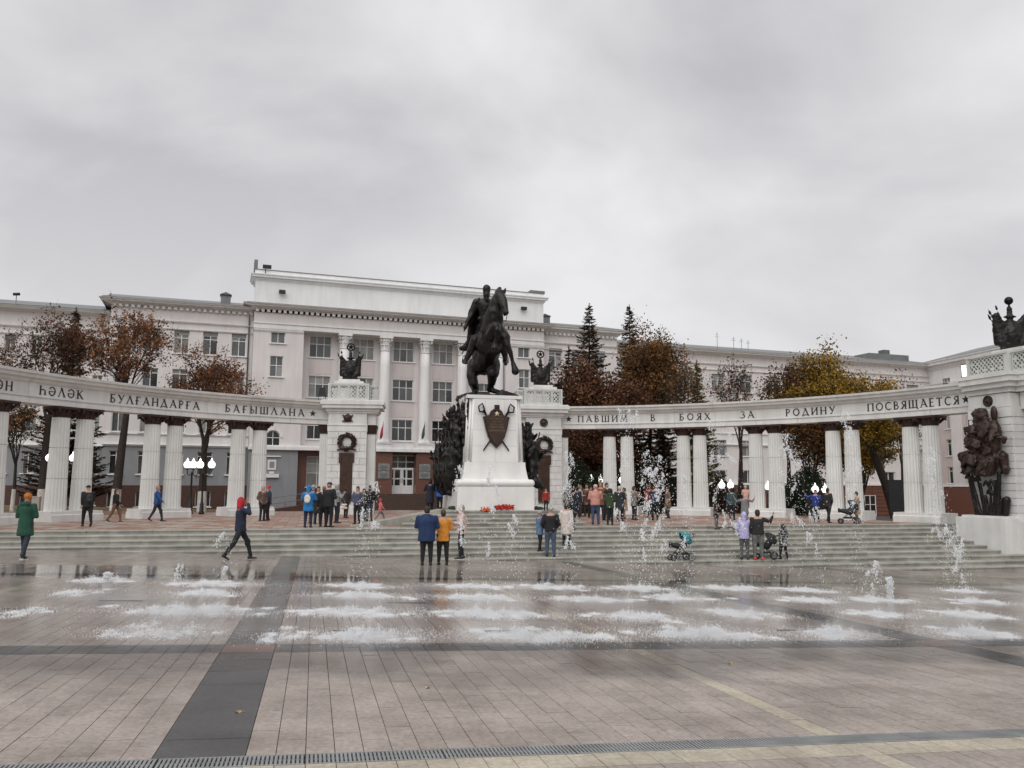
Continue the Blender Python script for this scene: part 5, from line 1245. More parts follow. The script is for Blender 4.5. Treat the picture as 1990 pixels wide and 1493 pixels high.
# ================================================================ RELIEF GROUPS ON THE PEDESTAL SIDES
def figure(H,x,y,z,s=1.0,yaw=0,arm=0,rnd=None):
    """one soldier of a relief, tapered limbs, height about 1.75*s"""
    M=Matrix.Translation((x,y,z))@Matrix.Rotation(yaw,4,'Z')@Matrix.Scale(s,4)
    q=lambda *p: tuple(M@Vector(p))
    c=lambda a,ra,b_,rb: H.append(('c',q(*a),ra*s,q(*b_),rb*s))
    c((0,0,1.1),.2,(0,0,1.42),.2); c((0,0,.75),.24,(0,0,1.15),.18); c((-.12,0,.8),.15,(-.15,-.1,.42),.1); c((-.15,-.1,.42),.1,(-.14,0,.04),.08); c((.12,0,.8),.15,(.16,.08,.42),.1); c((.16,.08,.42),.1,(.15,.05,.04),.08)
    c((-.18,0,1.42),.1,(-.34,-.12,1.15),.08); c((-.34,-.12,1.15),.075,(-.2,-.3,1.2+arm),.06); c((.18,0,1.42),.1,(.34,-.1,1.12),.08); c((.34,-.1,1.12),.075,(.25,-.3,1.3),.06)
    H.append(('e',q(0,-.03,1.66),(.105*s,.12*s,.14*s))); H.append(('e',q(0,0,1.72),(.125*s,.14*s,.09*s))); c((0,0,1.45),.07,(0,0,1.6),.065)
    c((0,.1,1.4),.22,(0.05,.15,.5),.28)
def relief(name,label,side,n,parts):
    o=thing(name,label,'bronze relief',(PC_.x,PC_.y,STZ),PR); H=[]; rr=random.Random(7+side)
    sx=side
    for (x,y,z,s,yaw,arm) in parts['fig']: figure(H,sx*x,y,z,s,yaw,arm)
    organic('figures',H,.06,bronze,o,1,.035,6)
    return o
Lr=relief('side_relief','crowded dark bronze soldiers under fanned banners on the left side of the pedestal',-1,0,
 {'fig':[(1.95,.7,1.15,1.1,-.5,0),(2.0,1.3,1.05,1.2,-1.0,.3),(2.15,2.0,.95,1.2,-1.4,0),(2.25,2.7,.95,1.2,-1.5,.3),(2.2,3.4,1.0,1.2,-1.5,0),(1.7,1.0,2.1,1.15,-.7,.5),(1.8,1.7,2.2,1.1,-1.1,.2),(1.85,2.4,2.15,1.15,-1.4,0),(1.9,3.1,2.1,1.1,-1.5,.3)]})
H=[]; rr=random.Random(12)
for i in range(9):   # fanned banners
    t=i/8; ang=math.radians(62+78*t); base=Vector((-1.5,.95+.13*i,3.2)); L_=1.85-.45*t; tip=base+Vector((math.cos(ang)*L_*.62-.05,.1*math.sin(i*2.),math.sin(ang)*L_))
    H.append(('c',tuple(base),.09,tuple(tip),.10,((0,1,0),.6))); H.append(('c',tuple(tip),.04,tuple(tip+(tip-base).normalized()*.22),.015))
for i in range(5): H.append(('c',(-1.4,.7+.28*i,3.0),.1,(-1.42-.03*i,.75+.28*i,4.3+.25*math.sin(i*2)),.12)); 
H.append(('c',(-1.33,.9,3.2),.05,(-1.33,.9,5.35),.03)); H.append(('c',(-1.2,.6,3.4),.06,(-1.22,.6,4.9),.09)); H.append(('c',(-1.2,.6,4.9),.06,(-1.22,.6,5.15),.02))
organic('banners',H,.045,bronze,Lr,1,.05,6)
g=MB(); 
for i in range(5): g.tube([(-1.9-.08*i,.6+.6*i,1.9),(-2.15-.08*i,.5+.6*i,3.6+.2*(i%2))],.026,6)
g.build('rifles',bronze,Lr)
H=[('c',(-1.6,.9,1.1),.25,(-1.45,1.2,3.4),.22),('c',(-1.8,1.8,1.0),.35,(-1.6,2.0,3.3),.26),('c',(-1.9,3.0,1.0),.4,(-1.6,3.0,3.2),.3)]
organic('backing',H,.07,bronze,Lr,1,.12,5)
Rr=relief('side_relief','dark bronze soldier with raised rifle on the right side of the pedestal',1,0,
 {'fig':[(1.95,.75,1.15,1.15,.5,.3),(1.85,1.5,2.0,1.2,.9,.5),(2.1,1.9,.9,1.2,.8,0),(1.9,2.6,1.6,1.2,1.2,.4)]})
H=[('c',(1.55,.9,1.3),.25,(1.5,1.2,3.7),.18),('c',(2.0,.7,1.3),.25,(2.3,.6,1.0),.12),('c',(1.9,.8,1.5),.3,(2.25,.65,1.2),.1),('c',(1.6,1.6,1.2),.4,(1.55,1.8,3.9),.25)]
organic('coat_folds',H,.06,bronze,Rr,1,.07,5)
g=MB(); g.tube([(1.85,.4,2.3),(2.15,.35,3.6)],.03,6); g.tube([(2.1,.6,2.5),(2.25,.6,3.2)],.025,6); g.build('rifle',bronze,Rr)
# ================================================================ TALL RELIEF ON THE FAR RIGHT PYLON
s0=at_y(1925,900,pc_.y-1).y/FPX
def Q(u,v,d=0):   # local to pylon frame, d = how far it stands out
    x,z=loc_u(u,v,.0); return (x,-.12-d,z)
rl=thing('tall_relief','tall brown bronze relief of helmets, armour and draped cloth over upright arrows, far right','bronze relief',(pc_.x,pc_.y,0),rotC)
H=[]
def C(a,ra,b_,rb,*k): H.append(('c',Q(*a),ra,Q(*b_),rb,*k))
def E(a,r,*k): H.append(('e',Q(*a),r,*k))
E((1922,809,.3),(.3,.26,.26)); C((1908,806,.3),.14,(1909,796,.25),.05); C((1910,814,.3),.1,(1935,816,.35),.09); E((1922,801,.3),(.25,.25,.18))   # helmet
C((1906,820,.25),.09,(1935,822,.4),.10); C((1930,822,.3),.12,(1940,826,.3),.12)
rr=random.Random(9)
E((1914,842,.25),(.42,.28,.5)); E((1932,840,.3),(.48,.3,.5)); E((1948,842,.28),(.26,.26,.6)); E((1908,864,.22),(.3,.28,.55)); E((1926,864,.32),(.55,.32,.55)); E((1944,866,.25),(.32,.28,.6))
for i in range(8): C((1900+6*i,848+4*(i%3),.42+.06*(i%2)),.07,(1903+5.5*i,884+3*(i%2),.40),.05)
for i in range(6): C((1905+7*i,828+2*(i%2),.48),.05,(1911+6*i,848+5*(i%3),.58),.06)
for (u0,v0,u1,v1,u2,v2) in ((1899,842,1918,856,1950,846),(1902,858,1925,872,1954,858),(1908,834,1930,846,1955,838),(1898,868,1915,880,1940,872)):
    C((u0,v0,.42),.05,(u1,v1,.62),.07); C((u1,v1,.62),.07,(u2,v2,.42),.04)
C((1940,854,.5),.08,(1957,850,.42),.07); C((1957,850,.35),.08,(1966,853,.25),.10); E((1964,858,.25),(.09,.12,.11))
E((1908,902,.35),(.42,.28,.42)); E((1930,900,.45),(.62,.36,.5)); E((1922,912,.35),(.72,.32,.32)); C((1889,906,.2),.08,(1903,888,.35),.16); C((1889,907,.25),.09,(1935,924,.42),.09); C((1904,920,.3),.09,(1944,922,.42),.09)
C((1948,890,.35),.18,(1945,918,.32),.14)
for i in range(11):
    a=i/10; C((1905+32*a,880+3*(i%2),.52),.05,(1893+54*a,914+6*math.sin(a*9),.62 if i%2 else .52),.07)
for (u0,v0,u1,v1) in ((1896,884,1918,908),(1912,884,1936,900),(1926,890,1950,880),(1906,902,1930,916)): C((u0,v0,.5),.06,(u1,v1,.72),.05)
C((1958,886,.12),.2,(1961,916,.1),.17); C((1962,905,.12),.11,(1969,912,.1),.06)
organic('armour_and_cloth',H,.042,bronze_r,rl,1,.03,7)
H=[]
E((1943,804,.2),(.17,.12,.34)); C((1944,818,.15),.1,(1944,826,.15),.08)    # upright mirror shape
organic('upper_emblem',H,.045,bronze_r,rl,1,.01,5)
H=[]
stems=[((1897,922),(1912,1002),.12),((1903,930),(1920,1002),.10),((1914,928),(1928,1002),.08),((1920,940),(1930,1002),.08),((1957,920),(1952,1002),.15),((1949,935),(1945,1002),.09),((1941,945),(1938,1002),.08),((1930,965),(1932,1002),.14),((1925,975),(1940,1002),.1),((1908,975),(1922,1002),.14)]
for a,b_,r in stems: C((a[0],a[1],.3),r*.62,(b_[0],b_[1],.25),r*.85)
for (u,v) in ((1897,925),(1905,930),(1916,928),(1932,940),(1942,938),(1939,955)): C((u-4,v+4,.35),.06,(u+2,v-4,.38),.07); C((u+2,v-4,.38),.06,(u+6,v+6,.35),.05)
C((1965,972,.12),.17,(1962,1000,.12),.15); C((1914,1000,.25),.10,(1952,1000,.25),.10)
organic('arrow_sheaf',H,.038,bronze,rl,1,.012,6)
# draped sheets with crisp hems over the armour
rr=random.Random(21)
def drape(u,v,d,w,h,rot,folds=3,amp=.05):
    c=Vector(Q(u,v,d)); ca,sa=math.cos(rot),math.sin(rot); n,m=12,9; vs=[]; ph=rr.random()*6; u=1928+(u-1926)*.72; w*=rr.uniform(.85,1.1); h*=rr.uniform(.6,.85); rot+=rr.uniform(-.55,.55); tp=rr.uniform(.7,1.05); sk=rr.uniform(-.25,.25)
    for j in range(m+1):
        for i in range(n+1):
            x=(i/n-.5)*w*(tp+(1-tp)*j/m); z=(.5-j/m)*h*(1+sk*(i/n-.5)*2)-.22*h*math.sin(i/n*PI*folds+ph)*(j/m)+.12*h*math.sin(i/n*PI+ph)*(1-j/m); y=-amp*math.sin(i/n*PI*2*folds+ph+j*.25)*(.3+.7*j/m)-.16*math.sin(PI*i/n)-.05*j/m+.03*math.sin(ph+i*1.9+j*1.3)
            vs.append((c.x+x*ca-z*sa,c.y+y,c.z+x*sa+z*ca))
    me=bpy.data.meshes.new('drapery'); me.from_pydata(vs,[],[(j*(n+1)+i,j*(n+1)+i+1,(j+1)*(n+1)+i+1,(j+1)*(n+1)+i) for j in range(m) for i in range(n)]); me.materials.append(bronze_r)
    for q in me.polygons: q.use_smooth=True
    o_=link('drapery',me,rl); md=o_.modifiers.new('t','SOLIDIFY'); md.thickness=.03; md.offset=1
for a_ in ((1911,836,.62,.62,.5,.25),(1936,838,.66,.6,.55,-.2),(1950,848,.5,.4,.6,.1),(1904,858,.5,.5,.6,.35),(1926,862,.82,.8,.55,-.08),(1944,874,.62,.55,.6,-.3),(1899,890,.55,.6,.6,.5),(1920,894,.9,.9,.6,.12),(1940,902,.78,.7,.6,-.25),(1913,912,.75,.9,.45,.1),(1935,916,.7,.7,.4,-.15)): drape(*a_,folds=rr.choice((2,3,3)))
g=MB(); [g.tube([Q(a,b_,.55),Q(c,d_,.62)],.035,6) for a,b_,c,d_ in ((1900,905,1945,876),(1905,872,1950,893),(1948,852,1972,846))]; g.build('staffs',bronze,rl)
# ================================================================ TREES
leafm={}
def leaf_mat(c,nm):
    if nm not in leafm:
        m=mat(nm,tuple(q*1.3 for q in c),.8,.45,1.2,spec=.2,detail=6); leafm[nm]=m
    return leafm[nm]
def px_at(u,y): # x on the line of sight
    return at_y(u,900,y).x
def broadleaf(name,label,u,y,vtop,uw,leafc,nleaf,seed,trunk_r=.22,fork=.35,lean=0,wash=True,leafsize=.13,bare=.3,spread_up=.9,cat='tree',group=None,leafname=None,extra=None):
    r=random.Random(seed); x=px_at(u,y); z0=land_z(x,y)-.1; top=at_y(u,vtop,y).z; Hh=top-z0; R=uw/2*y/FPX
    o=thing(name,label,cat,(x,y,z0),0,group); g=MB(); tips=[]; gw=MB()
    def br(p,d,L_,r0,depth,maxd):
        n=3 if depth<2 else 2; pts=[p]; rs=[r0]; q=p.copy(); dd=d.copy()
        for i in range(n):
            dd=(dd+Vector((r.gauss(0,.13),r.gauss(0,.13),r.gauss(.03,.08)))).normalized(); q=q+dd*L_/n; pts.append(q.copy()); rs.append(r0*(1-.45*(i+1)/n))
            if depth>=1: tips.append((q.copy(),depth))
        g.tube(pts,rs,7 if depth<1 else (5 if depth<3 else 3),caps=False)
        if depth>=maxd: return
        nb=r.choice((3,3,4)) if 0<depth<3 else 3 if depth else r.choice((5,6,7))
        for k in range(nb):
            t=r.uniform(.35,1) if k else 1.0; i=min(n-1,int(t*n)); base=pts[i].lerp(pts[i+1],t*n-i)
            a=r.random()*6.283; tl=r.uniform(.3,.85) if k else r.uniform(.05,.3)
            u_=dd.orthogonal().normalized(); w=dd.cross(u_); nd=(dd*math.cos(tl)+(u_*math.cos(a)+w*math.sin(a))*math.sin(tl)+Vector((0,0,.12))).normalized()
            br(base,nd,L_*r.uniform(.5,.72),max(.012,rs[i]*r.uniform(.4,.6)),depth+1,maxd)
    ht=Hh*fork; P0=Vector((0,0,0)); P1=Vector((lean*ht*.5,0,ht*.55)); P2=Vector((lean*ht,r.gauss(0,.1),ht))
    g.tube([P0-Vector((0,0,.5)),P0+Vector((0,0,.1)),P1,P2],[trunk_r*1.5,trunk_r*1.15,trunk_r*.95,trunk_r*.85],10,caps=False)
    nl=r.choice((4,5))
    for k in range(nl):
        a=6.283*k/nl+r.uniform(-.4,.4); tl=(R/(Hh-ht))*r.uniform(.45,.85) if k else .05
        d=Vector((math.cos(a)*math.sin(tl),math.sin(a)*math.sin(tl),math.cos(tl))).normalized()
        br(P2-Vector((0,0,ht*.12*k/nl)),d,(Hh-ht)*r.uniform(.46,.58),trunk_r*r.uniform(.45,.7),0,4 if nleaf<8000 else 3)
    # keep the crown inside its measured outline
    mxz=max(t[0].z for t in tips); mx_=sorted(abs(t[0].x-lean*ht) for t in tips)[int(len(tips)*.97)]
    kz=(Hh-ht)/(mxz-ht); kx=R/mx_
    def fit(p):
        p=Vector(p)
        if p.z>ht*.8: f=min(1,(p.z-ht*.8)/(ht*.3)); p.x=lean*ht+(p.x-lean*ht)*(1+(kx-1)*f); p.y=p.y*(1+(min(kx,1.3)-1)*f); p.z=ht*.8+(p.z-ht*.8)*(Hh-ht*.8)/(mxz-ht*.8)
        return p
    g.v=[tuple(fit(p)) for p in g.v]; g.build('trunk',bark,o)
    if wash: gw.tube([(0,0,-.4),(0,0,.1),(lean*1.4*.9,0,1.5)],[trunk_r*1.55,trunk_r*1.2,trunk_r*1.1],12,caps=False); gw.build('whitewash',limewash,o)
    if nleaf:
        g=MB(); tips=[fit(t[0]) for t in tips if t[1]>=(2 if nleaf<9000 else 1)]; clumps=[t for t in tips if r.random()<1-bare*.5]
        cs_=[leaf_mat(c,f'{leafname or name}_leaf_{i}') for i,c in enumerate(leafc)]
        rng=np.random.default_rng(seed); nleaf=int(nleaf*(1.25 if nleaf<8000 else 1.9)); K=np.array([tuple(q) for q in clumps]); ix=rng.integers(0,len(K),nleaf); sg=.40 if nleaf>20000 else .20
        P_=K[ix]+rng.normal(size=(nleaf,3))*sg*np.array([1,1,.9]); tone=np.array([noise.noise(q*.6+Vector((seed,0,0))) for q in clumps])[ix]+.5+rng.uniform(-.25,.25,nleaf)
        mi=np.clip((tone*len(cs_)).astype(int),0,len(cs_)-1); S_=leafsize*.68*rng.uniform(.55,1.3,nleaf)
        quads('crown',rand_leaves(P_,S_,rng),cs_,mi,o)
    return o
def spruce(name,label,u,y,vtop,uw,vbase,cols,seed,n=9000,group='spruces behind the colonnade'):
    r=random.Random(seed); x=px_at(u,y); z0=land_z(x,y)-.1; top=at_y(u,vtop,y).z; Hh=top-z0; R=uw/2*y/FPX; zb=max(.3,at_y(u,vbase,y).z-z0)
    o=thing(name,label,'spruce',(x,y,z0),0,group); g=MB(); g.tube([(0,0,-.3),(0,0,Hh*.5),(0,0,Hh+.05)],[.24,.13,.012],8,caps=False); g.build('trunk',bark,o)
    g=MB(); cs_=[leaf_mat(c,f'{name}_needle_{i}') for i,c in enumerate(cols)]
    rng=np.random.default_rng(seed); Q=[];MI=[]
    z=zb*.4; R*=1.45
    while z<Hh-.15:
        t=z/Hh; L0=R*(1-t)**.9+.12; nb=int(6+9*(1-t))
        for k in range(nb):
            a=r.random()*6.283; L_=L0*r.uniform(.55,1.1); zz=z+r.uniform(-.1,.1); m=max(9,int(L_*46)); q=rng.uniform(.12,1,m)
            d=np.array([math.cos(a),math.sin(a),0]); sv=np.array([-d[1],d[0],0]); zc=zz+L_*(-.30*q+.34*q*q)+.0
            w=(.26*(1-q*.75)+.04)*(.5+.5*min(1,L_)); off=rng.uniform(-1,1,m)*w
            c=d*(L_*q)[:,None]+sv*off[:,None]; c[:,2]=zc-abs(off)*.45-rng.uniform(0,.10,m); l=rng.uniform(.06,.13,m)[:,None]
            dd=(d*.8+sv*np.sign(off)[:,None]*.6+rng.normal(size=(m,3))*.25); n_=np.cross(dd,rng.normal(size=(m,3))); n_/=np.linalg.norm(n_,axis=1,keepdims=True)+1e-9
            Q.append(np.stack([c-dd*l,c+n_*l*.32,c+dd*l*1.2,c-n_*l*.32],1)); MI.append(np.full(m,r.randrange(len(cs_))))
        z+=.26 if t<.85 else .24
    m=70; zz=Hh-rng.uniform(0,.8,m); c=np.stack([rng.normal(0,.03,m),rng.normal(0,.03,m),zz],1); a=rng.uniform(0,6.28,m); l=(.05+.16*(Hh-zz))[:,None]; dd=np.stack([np.cos(a),np.sin(a),np.full(m,.5)],1); n_=np.stack([-np.sin(a),np.cos(a),np.zeros(m)],1)
    Q.append(np.stack([c-n_*.03,c+n_*.03,c+dd*l+n_*.02,c+dd*l-n_*.02],1)); MI.append(np.zeros(m,int))
    quads('crown',np.concatenate(Q),cs_,np.concatenate(MI),o); return o
RB=[(.05,.024,.014),(.08,.036,.019),(.115,.052,.026)]; RO=[(.10,.045,.022),(.15,.066,.032),(.18,.085,.042)]; GB=[(.06,.030,.013),(.11,.052,.018),(.145,.07,.022),(.055,.036,.017)]; GO=[(.10,.065,.010),(.17,.105,.013),(.21,.115,.016),(.07,.055,.014)]
DG=[(.012,.018,.011),(.018,.026,.015),(.026,.034,.018)]; DR=[(.03,.02,.012),(.045,.024,.013),(.022,.022,.012)]
gl='autumn trees behind the left colonnade'; gr='autumn trees behind the right colonnade'
broadleaf('autumn_tree','thin forked tree with sparse brown leaves at the far left edge',-2,56,640,90,RB,3500,11,.16,.5,.02,True,group=gl,leafname='a')
broadleaf('autumn_tree','slim dark twin stemmed tree between the two leftmost column pairs',30,53,760,90,GB,1500,12,.11,.42,.03,True,group=gl,leafname='b')
broadleaf('autumn_tree','tall brown tree left of the dark spruce, thinning towards its top',86,54,585,130,RB,3600,13,.26,.45,.01,True,group=gl,leafname='a')
spruce('spruce','dark reddish spruce standing between two brown trees on the left',128,58,598,125,905,DR,14,group=None)
broadleaf('autumn_tree','brown crowned tree with bare lower branches, straight dark trunk left of the lamps',228,54,580,135,RO,5200,15,.27,.5,.06,True,group=gl,leafname='c',bare=.6)
broadleaf('autumn_tree','low wide tree with red brown leaves left of the main block',396,56,668,172,RO,6800,16,.26,.36,0,True,group=gl,leafname='c')
spruce('spruce','tall pointed dark green spruce just right of the rider pylon',1147,63,590,150,1000,DG,21)
spruce('spruce','shorter broad dark green spruce directly behind the right wreath pylon',1106,60,672,120,1000,DG,22)
spruce('spruce','tall narrow spruce rising behind the big brown tree',1227,66,592,125,1000,DG,23)
broadleaf('autumn_tree','broad russet tree in front of the two tall spruces',1195,59,690,165,RB,15000,31,.25,.3,0,False,group=gr,leafname='d',leafsize=.14)
broadleaf('autumn_tree','tall brown gold tree right of the second tall spruce',1262,61,625,125,GB,13000,32,.25,.35,0,False,group=gr,leafname='e',leafsize=.14)
spruce('spruce','dark spruce with low drooping boughs under the brown trees',1290,59,760,110,1000,DG,24)
broadleaf('autumn_tree','almost bare thin tree left of the yellow green larch',1322,56,690,85,GB,900,33,.12,.4,0,False,group=gr,leafname='e')
spruce('larch','yellow green larch between bare trees above the right colonnade',1358,57,700,85,1000,[(.10,.085,.02),(.14,.11,.025),(.06,.06,.02)],25,group=None)
broadleaf('autumn_tree','bare forked tree with a few brown leaves between the second and third column pairs',1437,53,690,120,RB,900,34,.17,.42,.02,False,group=gr,leafname='a',bare=.5)
broadleaf('autumn_tree','brown half bare tree left of the big golden tree',1532,56,700,85,RB,3000,35,.17,.4,0,False,group=gr,leafname='a')
broadleaf('autumn_tree','largest tree, dense golden yellow crown above the right colonnade',1622,56,668,190,GO,26000,36,.28,.3,0,False,group=gr,leafname='f',leafsize=.14)
broadleaf('autumn_tree','golden tree with slanting dark trunk before the last column pair',1735,49,760,150,GO,9000,37,.24,.5,-.28,False,group=gr,leafname='f',leafsize=.12)
broadleaf('autumn_tree','small bare pinkish tree right of the golden crown',1752,60,722,75,[(.16,.09,.075),(.12,.06,.05)],1400,38,.12,.4,0,False,group=gr,leafname='g')
broadleaf('autumn_tree','brown tree low behind the fountain jets, right of the wreath pylon',1150,58,820,120,RB,12000,39,.15,.25,0,False,group=gr,leafname='d')
broadleaf('autumn_tree','low brown gold tree filling the gap between third and fourth right column pairs',1578,55,755,115,GO,11000,41,.18,.18,0,False,group=gr,leafname='e',leafsize=.13)
broadleaf('autumn_tree','low golden brown foliage behind the fourth right column pair',1672,55,770,110,GO,9000,42,.18,.2,0,False,group=gr,leafname='f',leafsize=.13)
# clipped dark shrubs at the foot of the trees
def shrub(label,u,y,w,h,cols,seed,n=2600):
    r=random.Random(seed); x=px_at(u,y); z0=land_z(x,y); o=thing('shrub',label,'shrub',(x,y,z0),0,'shrubs behind the right colonnade'); g=MB(); cs_=[leaf_mat(c,f'shrub_leaf_{i}_{cols[0][0]}') for i,c in enumerate(cols)]
    rng=np.random.default_rng(seed); n=int(n*2.2); a=rng.uniform(0,6.283,n); q=rng.uniform(0,1,n)**.5; z=rng.uniform(0,1,n)**.8; lump=1+.25*np.sin(a*3+seed)*z
    P_=np.stack([np.cos(a)*q*w/2*(1-.45*z*z)*lump,np.sin(a)*q*w/2*(1-.45*z*z)*lump,z*h*(1-.25*q*q)],1)
    quads('foliage',rand_leaves(P_,rng.uniform(.04,.08,n),rng),cs_,rng.integers(0,len(cs_),n),o)
    g=MB(); [g.tube([(0,0,-.1),(r.uniform(-.4,.4),r.uniform(-.4,.4),h*.7)],[.03,.012],5) for _ in range(6)]; g.build('stems',bark,o)
for i,(u,y,w,h,c,l) in enumerate(((1120,52,3.4,3.6,DG,'dark shrub right beside the wreath pylon'),(1170,53,3.2,3.0,DG,'dark shrub behind the first right column pair'),(1262,53,3.4,3.6,DR,'tall dark brown shrub between first and second right column pairs'),(1305,53,2.6,2.6,DG,'dark shrub left of the second right column pair'),(1400,53,2.6,2.4,DR,'brown shrub behind the twin lamps'),(1570,50,3.0,3.0,DG,'dark shrub between third and fourth right column pairs'),(1535,52,2.2,2.2,DG,'low dark shrub right of the third column pair'))): shrub(l,u,y,w,h,c,50+i)
# ================================================================ LAMPS
LG=MB(); LG.lathe([(.05,-.02),(.12,.01),(.18,.09),(.205,.18),(.19,.28),(.13,.36),(.065,.41),(.05,.45),(.055,.48),(.03,.52),(.008,.58)],14)
LGM=LG.mesh('glass_globe',lampglow)
def lamp(label,u,vg,y,arms,rot=0,zbase=None,group='lit tulip lamps behind the columns'):
    x=px_at(u,y); zb=land_z(x,y) if zbase is None else zbase; zt=at_y(u,vg,y).z   # vg: centre of globe
    o=thing('street_lamp',label,'street lamp',(x,y,zb),rot,group); h=zt-zb-.2
    g=MB(); g.lathe([(.16,0),(.16,.12),(.12,.2),(.11,.6),(.07,.7),(.055,1.0),(.05,h-.35),(.07,h-.33),(.05,h-.2)],12); g.build('post',darkmetal,o)
    for ax in arms:
        ar=link('arm',None,o); g=MB()
        if abs(ax)>.01: g.tube([(0,0,h-.3),(ax*.4,0,h-.42),(ax*.85,0,h-.36),(ax,0,h-.2),(ax,0,h-.06)],.028,6)
        else: g.tube([(0,0,h-.3),(0,0,h-.05)],.03,6)
        g.lathe([(.05,h-.1),(.14,h-.05),(.15,h+.0)],10,c=(ax,0,0)); g.build('bracket',darkmetal,ar)
        gl_=link('lamp_globe',LGM,ar); gl_.location=(ax,0,h)
lamp('leftmost lit lamp, its two white globes either side of the first full column',118,890,49,(-.70,.70))
lamp('lit lamp with three clustered globes left of the third column pair',374,903,47.5,(-.28,.06,.45))
lamp('lit lamp with one globe on an arm right of the three globe cluster',396,903,47.5,(.46,))
lamp('lit twin lamp above the crowd, left of the first right column pair',1158,933,53,(-.30,.30))
lamp('lit lamp half hidden by the first right column pair',1208,933,53,(0,))
lamp('lit single lamp seen between the two columns of the second right pair',1326,941,53,(0,))
lamp('lit twin lamp left of the third right column pair',1410,943,52,(-.27,.27))
lamp('lit lamp glimpsed between the columns of the third pair',1491,946,52,(0,))
lamp('lit twin lamp beside the man in black, left of the fourth pair',1592,951,49,(-.3,.28))
lamp('lit lamp at the left edge of the last column pair',1757,958,46,(0,))
# bollard, dark display block
x=px_at(76,45); o=thing('stone_post','pale short square stone post left of the first full column pair','post',(x,45,-.02),.2); g=MB(); g.bx(-.19,.19,-.15,.15,0,.98); g.build('block',mat('pale_post',(.36,.31,.28),.7,.1,3),o); g=MB(); g.bx(-.21,.21,-.17,.17,.98,1.02); g.build('cap',mat('pale_post2',(.42,.37,.33),.7,.1,3),o)
for u,y,w,h,l in ((1585,47,1.3,1.2,'black information stand behind the spray left of the fourth pair'),(1740,45,1.0,2.1,'black display stand left of the last column pair')):
    x=px_at(u,y); o=thing('information_stand',l,'stand',(x,y,-.01),.15); g=MB(); g.bx(-w/2,w/2,-.06,.06,.25,h); g.build('panel',darkmetal,o); g=MB(); [g.bx(s*w*.4-.03,s*w*.4+.03,-.05,.05,0,.25) for s in(-1,1)]; g.build('leg',darkmetal,o)
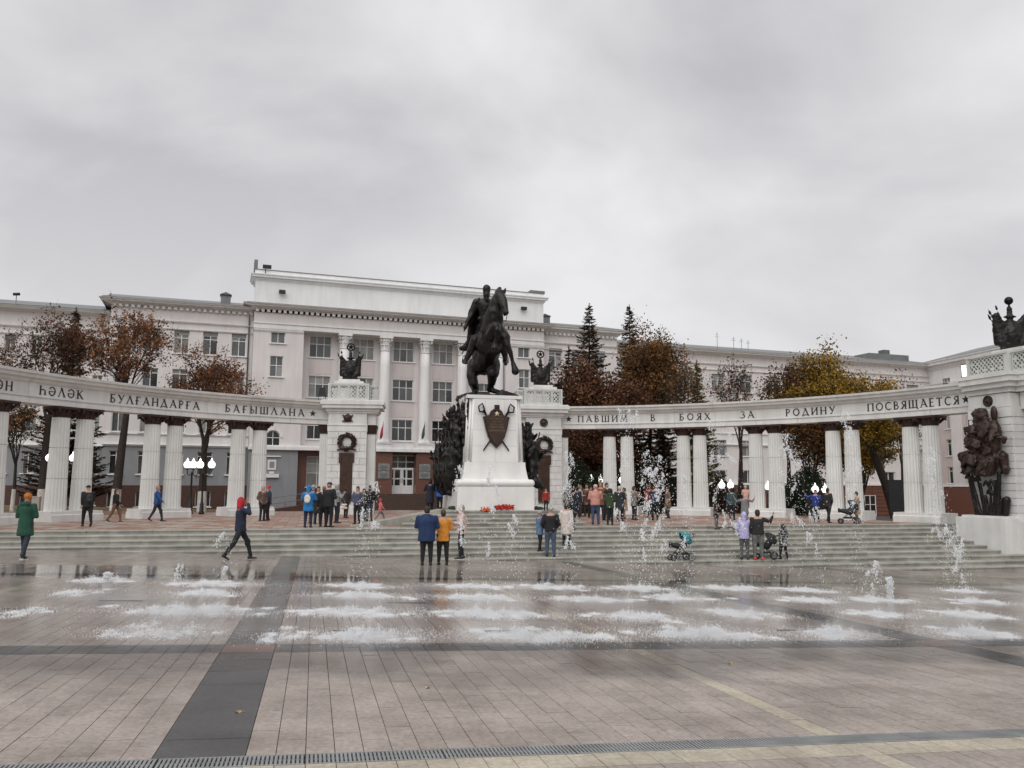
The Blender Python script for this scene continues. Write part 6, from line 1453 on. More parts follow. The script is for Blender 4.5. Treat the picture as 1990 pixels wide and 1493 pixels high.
# ================================================================ PEOPLE
def step_top(x,y):
    """height of the walking surface at x,y"""
    for k in range(4,0,-1):
        xa,xb=xs_at(k)
        if xa<x<xb and y>edge_y(x,-k): return RISE*k
    d=edge_y(x)-y
    if d<=0: return 0.0
    return max(plaza_z(x,y),-RISE*min(9,math.ceil(d/.7)))
def surf(u,v):
    """first walking surface met by the line of sight through a survey pixel"""
    d=ray(u,v); t=8.0
    while t<60:
        p=C0+d*t; z=step_top(p.x,p.y)
        if p.z<=z:
            q=C0+d*(t+.12); z=step_top(q.x,q.y+.08); return Vector((q.x,q.y+.08,z))
        t+=.03
    return on_plaza(u,v)
def person(label,u,v,h,face=0,top=(.02,.02,.022),legs=(.015,.016,.02),coat=.80,pose='stand',arms='down',hair=None,hat=None,hood=None,w=1.0,shoes=(.012,.012,.012),bag=None,pack=None,dress=False,stride=.0,lean=0,group=None,pattern=None,child=False,soles=None,z=None):
    p=surf(u,v) if z is None else at_z(u,v,z); real=h*p.y/FPX; s=real/1.75
    yaw=math.radians(face)   # 0 = back to the viewer, 180 = facing the viewer, 90 = facing picture left
    o=thing('person',label,'person',p,yaw,group)
    far=h<82; vox=(.026 if not far else .034)
    hd=1.12 if child else 1.0; hk=1.62
    # joints in a 1.75 m body, facing +Y
    hipz=.92; st=stride
    wl=min(w,1.12)
    def leg(sg,fwd):
        hip=Vector((sg*.095*wl,0,hipz)); knee=Vector((sg*.10*wl,fwd*.26+.03,.50)); ank=Vector((sg*.11*wl,fwd*.42 if fwd>=0 else fwd*.52,.09+(.07 if fwd<0 and st>.3 else 0))); return hip,knee,ank
    fl=st; lg={-1:leg(-1,fl),1:leg(1,-fl)}
    L=lean
    def tl(q): q=Vector(q); q.y+=max(0,q.z-.95)*L; return q
    sh={sg:tl((sg*.185*w,0,1.41)) for sg in(-1,1)}
    A={}
    for sg in(-1,1):
        S_=sh[sg]; m=arms if isinstance(arms,str) else arms[0 if sg<0 else 1]
        if m=='down': e=S_+Vector((sg*.06,-.02,-.29)); hnd=e+Vector((-sg*.0,.08,-.25))
        elif m=='swing': e=S_+Vector((sg*.05,sg*.10,-.28)); hnd=e+Vector((0,.10+sg*.1,-.22))
        elif m=='front': e=S_+Vector((sg*.07,.03,-.28)); hnd=e+Vector((-sg*.13,.22,.03))
        elif m=='phone': e=S_+Vector((sg*.08,.10,-.25)); hnd=e+Vector((-sg*.15,.18,.17))
        elif m=='face': e=S_+Vector((sg*.09,.16,-.10)); hnd=S_+Vector((-sg*.10,.17,.20))
        elif m=='up': e=S_+Vector((sg*.24,.04,-.10)); hnd=e+Vector((sg*.12,.06,.22))
        elif m=='pocket': e=S_+Vector((sg*.10,-.04,-.28)); hnd=e+Vector((-sg*.10,.12,-.14))
        elif m=='push': e=S_+Vector((sg*.04,.10,-.27)); hnd=e+Vector((0,.24,.0))
        elif m=='hip': e=S_+Vector((sg*.18,-.05,-.24)); hnd=e+Vector((-sg*.14,.10,-.06))
        A[sg]=(S_,e,hnd)
    hc=tl((0,.015,hk)); hc.y+=L*.02
    S3=Matrix.Scale(s,4)
    def run(name,prims,m,vx,sm=2,disp=0,hem=None):
        q=[]
        for P_ in prims:
            if P_[0]=='c': q.append(('c',tuple(Vector(P_[1])*s),P_[2]*s,tuple(Vector(P_[3])*s),P_[4]*s)+((((P_[5][0]),P_[5][1]),) if len(P_)>5 else ()))
            else: q.append(('e',tuple(Vector(P_[1])*s),tuple(x*s for x in P_[2])))
        return organic(name,q,vx*max(.6,s),m,o,sm,disp*s,14,hem=None if hem is None else hem*s)
    B=[('e',hc,(.078*hd,.095*hd,.118*hd)),('e',hc+Vector((0,.085,-.02)),(.018,.028,.028)),('e',hc+Vector((0,.05,-.085)),(.045,.045,.03)),('c',tl((0,-.005,1.44)),.062,tl((0,.0,1.54)),.055),('e',hc+Vector((.08*hd,0,-.01)),(.015,.025,.035)),('e',hc+Vector((-.08*hd,0,-.01)),(.015,.025,.035)),
       ('c',(0,0,.95),.13*w,tl((0,0,1.36)),.14*w,((1,0,0),1.15))]
    for sg in(-1,1):
        a,b_,c=A[sg]; B+=[('c',a,.05,b_,.042),('c',b_,.042,c,.028),('e',c+(c-b_).normalized()*.05,(.028,.038,.04)),('c',tl((0,0,1.38)),.07,a,.055)]
        a,b_,c=lg[sg]; B+=[('c',a,.085,b_,.058),('c',b_,.055,c,.038)]
    bo=run('body',B,skin,vox)
    # hands with fingers
    g=MB()
    for sg in(-1,1):
        a,b_,c=A[sg]; d=(c-b_).normalized(); side=d.cross(Vector((0,0,1))); side=side.normalized() if side.length>.1 else Vector((1,0,0)); n_=side.cross(d)
        base=c+d*.085
        for k in range(4):
            q=base+side*(k-1.5)*.017; l=(.062,.072,.068,.052)[k]; g.tube([(q-d*.02)*s,(q+d*l*.55+n_*.008)*s,(q+d*l+n_*.03)*s],[.0085*s,.008*s,.006*s],5)
        q=c+d*.04-side*.035*sg; g.tube([q*s,(q+d*.03-side*.02*sg)*s,(q+d*.06-side*.018*sg+n_*.012)*s],[.011*s,.009*s,.007*s],5)
    me=bo.data; tmp=g.mesh('t',skin); 
    # join fingers into the body mesh (same skin)
    nv=len(me.vertices); vs=[tuple(x.co) for x in me.vertices]+[tuple(x.co) for x in tmp.vertices]; fc=[tuple(pl.vertices) for pl in me.polygons]+[tuple(i+nv for i in pl.vertices) for pl in tmp.polygons]
    nm=bpy.data.meshes.new('body'); nm.from_pydata(vs,[],fc); nm.materials.append(skin); nm.polygons.foreach_set('use_smooth',[True]*len(fc)); bo.data=nm; bpy.data.meshes.remove(tmp); bpy.data.meshes.remove(me)
    # eyes and mouth
    cosf=math.cos(yaw)
    if cosf<.45:
        
        for sg in(-1,1): g=MB(); g.sphere((hc+Vector((sg*.03,.088*hd,.012)))*s,.011*s,6,4); g.build('eye',darkmetal,o)
        g=MB(); g.box((hc+Vector((0,.096*hd,-.06)))*s,(.04*s,.008*s,.010*s)); g.build('mouth',mat('lips',(.3,.1,.08),.6,.1,5),o)
    # jacket or coat
    tm=cloth('%02x%02x%02x'%tuple(int(c*255) for c in top),top) if not pattern else pattern
    T=[('c',tl((0,.0,1.06)),.150*w,tl((0,0,1.31)),.165*w,((1,0,0),1.15)),('c',tl((-.11*w,0,1.395)),.08,tl((.11*w,0,1.395)),.08),('c',(0,0,coat+.02),.165*w if coat>.7 else .19*w,tl((0,0,1.12)),.16*w,((1,0,0),1.12)),('c',tl((0,-.01,1.42)),.085,tl((0,-.005,1.49)),.07)]
    if coat<.65: T+=[('c',(0,0,coat+.05),.20*w,(0,0,.95),.17*w,((1,0,0),1.1))]
    for sg in(-1,1):
        a,b_,c=A[sg]; T+=[('c',a,.078,b_,.062),('c',b_,.062,b_.lerp(c,.88),.046)]
        T.append(('c',(sg*.12*w,-.01,coat+.03),.075,(sg*.1*w,0,1.0),.1))
    rr=random.Random(int(u)); 
    for k in range(5): a=rr.uniform(0,6.28); T.append(('c',(math.cos(a)*.175*w,math.sin(a)*.14*w,coat+.03),.04,tl((math.cos(a+.5)*.15*w,math.sin(a+.5)*.12*w,rr.uniform(1.0,1.25))),.03))
    if hood=='down': T.append(('c',tl((-.07,-.10,1.47)),.06,tl((.07,-.10,1.47)),.06))
    run('coat' if coat<.7 else 'jacket',T,tm,vox*1.02,1,.006,hem=coat)
    if hood=='up' or (isinstance(hood,tuple)):
        hm=tm if hood=='up' else cloth('%02x%02x%02x'%tuple(int(c*255) for c in hood),hood)
        run('hood',[('e',hc+Vector((0,-.035,.02)),(.115*hd,.115*hd,.14*hd)),('c',hc+Vector((0,-.04,-.05)),.11,tl((0,-.03,1.45)),.10),('e',hc+Vector((0,-.03,.12)),(.07,.07,.05))],hm,vox,1,.004)
    # trousers
    lm=cloth('%02x%02x%02x'%tuple(int(c*255) for c in legs),legs)
    T=[('c',(-.06*wl,0,.95),.12*wl,(.06*wl,0,.95),.12*wl)]
    for sg in(-1,1):
        a,b_,c=lg[sg]; T+=[('c',a,.108*wl,b_,.075*wl),('c',b_,.074*wl,c+Vector((0,0,.0)),.055),('c',b_+Vector((0,.02,.02)),.07*wl,b_+Vector((0,-.02,-.06)),.068)]
    run('trousers',T,lm,vox,1,.006)
    g=MB(); sm=cloth('shoe%02x%02x%02x'%tuple(int(c*255) for c in shoes),shoes,.5)
    for sg in(-1,1):
        a,b_,c=lg[sg]; pit=0 if c.z<.12 else -.5; M=Matrix.Translation(Vector((c.x,c.y,c.z-.04 if c.z>.12 else .045))*s)@Matrix.Rotation(pit,4,'X')@Matrix.Scale(s,4)
        pr=[(-.08,.035),(-.06,.05),(0,.052),(.07,.046),(.13,.05),(.17,.042),(.195,.015)]; n=10; vs=[];hh_=(.075,.10,.085,.055,.045,.038,.02)
        for (y,wd),hz in zip(pr,hh_):
            for k in range(n): t=2*PI*k/n; vs.append(M@Vector((math.cos(t)*wd,y,-.043+(math.sin(t)+1)/2*hz+.0)))
        g.add(vs,[(i*n+k,i*n+(k+1)%n,(i+1)*n+(k+1)%n,(i+1)*n+k) for i in range(6) for k in range(n)]+[tuple(range(n))[::-1],tuple(6*n+k for k in range(n))],0,True)
    g.build('shoes',sm,o)
    if soles:
        g=MB(); 
        for sg in(-1,1): c=lg[sg][2]; g.box(Vector((c.x,c.y+.055,.008))*s,(.098*s,.27*s,.016*s))
        g.build('soles',cloth('sole',soles,.6),o)
    if hair:
        col,ln=hair; hm=cloth('hair%02x%02x%02x'%tuple(int(c*255) for c in col),col,.6); T=[('e',hc+Vector((0,-.018,.03)),(.092*hd,.10*hd,.108*hd)),('e',hc+Vector((0,-.05,-.02)),(.088*hd,.07,.10*hd))]
        if ln>.1: T+=[('c',hc+Vector((-.04,-.065,-.02)),.06,hc+Vector((-.05,-.08,-ln)),.045),('c',hc+Vector((.04,-.065,-.02)),.06,hc+Vector((.05,-.08,-ln)),.045)]
        if ln<0: T+=[('c',hc+Vector((0,-.10,.05)),.04,hc+Vector((0,-.14,-.02)),.03)]
        run('hair',T,hm,vox*.9,1,.01)
    if hat:
        kind,col=hat; hm=cloth('hat%02x%02x%02x'%tuple(int(c*255) for c in col),col)
        if kind=='beanie': T=[('e',hc+Vector((0,-.015,.055)),(.102*hd,.112*hd,.095*hd)),('c',hc+Vector((-.05,-.01,.0)),.06,hc+Vector((.05,-.01,.0)),.06)]
        elif kind=='pom': T=[('e',hc+Vector((0,-.015,.055)),(.102*hd,.112*hd,.095*hd)),('e',hc+Vector((0,-.02,.17)),(.045,.045,.045))]
        else: T=[('e',hc+Vector((0,-.01,.06)),(.10,.11,.07)),('c',hc+Vector((-.035,.09,.045)),.02,hc+Vector((.035,.12,.04)),.02),('c',hc+Vector((-.05,.03,.05)),.05,hc+Vector((.05,.03,.05)),.05)]
        run('hat' if kind!='cap' else 'cap',T,hm,vox*.9,1,.004)
    def attach(nm,prims,col,vx=.03): run(nm,prims,cloth('%02x%02x%02x_b'%tuple(int(c*255) for c in col),col,.7),vx,1,.004)
    if pack: attach('backpack',[('e',tl((0,-.23,1.2)),(.14,.085,.19)),('e',tl((0,-.26,1.1)),(.12,.07,.09)),('c',tl((-.08,-.17,1.38)),.018,tl((-.11,-.02,1.5)),.018),('c',tl((.08,-.17,1.38)),.018,tl((.11,-.02,1.5)),.018)],pack)
    if bag:
        sg,col=bag; c=A[sg][2]; x=c.x+sg*.03
        attach('bag',[('c',(x,c.y-.09,.83),.05,(x,c.y+.11,.83),.05),('c',(x,c.y-.10,.68),.055,(x,c.y+.12,.68),.055),('c',(x,c.y,.84),.05,(x,c.y,.7),.06)],col)
        g=MB(); g.tube([Vector((x,c.y-.08,.86))*s,(sh[sg]+Vector((0,0,.06)))*s,Vector((x,c.y+.1,.86))*s],.008*s,5); g.build('bag_strap',cloth('%02x%02x%02x_b'%tuple(int(c_*255) for c_ in col),col,.7),o)
    return o,s,A
BK=(.011,.011,.013); NV=(.012,.018,.045); JN=(.035,.055,.10); SK=None
DH=(.014,.010,.008); BH=(.05,.028,.016); BL=(.32,.22,.12); GH=(.25,.24,.23); AU=(.10,.035,.015)
G1='visitors gathered before the left wreath pylon'; G2='visitors crowding under the right colonnade'; G3='visitors walking past the left columns'
person('person in a long dark green coat and orange knitted hat walking away at far left',42,1088,125,0,(.010,.060,.038),(.02,.028,.045),.62,arms='front',hat=('beanie',(.42,.13,.02)),stride=.45,hood='down',soles=(.6,.6,.58),shoes=(.02,.02,.02),w=1.0)
person('person in black jacket with rucksack and dark cap, walking past the first full column pair',166,1024,79,40,BK,BK,.82,stride=.4,arms='swing',hat=('cap',BK),pack=(.02,.02,.02),w=1.1,group=G3,lean=.12)
person('person with curly brown hair, black jacket and rust brown trousers walking right',221,1016,66,-75,BK,(.16,.08,.055),.85,stride=.6,arms='swing',hair=(BH,.14),group=G3,soles=(.6,.6,.6))
person('bald person in bright blue jacket walking right beside the second column pair',302,1014,69,-70,(.018,.075,.24),(.02,.024,.035),.82,stride=.6,arms='swing',group=G3,hair=((.32,.2,.15),0))
person('person in red hood and navy top striding right with hand raised to the face',463,1089,117,-55,(.012,.017,.04),(.012,.014,.017),.80,stride=.85,arms=('down','face'),hood=(.42,.02,.025),w=.95)
person('grey haired person in a brown jacket standing right of the third column pair',508,1013,67,180+50,(.11,.075,.055),BK,.82,hair=(GH,0),arms='pocket',group=G3)
person('person in red cap and dark blue jacket holding a pale bag',519,1012,67,120,(.03,.04,.07),BK,.80,hat=('beanie',(.5,.03,.03)),arms='front',bag=(1,(.35,.3,.27)),group=G3)
person('person in bright azure hooded coat with a white rucksack, seen from behind',597,1026,80,0,(.012,.16,.40),(.015,.022,.05),.68,hood='up',pack=(.62,.56,.48),arms='phone',w=1.1,group=G1)
person('person in grey knitted hat half hidden behind the azure coat',606,1018,73,-10,(.03,.03,.035),(.10,.11,.13),.75,hat=('beanie',(.33,.31,.3)),group=G1)
person('person with dark hair in a long black coat beside the azure coat',616,1020,73,200,(.012,.012,.014),(.02,.02,.024),.5,hair=(DH,.16),arms='front',group=G1)
person('person with ginger hair in black clothes standing left of the tall man in a cap',627,1024,77,20,BK,BK,.78,hair=((.22,.08,.04),0),group=G1)
person('tallest person of the left group, broad in black jacket and black cap',637,1025,86,-30,BK,BK,.78,hat=('cap',BK),arms='front',w=1.25,hair=((.2,.17,.15),0),group=G1)
person('person in light grey hooded jacket holding a white shopping bag',653,1017,73,-60,(.26,.28,.28),(.02,.02,.022),.78,hood='up',arms='phone',bag=(1,(.68,.58,.5)),w=1.1,group=G1)
person('slim person with long dark hair and black jacket before the bronze plaque',671,1007,60,-20,(.02,.018,.025),BK,.85,hair=(DH,.2),arms='front',group=G1,stride=.15)
person('person in blue and white sports top and black trousers right of the plaque',693,1019,72,165,(.07,.08,.13),BK,.85,hair=(DH,0),arms='pocket',group=G1)
person('small person in dark olive jacket between two others at the pylon',705,1014,63,150,(.035,.035,.025),BK,.85,hair=(DH,0),arms='front',group=G1)
person('person with long black hair, black jacket, blue jeans and white shoulder bag',717,1013,68,30,(.018,.018,.02),(.07,.085,.12),.88,hair=(DH,.35),arms='pocket',bag=(-1,(.65,.63,.6)),group=G1)
person('small child in coral pink jacket and red hood running right',738,1014,43,-70,(.60,.16,.15),(.16,.17,.18),.72,hood=(.55,.05,.07),stride=.9,arms='swing',child=True,pack=(.05,.02,.03))
person('person in long dark navy coat holding something orange left of the pedestal',835,1000,69,20,(.014,.015,.03),BK,.55,hair=(DH,.15),arms='phone',z=RISE*2)
person('light haired person in vivid blue jacket photographing the side relief',854,994,58,-15,(.03,.13,.50),BK,.85,hair=(BL,0),arms='phone',z=RISE*3.0)
person('broad person in navy blue jacket with back turned, left of the orange jacket',828,1100,112,0,(.010,.028,.085),BK,.72,hair=(DH,0),arms='front',w=1.42,hood='down')
person('person in bright orange jacket turned towards the navy jacket',860,1099,105,15,(.62,.24,.03),BK,.75,hair=(BH,-1),arms='front',w=1.1,stride=.12,lean=.03)
person('blond person in a pale pink vest with cream sleeves, black trousers, facing left',896,1087,102,100,(.55,.40,.36),BK,.80,hair=(BL,.06),arms='front',w=1.05,stride=.1)
person('small child in red and black standing at the right corner of the pedestal',1061,993,43,170,(.25,.02,.02),BK,.8,hair=(DH,0),child=True,arms='down',z=STZ)
person('child in light denim jacket, grey hat and black leggings on the steps',1049,1078,77,-60,(.10,.16,.26),BK,.72,hat=('beanie',(.30,.28,.27)),arms='front',child=True,stride=.2,soles=(.6,.6,.6))
person('person in black jacket, grey hat and blue jeans with back turned',1070,1083,95,0,BK,(.055,.08,.13),.88,hat=('pom',(.36,.38,.37)),arms='pocket',w=1.15,stride=.1)
person('person in long cream coat and tall black boots with a brown bag',1101,1067,80,-25,(.60,.52,.48),(.012,.012,.012),.48,hair=(DH,.05),bag=(1,(.16,.08,.06)),w=1.15)
person('dark haired person in black crouched forward behind the cream coat',1114,1015,66,-40,BK,BK,.8,hair=(DH,.1),stride=.3,group=G2,lean=.15)
person('person in salmon pink hooded jacket and blue jeans with back to the viewer',1158,1020,76,0,(.52,.25,.21),(.05,.075,.13),.85,hat=('beanie',(.55,.36,.30)),hood='down',arms='front',w=1.2,group=G2)
person('person in olive green jacket with yellow collar and black trousers, back turned',1186,1021,70,5,(.03,.05,.02),BK,.80,hair=(DH,0),arms='front',hood='down',group=G2)
person('tall person with orange brown hair behind the pink jacket',1168,1012,74,170,(.16,.07,.03),(.02,.02,.025),.7,hair=((.25,.09,.03),.12),group=G2,arms='front')
person('dark person looming behind the olive jacket',1180,1012,72,-160,BK,BK,.75,hair=(DH,.1),group=G2,w=1.2)
person('person in black coat with white knitted hat right of the olive jacket',1205,1013,66,-30,(.02,.024,.03),BK,.55,hat=('beanie',(.5,.48,.46)),arms='front',group=G2,w=1.2)
person('person in beige coat before the first right column pair',1214,1009,60,90,(.34,.26,.18),(.3,.24,.18),.45,hair=(BH,.1),group=G2)
person('person in cream jacket at the left of the crowd',1128,1004,60,-100,(.45,.34,.28),(.05,.05,.06),.8,hair=((.2,.12,.07),.1),group=G2,arms='front')
person('person in brown fur collared coat in the crowd behind the jets',1141,1004,62,160,(.14,.09,.06),(.06,.04,.03),.6,hair=(BH,.1),group=G2)
person('person in maroon jacket and dark trousers beside the pink jacket',1149,1007,60,180,(.09,.03,.03),BK,.75,hair=(DH,.1),group=G2,arms='down')
person('person in dark blue clothes at the left end of the crowd by the pylon',1122,1007,60,-30,(.02,.03,.06),NV,.8,hair=(DH,0),group=G2)
person('person in grey mottled jacket photographing at the second column of the first pair',1233,1011,65,-60,(.22,.19,.17),(.03,.035,.04),.72,hair=(BH,.08),arms='phone',group=G2)
person('person in red jacket partly hidden behind the navy jacket',1264,1009,66,-20,(.22,.03,.02),BK,.8,hair=((.14,.05,.03),.1),group=G2)
person('person in navy jacket with white sleeve stripe right of the first right pair',1274,1012,68,-25,(.018,.024,.06),BK,.82,hair=(BH,0),arms=('front','front'),w=1.15,group=G2)
person('person in brown checked coat behind the spray left of the second right pair',1299,1008,60,100,(.16,.11,.08),(.05,.04,.035),.6,hair=(BH,.1),group=G2)
person('child in black jacket and grey trousers pushing a scooter on the top step',1393,1036,49,-130,(.022,.018,.02),(.13,.13,.14),.82,hood='up',child=True,arms=('down','push'))
person('slim person in teal and black behind the spray left of the third right pair',1424,1011,62,0,(.03,.06,.07),BK,.8,hair=(DH,.1))
o_,s_,A_=person('person in a grey coat carrying a small child on the shoulders',1449,1020,58,-15,(.17,.165,.17),(.18,.17,.17),.6,hair=(GH,0),arms=('up','up'),w=1.1)
sp=o_.location; cz=o_.location.z
person('person in lavender hooded jacket and grey trousers beside the pushchair',1449,1095,89,-10,(.40,.37,.60),(.085,.085,.09),.78,hood='up',arms='front',w=1.05)
person('person in black top, grey trousers and red shoes raising the right hand',1476,1097,95,0,(.016,.016,.018),(.12,.125,.12),.88,hair=(DH,0),arms=('down','up'),w=1.15,shoes=(.6,.05,.05),stride=.06)
# black and white patterned overall
pt=bpy.data.materials.new('zebra_cloth'); pt.use_nodes=True; t=pt.node_tree; b_=t.nodes['Principled BSDF']; b_.inputs['Roughness'].default_value=.85
tc=t.nodes.new('ShaderNodeTexCoord'); wv=t.nodes.new('ShaderNodeTexNoise'); wv.inputs['Scale'].default_value=11; wv.inputs['Detail'].default_value=1; rp=t.nodes.new('ShaderNodeValToRGB'); rp.color_ramp.interpolation='CONSTANT'
rp.color_ramp.elements[0].color=(.012,.012,.013,1); rp.color_ramp.elements[1].position=.5; rp.color_ramp.elements[1].color=(.55,.55,.55,1); e_=rp.color_ramp.elements.new(.56); e_.color=(.012,.012,.013,1)
t.links.new(tc.outputs['Object'],wv.inputs[0]); t.links.new(wv.outputs[0],rp.inputs[0]); t.links.new(rp.outputs[0],b_.inputs['Base Color'])
person('child in black and white patterned hooded jacket with black trousers',1525,1096,67,30,BK,BK,.66,hood='up',arms='pocket',child=True,pattern=pt,stride=.25,w=1.05)
person('person in black jacket standing sideways between spray and the fourth right pair',1612,1017,67,-60,(.02,.02,.018),BK,.82,hair=(DH,0),arms='pocket',stride=.4)
person('person in bright blue jacket behind the spray near the information stand',1588,1015,62,150,(.02,.05,.25),BK,.85,hair=(DH,0),arms=('phone','up'))
person('person in beige coat pushing a dark pram past the fourth right pair',1668,1018,61,75,(.42,.30,.20),(.20,.17,.15),.5,hair=(DH,.05),arms='push',soles=(.6,.6,.6))
# child on the shoulders
ch,s2,_a=person('small child in pink sitting on the shoulders of the person in grey',1455,1000,34,-15,(.50,.30,.26),(.45,.28,.25),.75,hat=('beanie',(.45,.36,.3)),arms='front',child=True,z=0)
ch.location=(sp.x+.06,sp.y-.02,cz+1.33*s_-.62*s2); 
# ---------------- pushchairs and scooter
def wheel(par,c,r,wd,M=None):
    wh=link('wheel',None,par); wh.location=c
    g=MB(); g.tube([(0,r*math.cos(2*PI*i/18),r*math.sin(2*PI*i/18)) for i in range(19)],wd,6,caps=False); g.build('tyre',darkmetal,wh)
    g=MB(); [g.tube([(0,0,0),(0,r*math.cos(a),r*math.sin(a))],.008,4) for a in (k*PI/3 for k in range(6))]; g.tube([(-.03,0,0),(.03,0,0)],.03,8); g.build('rim',roofmetal,wh)
def pram(label,u,v,h,face,col,big=True,z=None):
    p=surf(u,v) if z is None else at_z(u,v,z); s=h*p.y/FPX/1.1; o=thing('pushchair',label,'pushchair',p,math.radians(face)); o.scale=(s,s,s)
    for sx in(-1,1):
        wheel(o,(sx*.27,-.33,.155),.135,.022); wheel(o,(sx*.2,.36,.12),.10,.022)
    g=MB()
    for sx in(-1,1):
        g.tube([(sx*.27,-.33,.155),(sx*.24,.0,.45),(sx*.22,.25,.62)],.014,6); g.tube([(sx*.2,.36,.12),(sx*.24,-.02,.5),(sx*.24,-.42,.95),(sx*.22,-.52,1.02)],.014,6); g.tube([(sx*.24,-.25,.3),(sx*.22,.2,.3)],.012,6)
    g.tube([(-.22,-.52,1.02),(.22,-.52,1.02)],.02,6); g.tube([(-.27,-.33,.155),(.27,-.33,.155)],.012,6); g.tube([(-.2,.36,.12),(.2,.36,.12)],.012,6); g.build('chassis',darkmetal,o)
    g=MB(); g.bx(-.2,.2,-.25,.22,.24,.32); g.build('basket',darkmetal,o)
    cm=cloth('pram%02x'%int(col[1]*255),col,.7)
    organic('seat',[('c',(0,.30,.60),.10,(0,-.05,.55),.16,((1,0,0),1.3)),('c',(0,-.05,.55),.15,(0,-.28,.85),.13,((1,0,0),1.4)),('e',(0,.42,.62),(.18,.05,.12))],.03,cloth('pramblack',(.015,.016,.018),.7),o,1,.004)
    # folding hood: a ribbed shell
    vs=[];n=10;m=6
    for j in range(m+1):
        a=math.radians(-35+ (150 if big else 110)*j/m)
        for i in range(n+1):
            b__=PI*i/n; x=math.cos(b__)*.24; rr_=.34+.015*(j%2); q=math.sin(b__)*rr_; vs.append((x,-.12-q*math.cos(a)*.95,.78+q*math.sin(a)*.9))
    fs_=[(j*(n+1)+i,j*(n+1)+i+1,(j+1)*(n+1)+i+1,(j+1)*(n+1)+i) for j in range(m) for i in range(n)]
    me=bpy.data.meshes.new('canopy'); me.from_pydata(vs,[],fs_); me.materials.append(cm); h_=link('canopy',me,o); md=h_.modifiers.new('t','SOLIDIFY'); md.thickness=.02
    return o
pram('empty black pushchair with teal hood standing alone before the lowest step',1324,1093,54,100,(.01,.20,.24))
pram('black pushchair with closed hood behind the person in red shoes',1490,1092,50,70,(.014,.014,.016))
pram('dark navy pram pushed by the person in the beige coat',1650,1018,45,75,(.02,.025,.05),z=0)
p=surf(1412,1034); o=thing('kick_scooter','black kick scooter held by the child on the top step','scooter',p,math.radians(-100)); g=MB(); g.bx(-.06,.06,-.3,.25,.07,.10); g.build('deck',darkmetal,o); g=MB(); g.tube([(0,.32,.08),(0,.18,.75)],.018,6); g.tube([(-.18,.18,.75),(.18,.18,.75)],.015,6); g.build('steering_column',darkmetal,o); wheel(o,(0,-.33,.06),.05,.015); wheel(o,(0,.34,.06),.05,.015)
# ================================================================ FOUNTAIN WATER
wm=bpy.data.materials.new('white_water'); wm.use_nodes=True; t=wm.node_tree; b_=t.nodes['Principled BSDF']
b_.inputs['Base Color'].default_value=(.92,.93,.94,1); b_.inputs['Roughness'].default_value=.25; b_.inputs['Transmission Weight'].default_value=0; b_.inputs['IOR'].default_value=1.33
tr=t.nodes.new('ShaderNodeBsdfTranslucent'); tr.inputs[0].default_value=(.95,.96,.97,1); ms=t.nodes.new('ShaderNodeMixShader'); ms.inputs[0].default_value=.5
t.links.new(b_.outputs[0],ms.inputs[1]); t.links.new(tr.outputs[0],ms.inputs[2]); t.links.new(ms.outputs[0],t.nodes['Material Output'].inputs[0])
RNG=np.random.default_rng(77)
def drops(C,s,stretch=1.0):
    """little closed tetrahedra at C, size s"""
    n=len(C); s=np.asarray(s).reshape(-1,1); base=np.array([[1,1,1],[1,-1,-1],[-1,1,-1],[-1,-1,1]],float)*.58
    q=RNG.normal(size=(n,4)); q/=np.linalg.norm(q,axis=1,keepdims=True); w,x,y,z=q.T
    R=np.stack([np.stack([1-2*(y*y+z*z),2*(x*y-z*w),2*(x*z+y*w)],1),np.stack([2*(x*y+z*w),1-2*(x*x+z*z),2*(y*z-x*w)],1),np.stack([2*(x*z-y*w),2*(y*z+x*w),1-2*(x*x+y*y)],1)],1)
    V=np.einsum('nij,kj->nki',R,base)*s[:,None]; V[:,:,2]*=np.asarray(stretch).reshape(-1,1) if hasattr(stretch,'__len__') else stretch
    V=V+C[:,None,:]; T=np.array([[0,1,2],[0,3,1],[0,2,3],[1,3,2]]); return V[:,T].reshape(-1,3,3)
def splash(label,u,v,wpx,h=.16,n=2600,dens=1.0,group='low splashes of the flat fountain field'):
    p=on_plaza(u,v); W_=wpx*p.y/FPX; o=thing('splash',label,'water splash',p,0,group); n=int(n*dens*2.0*min(1.6,max(.6,W_)))
    # several bubbling heads, spray thinning outwards and upwards
    k=max(8,int(W_/.05)); hx=RNG.normal(0,W_*.29,k); hy=RNG.normal(0,.27,k); ht=RNG.uniform(.15,1.0,k)**1.4*h*1.1*np.exp(-(hx/(W_*.45))**2)
    i=RNG.integers(0,k,n); r=np.abs(RNG.normal(0,1,n)); z=RNG.exponential(.42,n)*ht[i]*np.exp(-r*.5); a=RNG.uniform(0,6.283,n)
    C=np.stack([hx[i]+np.cos(a)*r*.075,hy[i]+np.sin(a)*r*.12,np.clip(z,.004,h*2.3)],1); C[:,2]+= -(PB*C[:,1]+PC*C[:,0])
    parts=[drops(C,RNG.uniform(.0035,.0095,n))]
    m=int(n*.22); C=np.stack([RNG.normal(0,W_*.42,m),RNG.normal(0,.36,m),np.full(m,.008)],1); C[:,2]+=-(PB*C[:,1]+PC*C[:,0]); parts.append(drops(C,RNG.uniform(.004,.010,m),.6))
    quads('spray',np.concatenate(parts),wm,None,o,kind='stuff'); return o
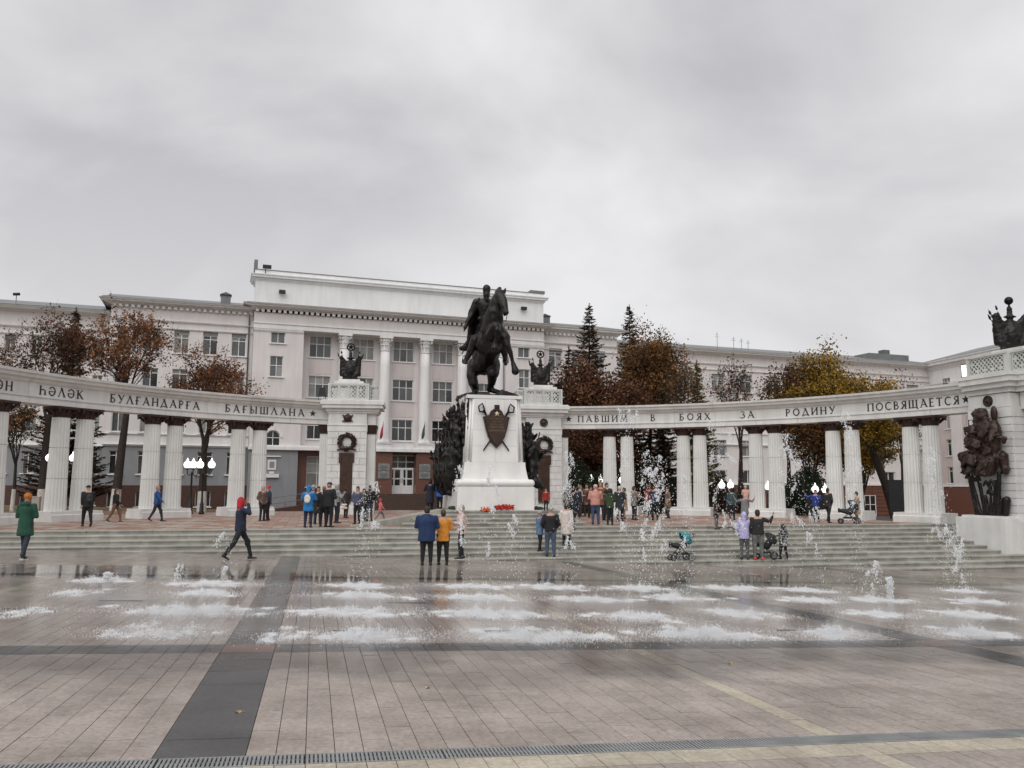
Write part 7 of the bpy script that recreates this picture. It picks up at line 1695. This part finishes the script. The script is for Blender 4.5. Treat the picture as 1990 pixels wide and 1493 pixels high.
SP=[(205,1128,60,.22),(160,1151,60,.12),(420,1135,110,.12),(400,1153,90,.12),(370,1189,170,.16),(300,1228,150,.14),
(700,1139,90,.12),(695,1158,110,.15),(905,1140,90,.12),(915,1161,110,.15),(690,1191,140,.15),(960,1193,160,.16),(715,1236,140,.17),(1045,1236,190,.18),
(1075,1142,110,.12),(1145,1166,100,.13),(1245,1144,90,.12),(1312,1163,90,.14),(1430,1144,90,.14),(1235,1200,110,.16),(1442,1193,95,.16),(1355,1233,160,.2),
(1570,1148,70,.12),(1568,1166,75,.13),(1615,1233,110,.2),(1708,1166,80,.13),(1712,1194,85,.14),(1880,1150,60,.12),(1905,1170,70,.13),(1882,1195,80,.14),(1885,1231,110,.18),(555,1236,60,.08),(45,1190,60,.05)]
rowsn={}
for (u,v,w_,h_) in SP:
    ro='farthest' if v<1147 else 'second farthest' if v<1175 else 'second nearest' if v<1215 else 'nearest'
    rowsn.setdefault(ro,[]).append((u,v,w_,h_))
num=['first','second','third','fourth','fifth','sixth','seventh','eighth','ninth','tenth','eleventh','twelfth','thirteenth']
for ro,l in rowsn.items():
    l.sort()
    for i,(u,v,w_,h_) in enumerate(l):
        splash(f'low white splash, {num[i]} from the left in the {ro} fountain row',u,v,w_*1.15,h_*.68,dens=.55 if u in(555,45,160,300) else 1.6)
def jet(label,u,vb,vt,wpx=14,n=900,core=.0,drift=0,clumps=6,below=0,group='tall broken jets of the fountain',size=1.0):
    p=on_plaza(u,vb); H_=at_y(u,vt,p.y).z-p.z; s=p.y/FPX; o=thing('water_jet',label,'water jet',p,0,group); W_=wpx*s
    t=RNG.uniform(0,1,n)**.85; wz=W_*(.35+1.1*(1-t)**.8); C=np.stack([RNG.normal(0,1,n)*wz*.55+drift*s*(t-.2),RNG.normal(0,1,n)*wz*.55,t*H_],1)
    P_=[drops(C,RNG.uniform(.006,.017,n)*size,RNG.uniform(.8,1.8,n))]
    # torn sheets and tongues of water
    for k in range(clumps):
        tz=RNG.uniform(.35,1.0) if k else 1.0; c0=np.array([RNG.normal(0,W_*.3)+drift*s*(tz-.2),RNG.normal(0,W_*.3),tz*H_]); m=int(RNG.uniform(30,90)); L_=RNG.uniform(.08,.35); dirv=np.array([RNG.normal(0,.35),RNG.normal(0,.2),-1]); dirv/=np.linalg.norm(dirv)
        q=RNG.uniform(0,1,m); C=c0+dirv*(q*L_)[:,None]+RNG.normal(0,.022,(m,3))*(.5+q)[:,None]; P_.append(drops(C,RNG.uniform(.008,.019,m)*size,RNG.uniform(.8,2.2,m)))
    if core:
        m=int(700*core); q=RNG.uniform(0,1,m); C=np.stack([RNG.normal(0,.02,m)*(1+q),RNG.normal(0,.02,m),q*H_],1); P_.append(drops(C,RNG.uniform(.01,.022,m),1.8))
    quads('spray',np.concatenate(P_),wm,None,o,kind='stuff')
JT=[('tall thin broken jet before the left wreath pylon',705,1150,935,26,420,0,10,8),
('scattered drops of a jet between the red hood and the left group',432,1150,1035,22,110,0,0,3),
('short sparse jet before the lowest left step',352,1150,1098,10,70,0,0,3),
('jet of scattered drops rising before the left half of the pedestal',905,1165,905,16,150,0,-20,7),
('jet of scattered drops rising before the middle of the pedestal',948,1170,905,20,220,0,10,7),
('ragged jet of drops right of the blond person',1000,1165,1000,34,260,0,0,2),
('tall narrow jet right of the wreath pylon, over the crowd',1108,1150,878,24,800,0,0,16),
('tallest jet, reaching the lettering above the crowd',1224,1165,792,26,900,0,-4,14),
('broad jet of droplets in front of the dark trees left of the second right pair',1286,1163,885,38,1500,0,-8,26),
('narrow jet over the second right column pair',1340,1160,925,16,420,0,-6,8),
('jet curving between the first and second right pairs',1250,1170,875,18,420,0,10,10),
('broad jet right of the second right column pair reaching the entablature',1412,1144,818,34,1300,0,-8,24),
('broad ragged jet before the dark shrubs left of the fourth right pair',1555,1150,843,44,1500,0,-14,26),
('tall slim jet before the fourth right pair, crossing the lettering',1672,1166,798,14,620,0,-12,18),
('jet drifting left over the last column pair',1845,1160,870,22,900,0,-30,24),
('dense splashing jet in front of the rightmost steps',1866,1170,1020,22,900,0,-6,18),
('low broken jet left of the dense rightmost jet',1705,1166,1090,18,260,0,0,8),
('sparse drops of a jet before the pushchair',1270,1144,1030,30,160,0,0,2),
('sparse drops of a jet right of the patterned child',1590,1148,985,24,280,0,0,6)]
for a in JT: jet(a[0],a[1],a[2],a[3],a[4]*1.1,int(a[5]*(.5 if a[5]>700 else .8)),a[6],a[7],int(a[8]*.6)+1,size=.85)
jet('short straight white jet standing up from the right fountain row',1731,1166,1122,3,120,.5,0,3)
jet('small low bubbling jet at the left of the fountain field',207,1130,1113,8,80,.25,0,2)
# fine mist blown low over the wet paving: soft volumes
def mistmat(dn):
    m=bpy.data.materials.new('water_mist'); m.use_nodes=True; t=m.node_tree; t.nodes.clear(); o=t.nodes.new('ShaderNodeOutputMaterial'); v=t.nodes.new('ShaderNodeVolumePrincipled'); v.inputs['Color'].default_value=(.95,.95,.96,1)
    tc=t.nodes.new('ShaderNodeTexCoord'); gr=t.nodes.new('ShaderNodeTexGradient'); gr.gradient_type='SPHERICAL'; mp=t.nodes.new('ShaderNodeMapping'); mp.inputs['Location'].default_value=(-1,-1,-1); mp.inputs['Scale'].default_value=(2,2,2)
    nz=t.nodes.new('ShaderNodeTexNoise'); nz.inputs['Scale'].default_value=3.2; nz.inputs['Detail'].default_value=3; mu=t.nodes.new('ShaderNodeMath'); mu.operation='MULTIPLY'; m2=t.nodes.new('ShaderNodeMath'); m2.operation='MULTIPLY'; m2.inputs[1].default_value=dn
    t.links.new(tc.outputs['Generated'],mp.inputs[0]); t.links.new(mp.outputs[0],gr.inputs[0]); t.links.new(tc.outputs['Generated'],nz.inputs[0]); t.links.new(gr.outputs['Fac'],mu.inputs[0]); t.links.new(nz.outputs[0],mu.inputs[1]); t.links.new(mu.outputs[0],m2.inputs[0]); t.links.new(m2.outputs[0],v.inputs['Density']); t.links.new(v.outputs[0],o.inputs['Volume']); return m
mm_=mistmat(1.3)
g=MB(); g.sphere((0,0,0),1,16,8); MISTM=g.mesh('mist',mm_)
for i,(u,v,w_) in enumerate(((370,1200,300),(330,1240,300),(700,1180,240),(720,1245,260),(1000,1245,330),(950,1190,260),(1180,1180,240),(1370,1245,260),(1440,1190,200),(1620,1240,220),(1700,1190,200),(1890,1235,230),(230,1170,240))):
    p=on_plaza(u,v); o=link('mist',MISTM,None,kind='stuff'); o.location=p+Vector((0,0,.02)); W_=w_*p.y/FPX/2; o.scale=(W_,.9,.26)
# fallen leaves on the plaza
lfm=mat('yellow_leaf',(.38,.27,.10),.7,.3,5)
for i,(u,v) in enumerate(((463,1385),(830,1338),(1420,1290))):
    p=on_plaza(u,v); o=thing('fallen_leaf',['pale yellow fallen leaf lying on the dark paving strip','small yellow leaf on the pink paving before the dark cross band','small leaf on the wet paving behind the yellow stripe'][i],'leaf',p+Vector((0,0,.004)),i*1.3)
    g=MB(); r_=.03
    pts=[(math.cos(a)*r_*(1 if k%2==0 else .55),math.sin(a)*r_*(1 if k%2==0 else .55),.004+.01*math.sin(a*2)) for k,a in enumerate([2*PI*j/10 for j in range(10)])]
    g.add(pts+[(0,0,.012)],[(j,(j+1)%10,10) for j in range(10)]); g.tube([(0,0,.008),(.07,.01,.004)],.002,4); g.build('blade',lfm,o)

bpy.data.scenes.remove(TMPS)
